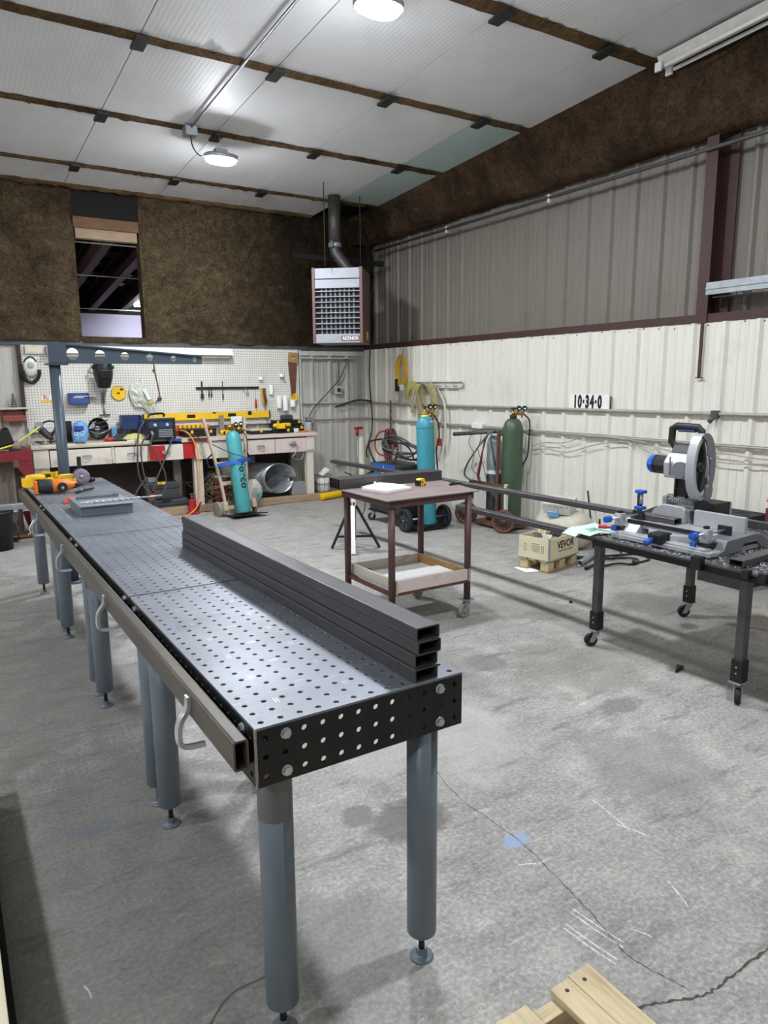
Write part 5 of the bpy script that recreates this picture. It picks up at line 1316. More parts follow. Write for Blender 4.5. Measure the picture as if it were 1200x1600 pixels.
for k, (x, y, s, t_) in enumerate(((0.08, 0.10, 0.11, 0.6), (0.14, 0.20, 0.12, -0.5), (0.33, 0.16, 0.16, 0.3), (0.24, 0.24, 0.10, 0.9), (0.42, 0.22, 0.10, -0.3))):
    m = MB(); m.sheet(lambda u, v: (x + s * (u - 0.5) + 0.02 * math.sin(v * 5), y + s * 0.7 * (v - 0.5), 0.19 + (u - 0.5) * s * t_ + 0.02 * math.sin(u * 6 + k)), 8, 6)
    o = m.build('torn_cardboard', ('flux_bag', 'paper', 'black', 'wood_new', 'aged_white')[k], solid=0.003); o.matrix_basis = wm(CB); o.location = wm(CB).translation; o.rotation_euler = (0, 0, 0.21)
    tag(o, ['torn grey cardboard flap at the near left corner inside the crate', 'crumpled white paper near the back left inside the crate', 'folded black sheet in the middle of the crate', 'tan cardboard piece at the back of the crate', 'pale cardboard piece at the right end of the crate'][k], 'scrap', 'packing scrap in the plywood crate')
m = MB(); m.sheet(lambda u, v: (4.42 + 0.13 * u + 0.03 * v, 4.62 + 0.2 * v - 0.05 * u, 0.003 + 0.004 * math.sin(u * 8) ** 2), 6, 6); m.one('paper_sheet', 'paper', 'white paper sheet lying on the floor in front of the crate', 'paper', solid=0.0008)

m = MB()
m.M = Matrix.Translation((5.52, 5.22, 0.19)) @ Matrix.Rotation(PI / 2, 4, 'X')
m.lathe([(0, -0.33), (0.09, -0.32), (0.15, -0.29), (0.185, -0.22), (0.188, 0), (0.185, 0.22), (0.15, 0.29), (0.09, 0.32), (0, 0.33)], n=28); m.M = None
tk = m.one('pale_tank', 'tank_grey', 'pale grey rounded tank lying by the wall behind the crate', 'tank')
m = MB(); m.bx(-0.07, 0.07, -0.14, 0.13, 0.375, 0.38); m.cyl((0, 0, 0.37), (0, 0, 0.40), 0.03, n=12); m.build('top_fitting', 'galv', tk)
PB = thing('paper_carton', 'battered white printed carton tilted on top of the pale tank', 'carton', (5.46, 5.22, 0.385), 0.35, rx=0.0, ry=-0.35)
m = MB(); m.bx(-0.10, 0.10, -0.15, 0.15, 0.0, 0.12); m.build('carton_body', 'aged_white', PB, bev=0.004)
m = MB()
for k in range(12): m.bx(-0.1012, -0.1, -0.13 + 0.022 * k, -0.117 + 0.022 * k, 0.085, 0.10 - 0.01 * (k % 3))
m.bx(-0.1012, -0.1, -0.02, -0.015, 0.02, 0.1); m.build('carton_print', 'ink_grey', PB)
m = MB(); m.bx(-0.115, -0.101, -0.02, 0.10, -0.02, 0.03); m.build('blue_tag', 'blue_hood', PB)
m = MB(); m.cyl((5.62, 4.90, 0.02), (5.72, 5.10, 0.58), 0.010, n=8); m.one('wall_rod', 'ink', 'thin black rod leaning on the wall beside the pale tank', 'rod')
m = MB(); m.pipe((4.98, 4.50, 0.031), (5.42, 4.70, 0.031), 0.030, 0.004); m.one('grey_duct', 'galv', 'short grey pipe lying on the floor beside the pallet', 'pipe')
m = MB(); m.lathe([(0, 0), (0.016, 0.002), (0.018, 0.02), (0.013, 0.04), (0.012, 0.32), (0, 0.322)], (4.93, 4.38, 0.019), (1, 0.32, 0), 12); m.one('black_bar', 'black', 'short black bar lying on the floor by the left leg of the saw table', 'bar')
CF = thing('cable_on_floor', 'tangled black cables on the floor by the wall under the saw table', 'cable', (5.4, 4.4, 0))
for k, P in enumerate(([(5.15, 4.72, 0.01), (5.5, 4.62, 0.01), (5.78, 4.5, 0.012), (5.72, 4.3, 0.01), (5.4, 4.28, 0.01)], [(5.2, 4.8, 0.012), (5.45, 4.5, 0.014), (5.7, 4.62, 0.02), (5.8, 4.9, 0.05)], [(5.05, 4.36, 0.01), (5.3, 4.34, 0.02), (5.45, 4.25, 0.012), (5.6, 4.35, 0.02), (5.5, 4.55, 0.014)], [(5.75, 4.95, 0.3), (5.72, 4.92, 0.1), (5.6, 4.8, 0.015), (5.35, 4.55, 0.03), (5.5, 4.4, 0.03)])):
    m = MB(); m.tube(spl(P, 8), 0.010, 7); m.build('cable', 'ink', CF, world=True)
m = MB(); m.lathe([(0, 0), (0.016, 0), (0.02, 0.02), (0.02, 0.07), (0, 0.075)], (5.45, 4.25, 0.022), (0.6, 0.6, 0), 10); m.build('cable_plug', 'ink', CF, world=True)
m = MB(); m.prism([(0, 0), (0.06, 0.01), (0.10, 0.022), (0.10, -0.022), (0.06, -0.012)], 0.02, rot(0, 0, 0.35, (3.58, 2.46, 0.001))); m.one('steel_scrap', 'black', 'small dark steel scrap on the floor in front of the saw table', 'scrap', bev=0.003)
m = MB(); m.ball((4.08, 3.76, 0.012), (0.016, 0.014, 0.012), 10, 6); m.one('dark_pebble', 'black', 'tiny dark lump on the open floor between cart and saw table', 'lump')
# second arm of a stand seen under the cart: far end of the low tube rests here
m = MB(); m.bx(5.69, 5.75, 5.02, 5.08, 0.0, 0.02); m.bx(5.7, 5.74, 5.03, 5.07, 0.02, 0.1)
m.bm.free()
# ---------------------------------------------------------------- workbench along the back wall
BY = 9.32                                                    # front edge
WBn = thing('workbench', 'long cream painted wooden workbench with drawers under the pegboard', 'workbench', (2.8, 9.6, 0))
m = MB(); m.bx(0.93, 2.33, BY, 9.87, 0.955, 1.01); m.bx(2.33, 2.72, BY + 0.10, 9.87, 0.975, 1.01); m.bx(2.72, 4.70, BY, 9.87, 0.955, 1.01); m.build('bench_top', 'bench_top', WBn, world=True, bev=0.004)
m = MB(); m.bx(0.93, 2.30, BY - 0.004, BY, 0.975, 1.008); m.build('front_lip', 'bench_paint', WBn, world=True)
m = MB(); m.bx(2.55, 2.80, BY + 0.02, BY + 0.10, 0.975, 1.006); m.build('front_lip', 'blue', WBn, world=True, label='blue painted front edge')
m = MB(); m.bx(2.80, 3.10, BY - 0.004, BY, 0.965, 1.006); m.build('front_lip', 'red_dark', WBn, world=True, label='red painted front edge')
m = MB(); m.bx(3.10, 4.70, BY - 0.004, BY, 0.962, 1.008); m.build('front_lip', 'bench_pink', WBn, world=True)
m = MB(); m.bx(0.97, 4.60, 9.84, 9.86, 0.1, 0.95); m.build('shade_sheet', 'wood_dark', WBn, world=True)  # dark sheet added to deepen the shade under the bench
for x0, x1, mt, z0 in ((0.95, 1.12, 'bench_paint', 0.73), (1.84, 1.87, 'bench_paint', 0.74), (2.74, 2.90, 'red', 0.74), (2.90, 3.60, 'bench_paint', 0.72), (4.54, 4.66, 'bench_paint', 0.75)):
    m = MB(); m.bx(x0, x1, BY + 0.02, BY + 0.05, z0, 0.945); m.build('apron', mt, WBn, world=True)
for x0, x1, mt in ((1.13, 1.835, 'bench_paint'), (1.875, 2.28, 'bench_paint'), (2.29, 2.735, 'bench_paint'), (3.61, 4.04, 'bench_pink'), (4.05, 4.535, 'bench_pink')):
    m = MB(); m.bx(x0, x1, BY + 0.012, BY + 0.40, 0.735, 0.935); d = m.build('drawer', mt, WBn, world=True, bev=0.004)
    xc = (x0 + x1) / 2 + (0.06 if x0 < 1.5 else 0); 
    if x0 < 4.04:
        m = MB(); m.tube(spl([(xc - 0.05, BY + 0.012, 0.85), (xc - 0.045, BY - 0.012, 0.83), (xc, BY - 0.018, 0.825), (xc + 0.045, BY - 0.012, 0.83), (xc + 0.05, BY + 0.012, 0.85)]), 0.006, 6); m.bx(xc - 0.055, xc + 0.055, BY + 0.008, BY + 0.012, 0.84, 0.86); m.build('drawer_pull', 'galv', d, world=True)
    if x0 == 2.29:
        m = MB(); m.bx(2.295, 2.50, BY + 0.010, BY + 0.012, 0.74, 0.93); m.build('red_patch', 'red', d, world=True, label='red painted left half of the drawer')
for x, y, w_, mt in ((0.95, BY + 0.05, 0.17, 'bench_paint'), (2.88, BY + 0.05, 0.12, 'bench_pink'), (4.55, BY + 0.05, 0.11, 'bench_paint'), (2.70, 9.70, 0.10, 'wood_grey'), (4.45, 9.70, 0.09, 'wood_grey'), (0.97, 9.70, 0.10, 'wood_grey')):
    m = MB(); m.bx(x, x + w_, y, y + 0.09, 0.10 if y < 9.5 else 0.0, 0.95); m.build('leg', mt, WBn, world=True, bev=0.004)
m = MB(); m.bx(0.95, 4.76, BY + 0.0, BY + 0.10, 0.001, 0.10); m.build('sill_beam', 'wood_old', WBn, world=True, bev=0.008)
m = MB(); m.tube(spl([(4.30, BY + 0.01, 0.87), (4.35, BY - 0.03, 0.86), (4.37, BY - 0.03, 0.80), (4.33, BY - 0.03, 0.72), (4.28, BY - 0.03, 0.66), (4.36, BY - 0.03, 0.63), (4.43, BY - 0.03, 0.64), (4.47, BY - 0.03, 0.73)]), 0.005, 6)
m.one('bent_wire', 'galv', 'bent wire hook hanging from the right drawer of the workbench', 'wire')
m = MB(); m.ball((4.31, BY + 0.0, 0.86), (0.06, 0.012, 0.035), 12, 8); m.one('drawer_lock', 'galv', 'dented round metal plate on the right drawer of the workbench', 'lock plate')

# pegboard and what hangs on it
m = MB(); m.bx(0.97, 4.70, 9.885, 9.898, 1.18, 2.20); pgb = tag(m.build('pegboard', 'pegboard'), 'wide white perforated pegboard on the back wall above the workbench', 'pegboard')
m = MB(); m.bx(0.93, 0.975, 9.86, 9.90, 1.40, 2.20); m.build('edge_strip', 'wood_dark', pgb)
m = MB(); m.bx(0.98, 4.69, 9.87, 9.884, 1.13, 1.185); m.build('bottom_rail', 'aged_white', pgb)
PY = 9.884
SL_ = thing('strip_light', 'long unlit white strip light fixture along the top of the pegboard', 'light fixture', (2.4, 9.80, 2.09))
m = MB(); m.prism([(9.74, 2.10), (9.88, 2.09), (9.88, 2.19), (9.78, 2.19)], 2.38, Matrix(((0, 0, 1, 1.26), (1, 0, 0, 0), (0, 1, 0, 0), (0, 0, 0, 1)))); m.build('housing', 'white', SL_, world=True)
m = MB(); m.cyl((1.30, 9.80, 2.075), (3.6, 9.80, 2.075), 0.016, n=10); m.build('tube', 'paper', SL_, world=True)
m = MB(); m.bx(1.02, 1.24, 9.85, 9.884, 2.09, 2.195); f = m.one('wall_box', 'aged_white', 'small white framed box at the top left corner of the pegboard', 'box', bev=0.004)
m = MB(); m.bx(-0.09, 0.09, -0.019, -0.017, 0.025, 0.08); m.build('inset_panel', 'ply', f)


def hood(name, label, loc, mat, lens, rz=0.0, s=1.0, rx=0.0, grp=None):
    T = thing(name, label, 'welding helmet', loc, rz, grp, rx=rx)
    def f(u, v):
        a = PI * (u * 1.16 - 0.08); k = 1 - 0.85 * max(0, v - 0.45) ** 1.3 - 0.45 * max(0, 0.28 - v)
        return (-0.115 * s * math.cos(a) * k, -0.14 * s * math.sin(a) * (0.55 + 0.45 * math.sin(PI * min(1, v * 0.8 + 0.2))), 0.17 * s - 0.34 * s * v)
    m = MB(); m.sheet(f, 20, 16); m.build('shell', mat, T, solid=0.006)
    m = MB(); m.bx(-0.065 * s, 0.065 * s, -0.148 * s, -0.12 * s, -0.045 * s, 0.055 * s); m.build('lens_frame', 'black', T, bev=0.008)
    m = MB(); m.bx(-0.05 * s, 0.05 * s, -0.15 * s, -0.147 * s, -0.03 * s, 0.04 * s); m.build('lens', lens, T)
    m = MB()
    for q in (-1, 1): m.cyl((q * 0.115 * s, 0.0, 0.09 * s), (q * 0.135 * s, 0.0, 0.09 * s), 0.022 * s, n=12)
    m.build('pivot_knob', 'black', T)
    m = MB(); m.tube([(0.10 * s * math.cos(a), 0.03 + 0.06 * s * math.sin(a), 0.15 * s) for a in [2 * PI * i / 20 for i in range(20)]], 0.008, 6, True); m.build('headband', 'black', T)
    return T


hood('welding_helmet', 'black welding helmet hanging on the pegboard under the pierced arm', (1.89, 9.76, 1.84), 'black', 'lens_black', 0.1, 1.0)
FS = thing('face_shield', 'white and black face shield hanging at the top left of the pegboard', 'face shield', (1.06, 9.82, 1.90), 0, rx=0.25)
m = MB(); m.ball((0, 0, 0.03), (0.075, 0.05, 0.12), 18, 12); m.build('crown', 'white', FS)
m = MB(); m.tube([(0.095 * math.cos(a), -0.01, -0.03 + 0.125 * math.sin(a)) for a in [PI * (0.92 + 1.16 * i / 20) for i in range(21)]], 0.022, 8); m.build('brow_band', 'black', FS)
m = MB(); m.tube(spl([(-0.07, 0, 0.09), (-0.04, -0.02, 0.145), (0.02, -0.02, 0.16), (0.07, 0, 0.10)]), 0.008, 6); m.build('strap', 'black', FS)
m = MB(); m.ball((0.0, -0.04, 0.06), (0.04, 0.02, 0.045), 12, 8); m.build('visor', 'flux_bag', FS)


def bin_(label, x, z, w_, h, d, mat, y=PY, fill=True, group=None):
    T = thing('storage_bin', label, 'bin', (x, y, z), 0, group)
    m = MB(); t = 0.004
    side = [(-d, 0.0), (0, 0), (0, h), (-d * 0.55, h), (-d, h * 0.55)]
    for sx in (-w_ / 2, w_ / 2 - t): m.prism(side, t, Matrix(((0, 0, 1, sx), (1, 0, 0, 0), (0, 1, 0, 0), (0, 0, 0, 1))))
    m.bx(-w_ / 2, w_ / 2, -d, 0, 0, t); m.bx(-w_ / 2, w_ / 2, -t, 0, 0, h); m.bx(-w_ / 2, w_ / 2, -d, -d + t, 0, h * 0.55); m.build('shell', mat, T)
    return T


b1 = bin_('blue plastic bin with scraps hanging on the pegboard left of the yellow disc', 1.585, 1.47, 0.24, 0.14, 0.12, 'bin_blue')
m = MB(); m.ball((1.58, PY - 0.06, 1.545), (0.07, 0.04, 0.03), 10, 6); m.bx(1.60, 1.80, PY - 0.08, PY - 0.04, 1.56, 1.575, None); m.one('scrap_bits', 'flux_bag', 'pale scraps sticking out of the blue pegboard bin', 'scrap')
bin_('dark blue bin on the bench under the hanging plastic bag', 2.185, 1.13, 0.26, 0.185, 0.15, 'blue_dark', 9.80)
GD = thing('cutting_disc', 'round yellow cutting disc hanging on the pegboard', 'disc', (2.085, PY, 1.60))
m = MB(); m.cyl((0, -0.012, 0), (0, -0.018, 0), 0.09, n=40); m.build('disc', 'yellow', GD)
m = MB(); m.cyl((0, -0.010, 0), (0, -0.0175, 0), 0.094, n=40); m.build('dark_rim', 'wood_dark', GD)
m = MB(); m.cyl((0, -0.018, 0), (0, -0.0195, 0), 0.014, n=16); m.bx(0.02, 0.06, -0.0186, -0.018, 0.035, 0.06); m.bx(-0.03, -0.01, -0.0186, -0.018, -0.01, 0.0); m.build('label_print', 'ink', GD)
BG = thing('plastic_bag', 'crumpled clear plastic bag with a white label hanging on the pegboard', 'bag', (2.39, PY - 0.05, 1.58))
m = MB()
def bagf(u, v):
    x = -0.165 + 0.33 * u + 0.05 * (v - 0.5); z = 0.17 - 0.33 * v - 0.16 * (u - 0.35) ** 2 * 2 - 0.12 * u + 0.03
    return (x * (0.75 + 0.3 * math.sin(PI * v)), -0.035 * math.sin(PI * u) * math.sin(PI * v) - 0.02 * nz(u * 4, v * 4, 2, 1.5), z)
m.sheet(bagf, 22, 20, smooth=False); m.build('film', 'clear', BG, solid=0.0015)
m = MB(); m.prism([(-0.02, 0.07), (0.025, 0.08), (0.085, -0.06), (0.04, -0.075)], 0.002, rot(PI / 2, 0, 0, (0, -0.065, 0))); m.build('paper_label', 'white', BG)
m = MB(); m.ball((0.07, -0.02, -0.10), (0.06, 0.02, 0.045), 12, 8); m.build('contents', 'glove_yellow', BG)
m = MB(); m.cyl((-0.02, 0.04, 0.19), (-0.02, -0.03, 0.21), 0.004, n=6); m.build('peg', 'galv', BG)
m = MB(); m.tube(spl([(2.565, PY - 0.02, 2.04), (2.57, PY - 0.02, 1.90), (2.60, PY - 0.02, 1.70), (2.615, PY - 0.02, 1.56), (2.58, PY - 0.02, 1.50), (2.56, PY - 0.02, 1.46)]), 0.006, 6); m.ball((2.555, PY - 0.025, 1.90), 0.016, 8, 6); m.ball((2.61, PY - 0.03, 1.52), (0.03, 0.015, 0.03), 8, 6); m.ball((2.50, PY - 0.03, 1.42), (0.02, 0.015, 0.035), 8, 6)
m.one('hanging_cable', 'rust_steel', 'brown cable with clamps hanging on the pegboard right of the plastic bag', 'cable')
CL = thing('hand_vise_clamp', 'rusty threaded clamp hanging upright below the black welding helmet', 'clamp', (1.89, PY - 0.02, 1.32))
m = MB(); m.cyl((0, 0, 0), (0, 0, 0.17), 0.011, n=8); m.build('bar', 'galv', CL)
m = MB()
for k in range(9): m.cyl((0, 0, 0.16 + k * 0.016), (0, 0, 0.166 + k * 0.016), 0.03 - 0.008 * (k % 2), n=8)
m.build('chain_stack', 'chain', CL)
m = MB(); m.bx(-0.06, 0.07, -0.01, 0.01, -0.005, 0.012); m.build('foot_bar', 'rust_steel', CL)
MBr = thing('magnetic_bar', 'long black magnetic tool bar on the pegboard', 'tool bar', (3.58, PY, 1.65))
m = MB(); m.bx(3.12, 4.05, PY - 0.022, PY, 1.635, 1.668); m.build('bar', 'black', MBr, world=True)
for x, h, u, w_, lab, mt in ((3.20, 0.15, 0.09, 0.022, 'thick black tool at the left end of the magnetic bar', 'tool_dark'), (3.30, 0.12, 0.02, 0.010, 'first of two short dark tools on the magnetic bar', 'tool_dark'), (3.335, 0.13, 0.02, 0.008, 'second of two short dark tools on the magnetic bar', 'tool_dark'), (3.50, 0.16, 0.09, 0.008, 'long thin black tool in the middle of the magnetic bar', 'ink')):
    m = MB(); m.bx(x - w_ / 2, x + w_ / 2, PY - 0.034, PY - 0.023, 1.655 - h, 1.655 + u); m.bx(x - w_, x + w_, PY - 0.036, PY - 0.023, 1.655 - h, 1.655 - h * 0.55); m.one('hand_tool', mt, lab, 'tool', 'tools on the magnetic bar')
m = MB(); m.tube(arc((3.84, PY - 0.03, 1.62), 0.035, 0, 2 * PI, 16), 0.004, 6, True); m.tube(arc((3.87, PY - 0.03, 1.56), 0.02, 0, 2 * PI, 12), 0.004, 6, True); m.one('wire_rings', 'chain', 'wire rings hanging near the right end of the magnetic bar', 'rings')
SD = thing('screwdriver', 'small screwdriver with a red handle hanging below the magnetic bar', 'screwdriver', (3.995, PY - 0.02, 1.36))
m = MB(); m.lathe([(0, 0), (0.015, 0.005), (0.017, 0.05), (0.012, 0.12), (0, 0.122)], n=10); m.build('handle', 'red', SD)
m = MB(); m.cyl((0, 0, 0.12), (0, 0, 0.26), 0.004, n=8); m.build('shaft', 'zinc', SD)
TW = thing('wire_hank', 'yellow and brown wire hank hanging right of the red screwdriver', 'wire', (4.11, PY - 0.03, 1.38))
for k in range(8):
    x = -0.035 + 0.01 * k
    m = MB(); m.tube(spl([(x, 0, 0.26), (x - 0.008, -0.02, 0.18), (x + 0.012, -0.02, 0.07), (x + 0.03 - 0.006 * k, -0.01, 0.01)]), 0.006, 5); m.build('strand', 'cord_yellow' if k < 3 else 'rust_steel', TW)
m = MB(); m.tube(spl([(0.02, 0, 0.02), (0.03, -0.01, -0.10), (0.05, 0, -0.22), (0.08, 0, -0.30)]), 0.004, 5); m.build('loose_end', 'hose_red', TW)
for x, z, h, mt, lab, d in ((4.24, 1.55, 0.14, 'white', 'white tubular holder on the pegboard left of the hand saw', 0.03), (4.08, 1.76, 0.05, 'white', 'small white hook on the pegboard above the wire hank', 0.03), (4.41, 1.80, 0.05, 'white', 'small white bracket on the pegboard beside the hand saw handle', 0.035), (4.46, 1.73, 0.03, 'galv', 'tiny metal hook on the pegboard beside the hand saw blade', 0.015)):
    m = MB(); m.lathe([(d * 0.9, 0), (d, h), (d * 0.8, h), (d * 0.7, 0.004), (0, 0.004)], (x, PY - d, z), n=16); m.bx(x - 0.006, x + 0.006, PY - d * 0.4, PY, z + h * 0.6, z + h * 0.8); m.one('peg_holder', mt, lab, 'holder')
for k, (x, z, h) in enumerate(((4.35, 1.35, 0.18), (4.45, 1.31, 0.22), (4.57, 1.36, 0.11))):
    m = MB(); m.lathe([(0.036, 0), (0.040, h), (0.036, h), (0.033, 0.006), (0, 0.006)], (x, PY - 0.045, z), n=18)
    m.one('white_cup', 'white', ('left one of three white cups on the pegboard below the hand saw', 'tallest and middle one of three white cups below the hand saw', 'right white cup on the pegboard holding yellow tools')[k], 'cup', 'white cups on the pegboard')
m = MB(); m.bx(4.54, 4.555, PY - 0.06, PY - 0.04, 1.47, 1.52); m.bx(4.60, 4.64, PY - 0.06, PY - 0.03, 1.45, 1.56); m.bx(4.57, 4.585, PY - 0.055, PY - 0.04, 1.47, 1.55); m.one('yellow_tool', 'yellow', 'yellow and black tools sticking out of the right white cup', 'tool')
SW = thing('hand_saw', 'old brown hand saw hanging point down at the right end of the pegboard', 'hand saw', (4.60, PY - 0.02, 1.82))
m = MB(); m.prism([(-0.075, 0.20), (0.065, 0.18), (0.03, -0.32), (-0.035, -0.32)], 0.002, rot(PI / 2, 0, -0.03)); m.build('blade', 'rust_steel', SW)
m = MB(); q = [(-0.075, 0.20), (0.07, 0.18), (0.085, 0.33), (-0.06, 0.34)]
holed(m, q, (0.005, 0.265), 0.028, 0.02, lambda u, v, w_: (u, -0.012 + w_, v), 16)
c = q
for a, b in zip(c, c[1:] + c[:1]): m.face([m.v((a[0], -0.012, a[1])), m.v((b[0], -0.012, b[1])), m.v((b[0], 0.008, b[1])), m.v((a[0], 0.008, a[1]))])
m.build('handle', 'wood_tan', SW)
SK = thing('brand_sticker', 'small red and yellow sticker on the pegboard beside the blue-grey post', 'sticker', (1.22, PY - 0.0005, 1.545))
m = MB(); m.bx(-0.065, 0.075, -0.001, 0, -0.045, 0.045); m.bx(0.0, 0.07, -0.0012, 0, -0.04, -0.02); m.build('backing', 'yellow', SK)
m = MB(); m.bx(-0.06, 0.07, -0.0013, -0.001, -0.018, 0.04); m.build('face', 'white', SK)
text('sticker_lettering', 'Ri', 0.08, 'red', SK, rot(PI / 2, 0, 0, (-0.01, -0.0015, 0.01)), world=False, bold=0.001, depth=0.0003)

# level leaning on the pegboard
LV = thing('spirit_level', 'long yellow spirit level resting along the bottom of the pegboard', 'level', (3.28, 9.842, 1.20), 0, ry=-0.0)
m = MB(); m.bx(-0.90, 0.90, -0.012, 0.012, 0.02, 0.115); m.build('body', 'yellow', LV, bev=0.002)
for x in (-0.92, 0.90):
    m = MB(); m.bx(x, x + 0.02, -0.014, 0.014, 0.018, 0.117); m.build('end_cap', 'black', LV)
for x, w_, z0, z1 in ((-0.26, 0.12, 0.045, 0.095), (0.33, 0.12, 0.045, 0.095), (0.07, 0.05, 0.095, 0.117), (0.60, 0.06, 0.06, 0.117)):
    m = MB(); m.bx(x - w_ / 2, x + w_ / 2, -0.0135, 0.0135, z0, z1); m.build('vial_window', 'black', LV, bev=0.004)
for x in (-0.5, 0.2, 0.85):
    m = MB(); m.bx(x, x + 0.01, -0.02, 0.035, 0.005, 0.02); m.build('resting_hook', 'galv', LV)

# things on the bench top
BZ = 1.011
WD = thing('inverter_welder', 'black and blue portable welder with carry handle standing on the workbench', 'welder', (2.45, 9.48, BZ))
m = MB(); m.bx(-0.19, 0.19, -0.16, 0.20, 0.02, 0.24); m.build('case', 'blue_dark', WD, bev=0.015)
m = MB(); m.bx(-0.195, 0.195, -0.185, -0.155, 0.0, 0.275); fr = m.build('front_panel', 'black', WD, bev=0.02)
m = MB(); m.bx(-0.15, 0.15, -0.188, -0.185, 0.15, 0.225); m.build('blue_face', 'blue_dark', fr)
for x in (-0.07, 0.085):
    m = MB(); m.cyl((x, -0.188, 0.188), (x, -0.205, 0.188), 0.022, 0.018, 18); m.build('dial_knob', 'aged_white', fr)
m = MB()
for k in range(5): m.bx(-0.03, 0.15, -0.189, -0.185, 0.03 + 0.022 * k, 0.042 + 0.022 * k)
m.build('vent_slots', 'galv', fr)
for x in (-0.12,):
    m = MB(); m.cyl((x, -0.185, 0.10), (x, -0.25, 0.07), 0.022, 0.014, 12); m.build('cable_socket', 'galv', fr)
m = MB(); m.tube(spl([(-0.13, -0.14, 0.26), (-0.12, -0.13, 0.315), (0.0, -0.02, 0.325), (0.12, 0.1, 0.315), (0.13, 0.12, 0.25)]), 0.014, 8); m.build('carry_handle', 'black', WD)
m = MB(); m.bx(-0.14, 0.12, -0.17, -0.13, 0.272, 0.285); m.build('stick_rack', 'glove_yellow', WD)
WL = thing('welding_leads', 'grey welding leads hanging in long loops from the black and blue portable welder', 'cable', (2.35, 9.25, 0.2))
for P in ([(2.33, 9.24, 1.09), (2.30, 9.22, 0.95), (2.36, 9.22, 0.80), (2.44, 9.22, 0.62), (2.46, 9.23, 0.45), (2.42, 9.23, 0.33), (2.33, 9.22, 0.30)],
          [(2.60, 9.27, 1.05), (2.50, 9.24, 0.85), (2.42, 9.22, 0.68), (2.34, 9.22, 0.52), (2.28, 9.22, 0.36)],
          [(2.24, 9.27, 1.25), (2.16, 9.24, 1.12), (2.12, 9.22, 0.85), (2.12, 9.22, 0.60), (2.18, 9.22, 0.42), (2.26, 9.22, 0.32)],
          [(2.28, 9.25, 1.08), (2.18, 9.23, 0.96), (2.17, 9.22, 0.72), (2.20, 9.22, 0.50), (2.24, 9.22, 0.30), (2.25, 9.22, 0.14)],
          [(2.22, 9.22, 0.55), (2.10, 9.22, 0.40), (2.03, 9.21, 0.25), (2.05, 9.20, 0.12), (2.12, 9.2, 0.05)]):
    m = MB(); m.tube(spl(P, 7), 0.0105, 7); m.build('lead', 'cord_grey', WL, world=True)
m = MB(); m.bx(2.22, 2.30, 9.20, 9.235, 0.24, 0.36); m.bx(2.24, 2.36, 9.20, 9.22, 0.34, 0.355); m.build('electrode_holder', 'rust_steel', WL, world=True)
m = MB(); m.tube(spl([(2.66, 9.5, 1.10), (2.78, 9.36, 1.10), (2.86, 9.28, 0.98), (2.91, 9.26, 0.78), (2.91, 9.26, 0.5), (2.90, 9.26, 0.25), (2.84, 9.22, 0.10), (2.72, 9.15, 0.03), (2.55, 9.05, 0.008)], 8), 0.008, 7); m.one('extension_cord', 'cord_orange', 'orange extension cord running from the bench top down to the floor', 'cord')
m = MB(); m.tube(spl([(2.68, 9.42, 1.12), (2.85, 9.32, 1.06), (3.05, 9.1, 0.93), (3.2, 8.8, 0.83), (3.35, 8.62, 0.78)], 8), 0.0065, 6); m.one('gas_hose', 'cord_grey', 'thin grey hose running from the portable welder to the slim teal cylinder', 'hose')

H2 = hood('welding_helmet', 'sky blue welding helmet with white scrawl lying on the workbench', (1.50, 9.42, 1.105), 'blue_hood', 'lens_blue', -0.25, 0.82, rx=-0.75)
m = MB()
m.tube(spl([(0.02, -0.128, -0.06), (0.05, -0.122, -0.04), (0.06, -0.118, -0.075), (0.03, -0.125, -0.10), (0.06, -0.114, -0.11)], 5), 0.004, 5); m.tube([Vector((-0.03 + 0.022 * math.cos(a), -0.128, -0.085 + 0.025 * math.sin(a))) for a in [2 * PI * i / 12 for i in range(12)]], 0.004, 5, True)
m.build('white_scrawl', 'white', H2)
HB = thing('welding_helmet', 'black welding helmet lying open side forward behind the sky blue one', 'welding helmet', (1.77, 9.62, BZ))
m = MB(); m.sheet(lambda u, v: (0.125 * math.cos(2 * PI * u) * math.sin(PI * (0.5 * v + 0.08)), 0.10 - 0.20 * (1 - v) * 0.2 - 0.16 * math.cos(PI * (0.5 * v + 0.08)) * -1 * 0.6, 0.145 + 0.14 * math.sin(2 * PI * u) * math.sin(PI * (0.5 * v + 0.08))), 24, 8); m.build('shell', 'black', HB, solid=0.005)
for z in (0.12, 0.19, 0.25):
    m = MB(); m.tube(spl([(-0.11, 0.02, z), (-0.04, -0.05, z - 0.03), (0.05, -0.05, z - 0.01), (0.11, 0.02, z + 0.01)]), 0.008, 6); m.build('headband', 'galv' if z == 0.12 else 'tool_dark', HB)
m = MB()
for k in range(6): m.tube(spl([(-0.16 + 0.008 * k, -0.02, 0.02 + 0.01 * k), (-0.15 - 0.004 * k, -0.05, 0.14), (-0.08, -0.04, 0.23 - 0.012 * k), (-0.04, 0, 0.24)]), 0.004, 5)
m.build('cage_wires', 'galv', HB)
m = MB(); m.bx(1.335, 1.44, 9.60, 9.62, BZ, 1.27); m.one('black_sheet', 'black', 'upright flat black panel beside the blue-grey post on the workbench', 'panel')
m = MB(); m.sheet(lambda u, v: (2.02 + 0.30 * u, 9.42 + 0.16 * v - 0.06 * u, BZ + 0.012 + 0.07 * math.sin(PI * u) ** 0.6 * math.sin(PI * v) + 0.012 * nz(u * 5, v * 5, 1)), 20, 14); m.one('work_glove', 'glove_yellow', 'pale yellow work glove lying on the bench left of the portable welder', 'glove', solid=0.006)
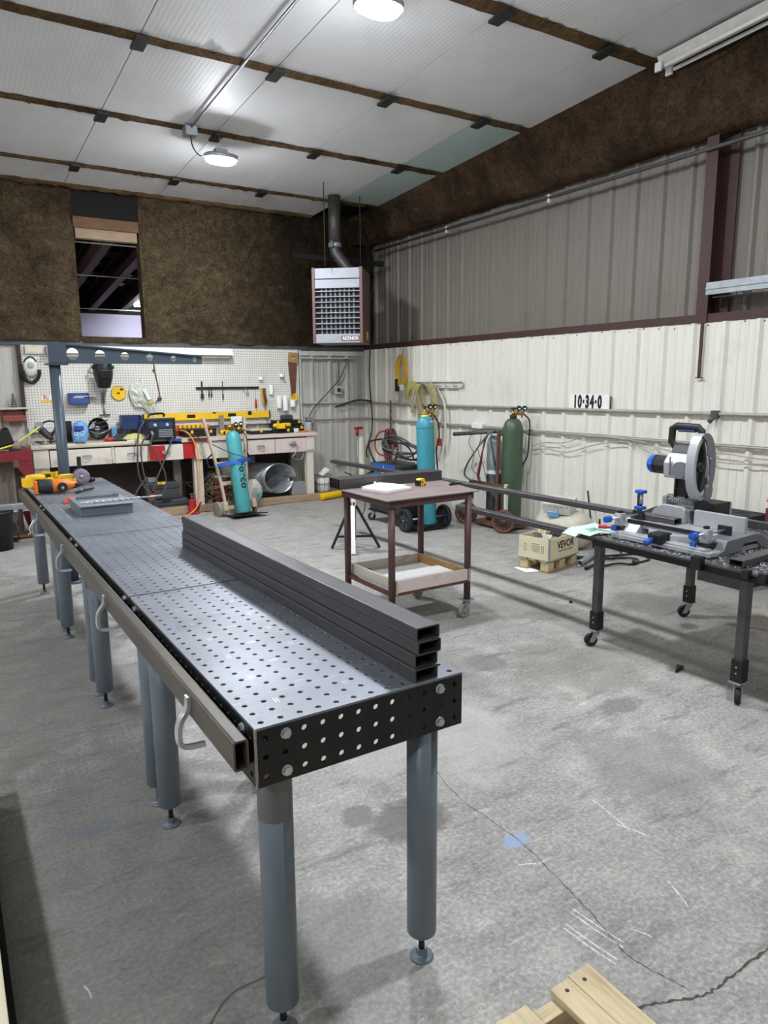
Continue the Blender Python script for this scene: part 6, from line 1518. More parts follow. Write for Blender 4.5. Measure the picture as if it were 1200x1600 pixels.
m = MB(); m.ball((2.30, 9.40, 1.05), (0.06, 0.05, 0.035), 12, 8); m.one('work_glove', 'glove_yellow', 'second pale yellow glove bunched up against the portable welder', 'glove')
m = MB(); m.ball((1.83, 9.40, 1.035), (0.075, 0.05, 0.028), 14, 8); m.one('red_cloth', 'red', 'crumpled red cloth on the bench beside the sky blue helmet', 'cloth')
m = MB(); m.bx(1.95, 2.20, 9.55, 9.60, 1.06, 1.085); m.bx(1.92, 2.0, 9.54, 9.61, BZ, 1.06); m.bx(2.15, 2.2, 9.54, 9.61, BZ, 1.06); m.one('grey_tool', 'grey_plastic', 'flat dark grey tool lying behind the yellow glove', 'tool')
m = MB(); m.box((2.0, 9.36, 1.018), (0.12, 0.03, 0.012)); m.one('orange_tool', 'cord_orange', 'small orange tool lying on the front of the bench by the red cloth', 'tool')
m = MB(); m.bx(2.02, 2.22, 9.335, 9.40, BZ, 1.018); m.one('white_paper', 'paper', 'white paper under the yellow glove on the bench edge', 'paper')
m = MB(); m.box((1.95, 9.345, 1.02), (0.16, 0.02, 0.018)); m.one('black_bar_tool', 'black', 'thin black tool lying on the bench edge in front of the yellow glove', 'tool')
m = MB(); m.bx(1.95, 2.02, 9.8, 9.87, BZ, 1.16); m.one('blue_can', 'blue_hood', 'small light blue can behind the yellow glove', 'can', bev=0.01)
# left end of the bench
GR = thing('angle_grinder', 'grey grinder with a dark cord loop at the left end of the workbench', 'grinder', (1.12, 9.55, BZ))
m = MB(); m.lathe([(0, 0), (0.04, 0.005), (0.045, 0.05), (0.035, 0.16), (0.03, 0.20), (0, 0.205)], (-0.05, 0, 0.19), (0.55, -0.2, -0.7), 14); m.build('motor_body', 'tool_dark', GR)
m = MB(); m.cyl((-0.06, 0, 0.18), (-0.06, -0.03, 0.24), 0.05, 0.05, 18); m.build('gear_head', 'galv', GR)
m = MB(); m.tube(spl([(0.06, 0, 0.06), (0.11, -0.02, 0.16), (0.13, 0, 0.24), (0.07, 0.02, 0.27), (-0.01, 0, 0.25)]), 0.012, 7); m.build('cord_loop', 'ink', GR)
m = MB(); m.bx(0.02, 0.08, -0.06, -0.01, 0.02, 0.06); m.build('yellow_plug', 'yellow', GR)
for k in range(12):
    m = MB(); x = 0.98 + 0.028 * k + 0.01 * (k % 3); y = 9.37 + 0.09 * ((k * 7) % 4) / 3; l = 0.05 + 0.03 * (k % 3)
    m.box((0, 0, 0.014), (l, 0.022, 0.024), Matrix.Rotation(k * 0.9, 4, 'Z')); o = m.build('small_part', ('galv', 'tool_dark', 'zinc', 'black')[k % 4], bev=0.003); o.location = (x, y, BZ + 0.012 * (k % 2))
    tag(o, 'small loose metal part in the heap at the left end of the workbench', 'part', 'loose metal parts at the left end of the workbench')


def case(label, x0, x1, y0, y1, z0, z1, lat, body='black', lid=None):
    T = thing('tool_case', label, 'tool case', ((x0 + x1) / 2, (y0 + y1) / 2, z0))
    zm = z0 + (z1 - z0) * 0.62
    m = MB(); m.bx(x0, x1, y0, y1, z0, zm); m.build('base', body, T, world=True, bev=0.008)
    m = MB(); m.bx(x0 - 0.004, x1 + 0.004, y0 - 0.004, y1, zm + 0.001, z1); m.build('lid', lid or body, T, world=True, bev=0.008)
    for x in lat:
        m = MB(); m.bx(x - 0.018, x + 0.018, y0 - 0.012, y0, zm - 0.02, zm + 0.02); m.build('latch', 'yellow', T, world=True, bev=0.003)
    return T


case('black tool case with two yellow latches right of the portable welder', 2.80, 3.24, 9.45, 9.70, BZ, 1.12, (2.90, 3.16))
case('low black tool case with pale lid between the dolly rail and the drill', 3.70, 4.02, 9.38, 9.60, BZ, 1.085, (3.86,), lid='flux_bag')
case('long black tool case with one yellow latch at the right end of the bench', 4.04, 4.42, 9.40, 9.60, BZ, 1.075, (4.28,))
case('upper one of two black cases stacked at the back right of the bench', 4.20, 4.62, 9.66, 9.84, 1.105, 1.175, (4.24, 4.58))
case('lower one of two black cases stacked at the back right of the bench', 4.18, 4.64, 9.62, 9.85, BZ, 1.10, (4.60,))
case('small black case with two yellow latches behind the dolly rail', 3.50, 3.76, 9.66, 9.82, BZ, 1.12, (3.56, 3.70))
OG = thing('parts_organizer', 'salmon red parts organizer with a pale lid behind the black tool case', 'organizer', (2.96, 9.76, BZ))
m = MB(); m.bx(-0.32, 0.26, -0.08, 0.08, 0.08, 0.145); m.build('tray', 'salmon', OG, bev=0.004)
m = MB(); m.bx(-0.32, 0.26, -0.08, 0.08, 0.146, 0.165); m.build('lid', 'bench_pink', OG, bev=0.004)
for x in (-0.18, 0.0, 0.2):
    m = MB(); m.bx(x, x + 0.05, -0.09, -0.078, 0.10, 0.15); m.build('latch', 'orange_neon', OG)
m = MB(); m.bx(-0.30, 0.24, -0.07, 0.07, 0.0, 0.08); m.build('lower_tray', 'red_dark', OG)
for k in range(6):
    m = MB(); m.bx(2.78 + 0.06 * k, 2.82 + 0.06 * k, 9.62, 9.655, 1.121, 1.165); m.one('yellow_bit_holder', 'yellow', 'small yellow bit holder in the row on the black tool case', 'bit holder', 'yellow bit holders on the black tool case')
for lab, x, y, rz in (('yellow and black cordless drill lying behind the gas regulator on the bench', 3.34, 9.58, 0.4), ('yellow and black cordless tool lying on top of the long black case', 4.10, 9.50, 0.12), ('yellow cordless drill lying between the tool cases on the right', 4.40, 9.56, 2.9)):
    T = cordless(lab, (x, y, 1.012 if x < 4 else 1.08), rz, grp='yellow cordless tools on the workbench')
m = MB(); m.bx(3.58, 3.74, 9.80, 9.81, 1.13, 1.25); m.one('white_card', 'paper', 'white square card standing behind the small black case', 'card')
m = MB(); m.bx(3.40, 3.47, 9.78, 9.80, BZ, 1.27); m.one('grey_stick', 'wood_grey', 'grey wooden stick standing behind the gas regulator', 'stick')
m = MB(); m.bx(4.36, 4.52, 9.72, 9.86, 1.176, 1.25); m.one('grey_box', 'grey_plastic', 'small grey box on the stacked black cases at the right', 'box', bev=0.02)
m = MB(); m.lathe([(0, 0), (0.035, 0), (0.038, 0.01), (0.038, 0.06), (0, 0.062)], (4.40, 9.38, BZ), n=16); m.one('pale_cup', 'rough_white', 'short pale plastic cup on the front of the bench by the long case', 'cup')
JR = thing('glass_jar', 'clear glass jar at the right end of the workbench', 'jar', (4.66, 9.50, BZ))
m = MB(); m.lathe([(0.04, 0), (0.045, 0.004), (0.045, 0.13), (0.04, 0.14)], n=20); m.build('glass', 'glass_jar', JR, solid=0.002)
m = MB(); m.cyl((0, 0, 0.14), (0, 0, 0.155), 0.045, n=20); m.build('lid', 'grey_plastic', JR)
m = MB(); m.bx(4.44, 4.54, 9.36, 9.42, BZ, 1.03); m.bx(4.56, 4.60, 9.36, 9.40, BZ, 1.035); m.one('orange_pack', 'orange', 'small orange packets on the bench near the glass jar', 'packet')

# under the bench
def box_tool(label, x0, x1, y0, y1, z0, z1, hmat):
    T = thing('tool_box', label, 'tool box', ((x0 + x1) / 2, (y0 + y1) / 2, z0)); zm = z0 + 0.6 * (z1 - z0)
    m = MB(); m.bx(x0, x1, y0, y1, z0, zm); m.build('body', 'grey_plastic', T, world=True, bev=0.012)
    m = MB(); m.bx(x0 - 0.01, x1 + 0.01, y0 - 0.01, y1, zm + 0.001, z1); m.build('lid', 'grey_plastic', T, world=True, bev=0.012)
    m = MB(); m.bx((x0 + x1) / 2 - 0.06, (x0 + x1) / 2 + 0.06, y0 - 0.02, y0 + 0.03, z1 - 0.025, z1 + 0.008); m.build('handle', hmat, T, world=True, bev=0.005)
box_tool('upper black tool box with a yellow catch under the workbench', 2.25, 2.68, 9.46, 9.72, 0.205, 0.43, 'yellow')
box_tool('lower flat black tool box on the floor under the workbench', 2.22, 2.78, 9.42, 9.75, 0.001, 0.20, 'black')
m = MB(); m.bx(2.30, 2.42, 9.50, 9.58, 0.44, 0.50); m.one('clear_box', 'glass_jar', 'small clear plastic box on top of the upper black tool box', 'box')
BJ = thing('bottle_jack', 'red bottle jack on the floor beside the bench leg', 'bottle jack', (2.80, 9.28, 0))
m = MB(); m.bx(-0.075, 0.075, -0.06, 0.06, 0.001, 0.03); m.build('base', 'red', BJ, bev=0.006)
m = MB(); m.lathe([(0.06, 0.03), (0.05, 0.06), (0.05, 0.18), (0.055, 0.19), (0.04, 0.20), (0, 0.20)], n=20); m.build('body', 'red', BJ)
m = MB(); m.cyl((0, 0, 0.20), (0, 0, 0.26), 0.022, n=14); m.cyl((0, 0, 0.26), (0, 0, 0.275), 0.03, n=14); m.build('ram', 'rust_steel', BJ)
m = MB(); m.cyl((0.06, -0.03, 0.05), (0.10, -0.05, 0.16), 0.014, n=10); m.build('pump_socket', 'red_dark', BJ)
m = MB()
for k in range(46):
    c = Vector((3.28 + random.gauss(0, 0.11), 9.62 + random.gauss(0, 0.07), 0.17 + random.random() * 0.25)); P = []
    for j in range(7): P.append(c + Vector((random.gauss(0, 0.10), random.gauss(0, 0.05), random.gauss(0, 0.07))))
    for p in P: p.z = max(0.015, p.z)
    m.tube(spl(P, 4), 0.0028, 4)
tag(m.build('wire_tangle', 'strap_tan'), 'tangle of thin scrap wire under the bench behind the wooden hand truck', 'wire')['kind'] = 'stuff'
m = MB(); m.sheet(lambda u, v: (3.10 + 0.40 * u, 9.50 + 0.2 * v, 0.02 + 0.14 * math.sin(PI * u) * (0.6 + 0.4 * v) + 0.03 * nz(u * 5, v * 5, 3)), 18, 8); tag(m.build('scrap_pile', 'concrete_block', solid=0.004), 'low grey heap of scrap on the floor under the wire tangle', 'scrap')['kind'] = 'stuff'
RF = thing('foil_roll', 'large loose roll of silvery bubble foil lying under the workbench', 'roll', (4.15, 9.6, 0.1))
for k in range(3):
    m = MB(); r = 0.235 - 0.022 * k
    def fr_(u, v):
        a = 0.4 * k + u * 2 * PI * 0.96; rr = r - 0.02 * u
        y = 9.40 + 0.10 * k + v * (0.44 - 0.1 * k)
        return (4.13 - 0.35 * v * 0.9 + rr * 1.05 * math.cos(a) + 0.015 * nz(u * 4, v * 4, k), y, 0.36 + rr * 0.95 * math.sin(a))
    m.sheet(fr_, 40, 12); m.build('foil_layer', 'foil', RF, world=True, solid=0.004)
m = MB(); m.bx(4.32, 4.55, 9.42, 9.56, 0.101, 0.28); m.one('pitted_block', 'concrete_block', 'small grey pitted block under the right end of the workbench', 'block', bev=0.004)
m = MB(); m.sheet(lambda u, v: (3.66 + 0.14 * math.cos(2 * PI * u) * math.sin(PI * (0.1 + 0.9 * v)) * (1 + 0.15 * nz(u * 5, v * 4, 2)), 9.27 + 0.09 * math.sin(2 * PI * u) * math.sin(PI * (0.1 + 0.9 * v)), 0.005 + 0.40 * (1 - v)), 22, 14); wbg = m.one('white_bag', 'flux_bag', 'crumpled grey-white bag behind the right rail of the hand truck', 'bag')
m = MB(); m.bx(0.03, 0.08, -0.10, -0.094, 0.15, 0.21); m.build('printed_patch', 'teal', wbg)
m = MB(); m.bx(3.18, 3.36, 9.46, 9.62, 0.02, 0.42); m.one('red_can', 'maroon', 'dark red can under the bench behind the slim teal cylinder', 'can', bev=0.02)
m = MB(); m.lathe([(0, 0), (0.10, 0), (0.115, 0.26), (0.11, 0.26), (0.095, 0.01), (0, 0.01)], (3.42, 9.58, 0.46), n=22); m.bx(3.2, 3.62, 9.5, 9.7, 0.43, 0.459); m.one('pail_on_board', 'aged_white', 'white pail on a board shelf behind the slim teal cylinder', 'pail')

# right of the bench: pail, yellow pipe, pump
WBk = thing('wire_basket', 'wire basket with a white lid piece on the floor right of the workbench', 'basket', (4.90, 9.55, 0))
m = MB()
for z in (0.10, 0.22, 0.34): m.tube([(4.90 + 0.13 * math.cos(2 * PI * i / 20), 9.55 + 0.13 * math.sin(2 * PI * i / 20), z) for i in range(20)], 0.005, 5, True)
for i in range(10): m.tube([(4.90 + 0.13 * math.cos(2 * PI * i / 10), 9.55 + 0.13 * math.sin(2 * PI * i / 10), 0.34), (4.90 + 0.10 * math.cos(2 * PI * i / 10), 9.55 + 0.10 * math.sin(2 * PI * i / 10), 0.01)], 0.003, 5)
m.build('wire_frame', 'chain', WBk, world=True)
m = MB(); m.lathe([(0, 0.01), (0.10, 0.01), (0.12, 0.30), (0, 0.30)], (4.90, 9.55, 0), n=20); m.build('liner', 'rough_white', WBk, world=True)
m = MB(); m.bx(-0.07, 0.08, -0.06, 0.06, 0, 0.02, rot(0.2, -0.6, 0, (4.90, 9.52, 0.38))); m.build('white_plate', 'white', WBk, world=True)
YP = MB()
pr = []
for k in range(28): pr += [(0.045, k * 0.016), (0.055, k * 0.016 + 0.006)]
YP.lathe([(0, 0)] + pr + [(0, 28 * 0.016)], (4.72, 9.27, 0.056), (1, 0.28, 0), 20); YP.one('yellow_pipe', 'yellow', 'yellow corrugated pipe lying on the floor right of the workbench', 'pipe')
FP = thing('hand_pump', 'tall cream pump with a red handle standing against the back wall', 'pump', (5.64, 9.66, 0))
m = MB(); m.lathe([(0, 0), (0.07, 0), (0.07, 0.02), (0.05, 0.03), (0.052, 0.80), (0.045, 0.86), (0.02, 0.885), (0, 0.885)], n=22); m.build('barrel', 'cream', FP)
m = MB(); m.cyl((-0.065, 0, 0.02), (-0.065, 0, 0.92), 0.014, n=10); m.cyl((-0.065, 0, 0.88), (0, 0, 0.86), 0.012, n=8); m.build('side_pipe', 'galv', FP)
m = MB(); m.cyl((-0.065, 0, 0.90), (-0.065, 0, 1.01), 0.026, n=14); m.bx(-0.11, 0.03, -0.018, 0.018, 0.99, 1.03); m.build('handle', 'red', FP)
# ---------------------------------------------------------------- heater, wall pipes, sign, hung ropes and hoses
HE = thing('unit_heater', 'large brown and white unit heater with louvres hung in the corner near the ceiling', 'heater', (4.62, 8.47, 2.23), -0.70)
Wd, Hh, Dp = 0.66, 0.95, 0.62                                 # front faces local -Y
m = MB(); m.bx(-Wd / 2, Wd / 2, 0.02, Dp, 0.0, Hh); m.build('cabinet', 'heater_brown', HE, bev=0.004)
for x0, x1 in ((-Wd / 2 - 0.004, -Wd / 2 + 0.035), (Wd / 2 - 0.035, Wd / 2 + 0.004)):
    m = MB(); m.bx(x0, x1, -0.03, 0.03, -0.005, Hh + 0.005); m.build('side_trim', 'heater_brown', HE, bev=0.003)
for z0, z1 in ((Hh - 0.135, Hh - 0.005), (Hh - 0.255, Hh - 0.145)):
    m = MB(); m.bx(-Wd / 2 + 0.036, Wd / 2 - 0.036, -0.025, 0.02, z0, z1); m.build('front_panel', 'heater_pale', HE, bev=0.003)
m = MB(); m.bx(-Wd / 2 + 0.036, Wd / 2 - 0.036, -0.025, 0.02, 0.0, 0.115); lp = m.build('front_panel', 'heater_pale', HE, bev=0.003)
m = MB(); m.bx(0.045, 0.29, -0.0275, -0.025, 0.022, 0.088); bd = m.build('name_badge', 'heater_brown', lp)
text('badge_lettering', 'REZNOR', 0.060, 'white', bd, rot(PI / 2, 0, 0, (0.17, -0.0285, 0.055)), world=False, bold=0.0015, sx=0.9)
m = MB(); m.bx(-Wd / 2 + 0.036, Wd / 2 - 0.036, 0.012, 0.020, 0.116, Hh - 0.256); m.build('dark_recess', 'dark', HE)
for k in range(9):
    m = MB(); z = 0.125 + k * 0.068 if k < 8 else None
    if z is None: break
    if z > Hh - 0.27: break
    m.bx(-Wd / 2 + 0.036, Wd / 2 - 0.036, -0.028, 0.006, z + 0.050, z + 0.060, None); m.build('louvre', 'heater_pale', HE)
for k in range(8):
    x = -0.215 + k * 0.061
    m = MB(); m.bx(x - 0.010, x + 0.010, 0.004, 0.012, 0.116, Hh - 0.256); m.build('heat_tube', 'louvre_grey', HE)
m = MB(); m.bx(0.30, Wd / 2 + 0.006, 0.30, 0.42, 0.05, 0.16); m.build('side_label', 'yellow_dark', HE)
FL_ = thing('flue_pipe', 'dark sheet metal flue pipe rising from the heater to the ceiling', 'flue', (4.80, 8.85, 3.18))
m = MB(); m.tube(spl([(4.93, 8.72, 3.185), (4.92, 8.74, 3.24), (4.86, 8.80, 3.34), (4.81, 8.84, 3.43), (4.80, 8.85, 3.52)], 6), 0.075, 18); m.build('elbow', 'flue', FL_, world=True)
m = MB(); m.cyl((4.80, 8.85, 3.50), (4.80, 8.85, 4.155), 0.082, n=22); m.build('vertical_pipe', 'flue', FL_, world=True)
m = MB(); m.cyl((4.80, 8.85, 3.50), (4.80, 8.85, 3.56), 0.088, n=22); m.bx(4.70, 4.72, 8.76, 8.80, 3.49, 3.57); m.build('joint_band', 'galv', FL_, world=True)
for x, y in ((4.42, 8.42), (5.12, 8.72)):
    m = MB(); m.cyl((x, y, 3.18), (x, y, zc(y) - 0.002), 0.006, n=6); m.one('hanger_rod', 'wood_dark', 'thin rod hanging the heater from the roof, %s' % ('left of the flue' if x < 4.5 else 'right of the flue'), 'rod', 'rods hanging the heater')


def wall_run(name, label, cat, pts, r, mat, clips=0.62):
    m = MB(); m.tube(pts, r, 8); o = m.one(name, mat, label, cat); return o


R5 = XW - 0.045
wall_run('conduit', 'upper grey conduit running along the right and back walls', 'conduit', [(4.76, YW - 0.045, 1.41)] + [(R5 - 0.10, YW - 0.045, 1.405), (R5 - 0.02, YW - 0.07, 1.40), (R5, YW - 0.15, 1.40)] + [(R5, 9.0 - 0.9 * k, 1.392 + 0.005 * k) for k in range(16)], 0.016, 'conduit')
wall_run('conduit', 'lower grey conduit running along the right and back walls', 'conduit', [(4.83, YW - 0.045, 1.165)] + [(R5 - 0.10, YW - 0.045, 1.16), (R5 - 0.02, YW - 0.07, 1.155), (R5, YW - 0.15, 1.15)] + [(R5, 9.0 - 0.9 * k, 1.148) for k in range(16)], 0.014, 'conduit')
m = MB(); m.tube(spl([(R5 - 0.005, 9.3, 1.17), (R5 - 0.01, 8.2, 1.165), (R5 - 0.005, 7.0, 1.17), (R5 - 0.01, 6.0, 1.165), (R5 - 0.005, 5.0, 1.17), (R5 - 0.01, 4.0, 1.165), (R5, 2.0, 1.17)], 4), 0.007, 6); m.one('wall_cable', 'aged_white', 'pale cable lying along the lower wall conduit', 'cable')
m = MB(); m.bx(R5 - 0.03, R5 + 0.02, 3.76, 3.82, 1.385, 1.45); m.cyl((R5 - 0.02, 3.79, 1.40), (R5 - 0.04, 3.825, 1.345), 0.016, 0.022, 12); m.one('pipe_nozzle', 'pipe_dark', 'short grey nozzle hanging from the upper conduit above the chop saw', 'nozzle')
m = MB(); m.bx(R5 - 0.03, R5 + 0.03, 6.93, 7.14, 1.13, 1.195); m.one('outlet_box', 'white', 'white double outlet box on the lower conduit left of the green cylinder', 'outlet', bev=0.006)
for k, P in enumerate(([(R5 - 0.01, 7.10, 1.13), (R5 - 0.02, 7.2, 0.95), (R5 - 0.015, 7.1, 0.80), (R5 - 0.02, 7.13, 0.62), (R5 - 0.02, 6.95, 0.50)], [(R5 - 0.01, 6.95, 1.13), (R5 - 0.02, 6.97, 0.98), (R5 - 0.015, 7.02, 0.86), (R5 - 0.02, 6.9, 0.66), (R5 - 0.02, 6.84, 0.5)])):
    m = MB(); m.tube(spl(P, 7), 0.004, 5); m.one('thin_wire', 'ink', ('left thin wire dangling from the white double outlet box', 'right thin wire dangling from the white double outlet box')[k], 'wire')
for k, P in enumerate(([(R5 - 0.01, 6.05, 0.98), (R5 - 0.015, 5.85, 1.03), (R5 - 0.015, 5.55, 1.05), (R5 - 0.015, 5.2, 1.14), (R5 - 0.015, 4.6, 1.13), (R5 - 0.015, 4.2, 1.06), (R5 - 0.015, 3.7, 1.08), (R5 - 0.015, 3.2, 1.06), (R5 - 0.015, 2.4, 1.12)],
                       [(R5 - 0.01, 6.04, 0.93), (R5 - 0.015, 5.8, 0.96), (R5 - 0.015, 5.5, 0.95), (R5 - 0.015, 5.1, 1.06), (R5 - 0.015, 4.7, 1.11), (R5 - 0.015, 4.4, 1.02), (R5 - 0.015, 4.0, 1.02), (R5 - 0.015, 3.6, 1.0), (R5 - 0.015, 3.0, 1.04), (R5 - 0.015, 2.4, 1.0)])):
    m = MB(); m.tube(spl(P, 7), 0.0055, 5); m.one('drooping_wire', 'conduit', ('upper thin wire drooping along the right wall below the conduits', 'lower thin wire drooping along the right wall below the conduits')[k], 'wire')
SG = thing('number_sign', 'white sign reading 10-34-0 in bold black figures on the right wall', 'sign', (XW - 0.036, 5.25, 1.41))
m = MB(); m.bx(XW - 0.036, XW - 0.030, 4.985, 5.52, 1.412, 1.578); m.build('plate', 'white', SG, world=True)
m = MB(); m.bx(XW - 0.037, XW - 0.030, 4.957, 4.970, 1.405, 1.56); m.build('edge_strip', 'tool_dark', SG, world=True)
text('figures', '10\u00b734\u00b70', 0.175, 'ink', SG, Matrix(((0, 0, -1, XW - 0.037), (-1, 0, 0, 5.272), (0, 1, 0, 1.492), (0, 0, 0, 1))), bold=0.010, sx=0.60, space=1.22)
RK = thing('wall_rack', 'white hook rail on the right wall with straps hanging from it', 'rack', (XW - 0.05, 7.92, 1.62))
m = MB(); m.prism([(7.40, 1.63), (8.44, 1.63), (8.44, 1.71), (7.40, 1.71), (7.37, 1.67)], 0.018, Matrix(((0, 0, 1, XW - 0.050), (1, 0, 0, 0), (0, 1, 0, 0), (0, 0, 0, 1)))); m.bx(XW - 0.075, XW - 0.03, 7.38, 8.44, 1.708, 1.722); m.build('board', 'aged_white', RK, world=True, bev=0.003)
for k in range(6):
    y = 7.48 + 0.18 * k
    m = MB(); m.tube([(XW - 0.05, y, 1.66), (XW - 0.10, y, 1.65), (XW - 0.11, y, 1.69)], 0.005, 6); m.build('hook', 'galv', RK, world=True)

# yellow cord with a black connector
YC = thing('extension_cord', 'yellow extension cord coiled and hanging from the girt on the right wall', 'cord', (5.82, 8.74, 1.6))
for k in range(9):
    dy = 0.008 * (k - 4); r = 0.105 + 0.006 * (k % 4)
    m = MB(); m.tube([(5.80 - 0.008 * (k % 3), 8.74 + dy + r * math.sin(a), 1.87 + 0.008 * (k % 2) + (0.20 + 0.01 * (k % 3)) * math.cos(a)) for a in [2 * PI * i / 22 for i in range(22)]], 0.0085, 6, True); m.build('cord_loop', 'cord_yellow', YC, world=True)
m = MB(); m.cyl((5.80, 8.74, 2.05), (5.84, 8.74, 2.215), 0.004, n=6); m.build('hanging_wire', 'ink', YC, world=True)
m = MB(); m.bx(5.76, 5.81, 8.81, 8.87, 1.58, 1.76); m.build('dark_connector', 'ink', YC, world=True, bev=0.008)
m = MB(); m.lathe([(0, 0), (0.035, 0.02), (0.045, 0.08), (0.03, 0.15), (0.015, 0.17)], (5.79, 8.85, 1.40), (0, 0, 1), 14); m.build('work_lamp', 'flux_bag', YC, world=True)
m = MB(); m.bx(5.75, 5.76, 8.62, 8.72, 1.60, 1.68); m.build('white_tag', 'white', YC, world=True)
# straps
def loop(y, ztop, zbot, half, x=5.77): return spl([(x, y + half * 0.7, ztop - half * 0.5), (x, y, ztop), (x, y - half * 0.7, ztop - half * 0.5), (x, y - half, ztop - half * 1.6), (x, y - half * 0.9, (ztop + zbot) / 2), (x, y - half * 0.4, zbot)], 7)
LS = thing('tow_strap', 'yellow-green folded strap hanging from the hook rail behind the big teal cylinder', 'strap', (5.78, 8.42, 1.45))
m = MB(); m.sweep(spl([(5.80, 8.60, 1.46), (5.78, 8.57, 1.60), (5.77, 8.42, 1.69), (5.77, 8.27, 1.60), (5.79, 8.23, 1.45)], 6), [(-0.045, -0.004), (0.045, -0.004), (0.045, 0.004), (-0.045, 0.004)], up=(0, 0, 1), smooth=False); m.build('strap_fold', 'strap_lime', LS, world=True)
m = MB(); m.sweep(spl([(5.82, 8.50, 1.28), (5.80, 8.46, 1.50), (5.79, 8.40, 1.62), (5.80, 8.34, 1.50), (5.82, 8.32, 1.10)], 6), [(-0.03, -0.004), (0.03, -0.004), (0.03, 0.004), (-0.03, 0.004)], smooth=False); m.build('strap_fold', 'strap_tan', LS, world=True)
TS = thing('tow_strap', 'long tan tow strap hung in loose loops from the hook rail', 'strap', (5.78, 7.95, 0.8))
for k, (y0, h, zb) in enumerate(((8.10, 0.15, 1.30), (8.06, 0.20, 1.18), (8.02, 0.11, 1.36), (8.03, 0.17, 1.24))):
    P = [(5.77 - 0.012 * k, y0 + h * math.sin(a) + 0.05 * math.cos(a), (1.69 + zb) / 2 + (1.69 - zb) / 2 * math.cos(a)) for a in [2 * PI * i / 26 for i in range(26)]]
    m = MB(); m.sweep(P, [(-0.004, -0.028), (0.004, -0.028), (0.004, 0.028), (-0.004, 0.028)], up=(0, 1, 0), closed=True, smooth=False); m.build('strap_loop', 'strap_tan', TS, world=True)
m = MB(); m.sweep(spl([(5.76, 8.0, 1.70), (5.75, 7.88, 1.62), (5.75, 7.83, 1.40), (5.75, 7.83, 1.0), (5.76, 7.86, 0.86), (5.77, 7.95, 0.74), (5.78, 8.1, 0.70)], 7), [(-0.004, -0.032), (0.004, -0.032), (0.004, 0.032), (-0.004, 0.032)], up=(0, 1, 0), smooth=False); m.build('strap_end', 'strap_tan', TS, world=True)
m = MB(); m.sweep(spl([(5.80, 7.95, 1.68), (5.80, 7.72, 1.45), (5.80, 7.68, 1.1), (5.80, 7.72, 0.85), (5.81, 7.80, 0.66)], 7), [(-0.003, -0.02), (0.003, -0.02), (0.003, 0.02), (-0.003, 0.02)], up=(0, 1, 0), smooth=False); m.build('strap_end', 'aged_white', TS, world=True)
m = MB(); m.bx(5.74, 5.79, 7.74, 7.80, 0.86, 0.96); m.build('red_hook', 'red', TS, world=True, bev=0.01)
# chain, red hose
CHN = MB()
for k in range(24):
    z = 1.44 - k * 0.019; a = (1, 0, 0) if k % 2 else (0, 1, 0)
    CHN.tube([Vector((5.815 + 0.004 * math.sin(k), 9.06 + 0.006 * math.sin(k * 1.3), z)) + Vector(a) * 0.010 * math.cos(q * PI / 4) + Vector((0, 0, 0.015)) * math.sin(q * PI / 4) for q in range(8)], 0.0035, 5, True)
    CHN.tube([Vector((5.815, 9.075 + 0.004 * math.sin(k), z - 0.006)) + Vector(a) * 0.010 * math.cos(q * PI / 4) + Vector((0, 0, 0.015)) * math.sin(q * PI / 4) for q in range(8)], 0.0035, 5, True)
CHN.one('steel_chain', 'chain', 'doubled steel chain hanging on the right wall beside the big teal cylinder', 'chain')
RH = thing('air_hose', 'dark red hose coiled on the right wall behind the big teal cylinder', 'hose', (5.75, 8.95, 0.8))
for k in range(8):
    m = MB(); r = 0.10 + 0.010 * ((k * 3) % 5); P = [(5.80 - 0.014 * k, 8.95 + 0.02 * math.sin(k * 2) + r * math.sin(a), 0.76 + (0.22 + 0.012 * ((k * 2) % 5)) * math.cos(a)) for a in [2 * PI * i / 22 for i in range(22)]]
    m.tube(P, 0.0125, 6, True); m.build('hose_loop', 'hose_red', RH, world=True)
m = MB(); m.tube(spl([(5.68, 8.98, 1.01), (5.66, 9.18, 0.95), (5.66, 9.27, 0.80), (5.67, 9.22, 0.66), (5.70, 9.1, 0.62)], 6), 0.0125, 6); m.build('hose_end', 'red', RH, world=True)
m = MB(); m.tube(spl([(5.80, 9.62, 2.205), (5.79, 9.63, 1.8), (5.79, 9.59, 1.42), (5.79, 9.56, 1.2), (5.80, 9.60, 0.95), (5.79, 9.72, 0.70), (5.78, 9.74, 0.60), (5.76, 9.66, 0.55)], 8), 0.010, 7); m.one('power_cable', 'ink', 'black cable running down the wall in the corner', 'cable')
m = MB(); m.tube(spl([(5.30, 9.86, 1.34), (5.45, 9.85, 1.38), (5.62, 9.80, 1.435), (5.74, 9.70, 1.44), (5.78, 9.56, 1.42)], 6), 0.014, 7); m.one('thick_cable', 'ink', 'short thick black cable end lying on the upper conduit in the corner', 'cable')
m = MB(); m.tube(spl([(5.52, 9.87, 2.08), (5.48, 9.87, 1.93), (5.38, 9.87, 1.76), (5.20, 9.87, 1.58), (5.02, 9.87, 1.42), (4.90, 9.86, 1.30), (4.82, 9.84, 1.16)], 6), 0.009, 7); m.one('power_cable', 'cord_grey', 'grey cable slanting down the back wall to the box above the jar', 'cable')
OB = thing('power_outlet', 'grey round-faced outlet box on the back wall', 'outlet', (5.37, 9.86, 1.54))
m = MB(); m.bx(-0.055, 0.055, -0.0, 0.06, 0, 0.12); m.build('box', 'aged_white', OB, bev=0.006)
m = MB(); m.cyl((0, 0, 0.06), (0, -0.008, 0.06), 0.035, n=20); m.build('socket_face', 'grey_plastic', OB)
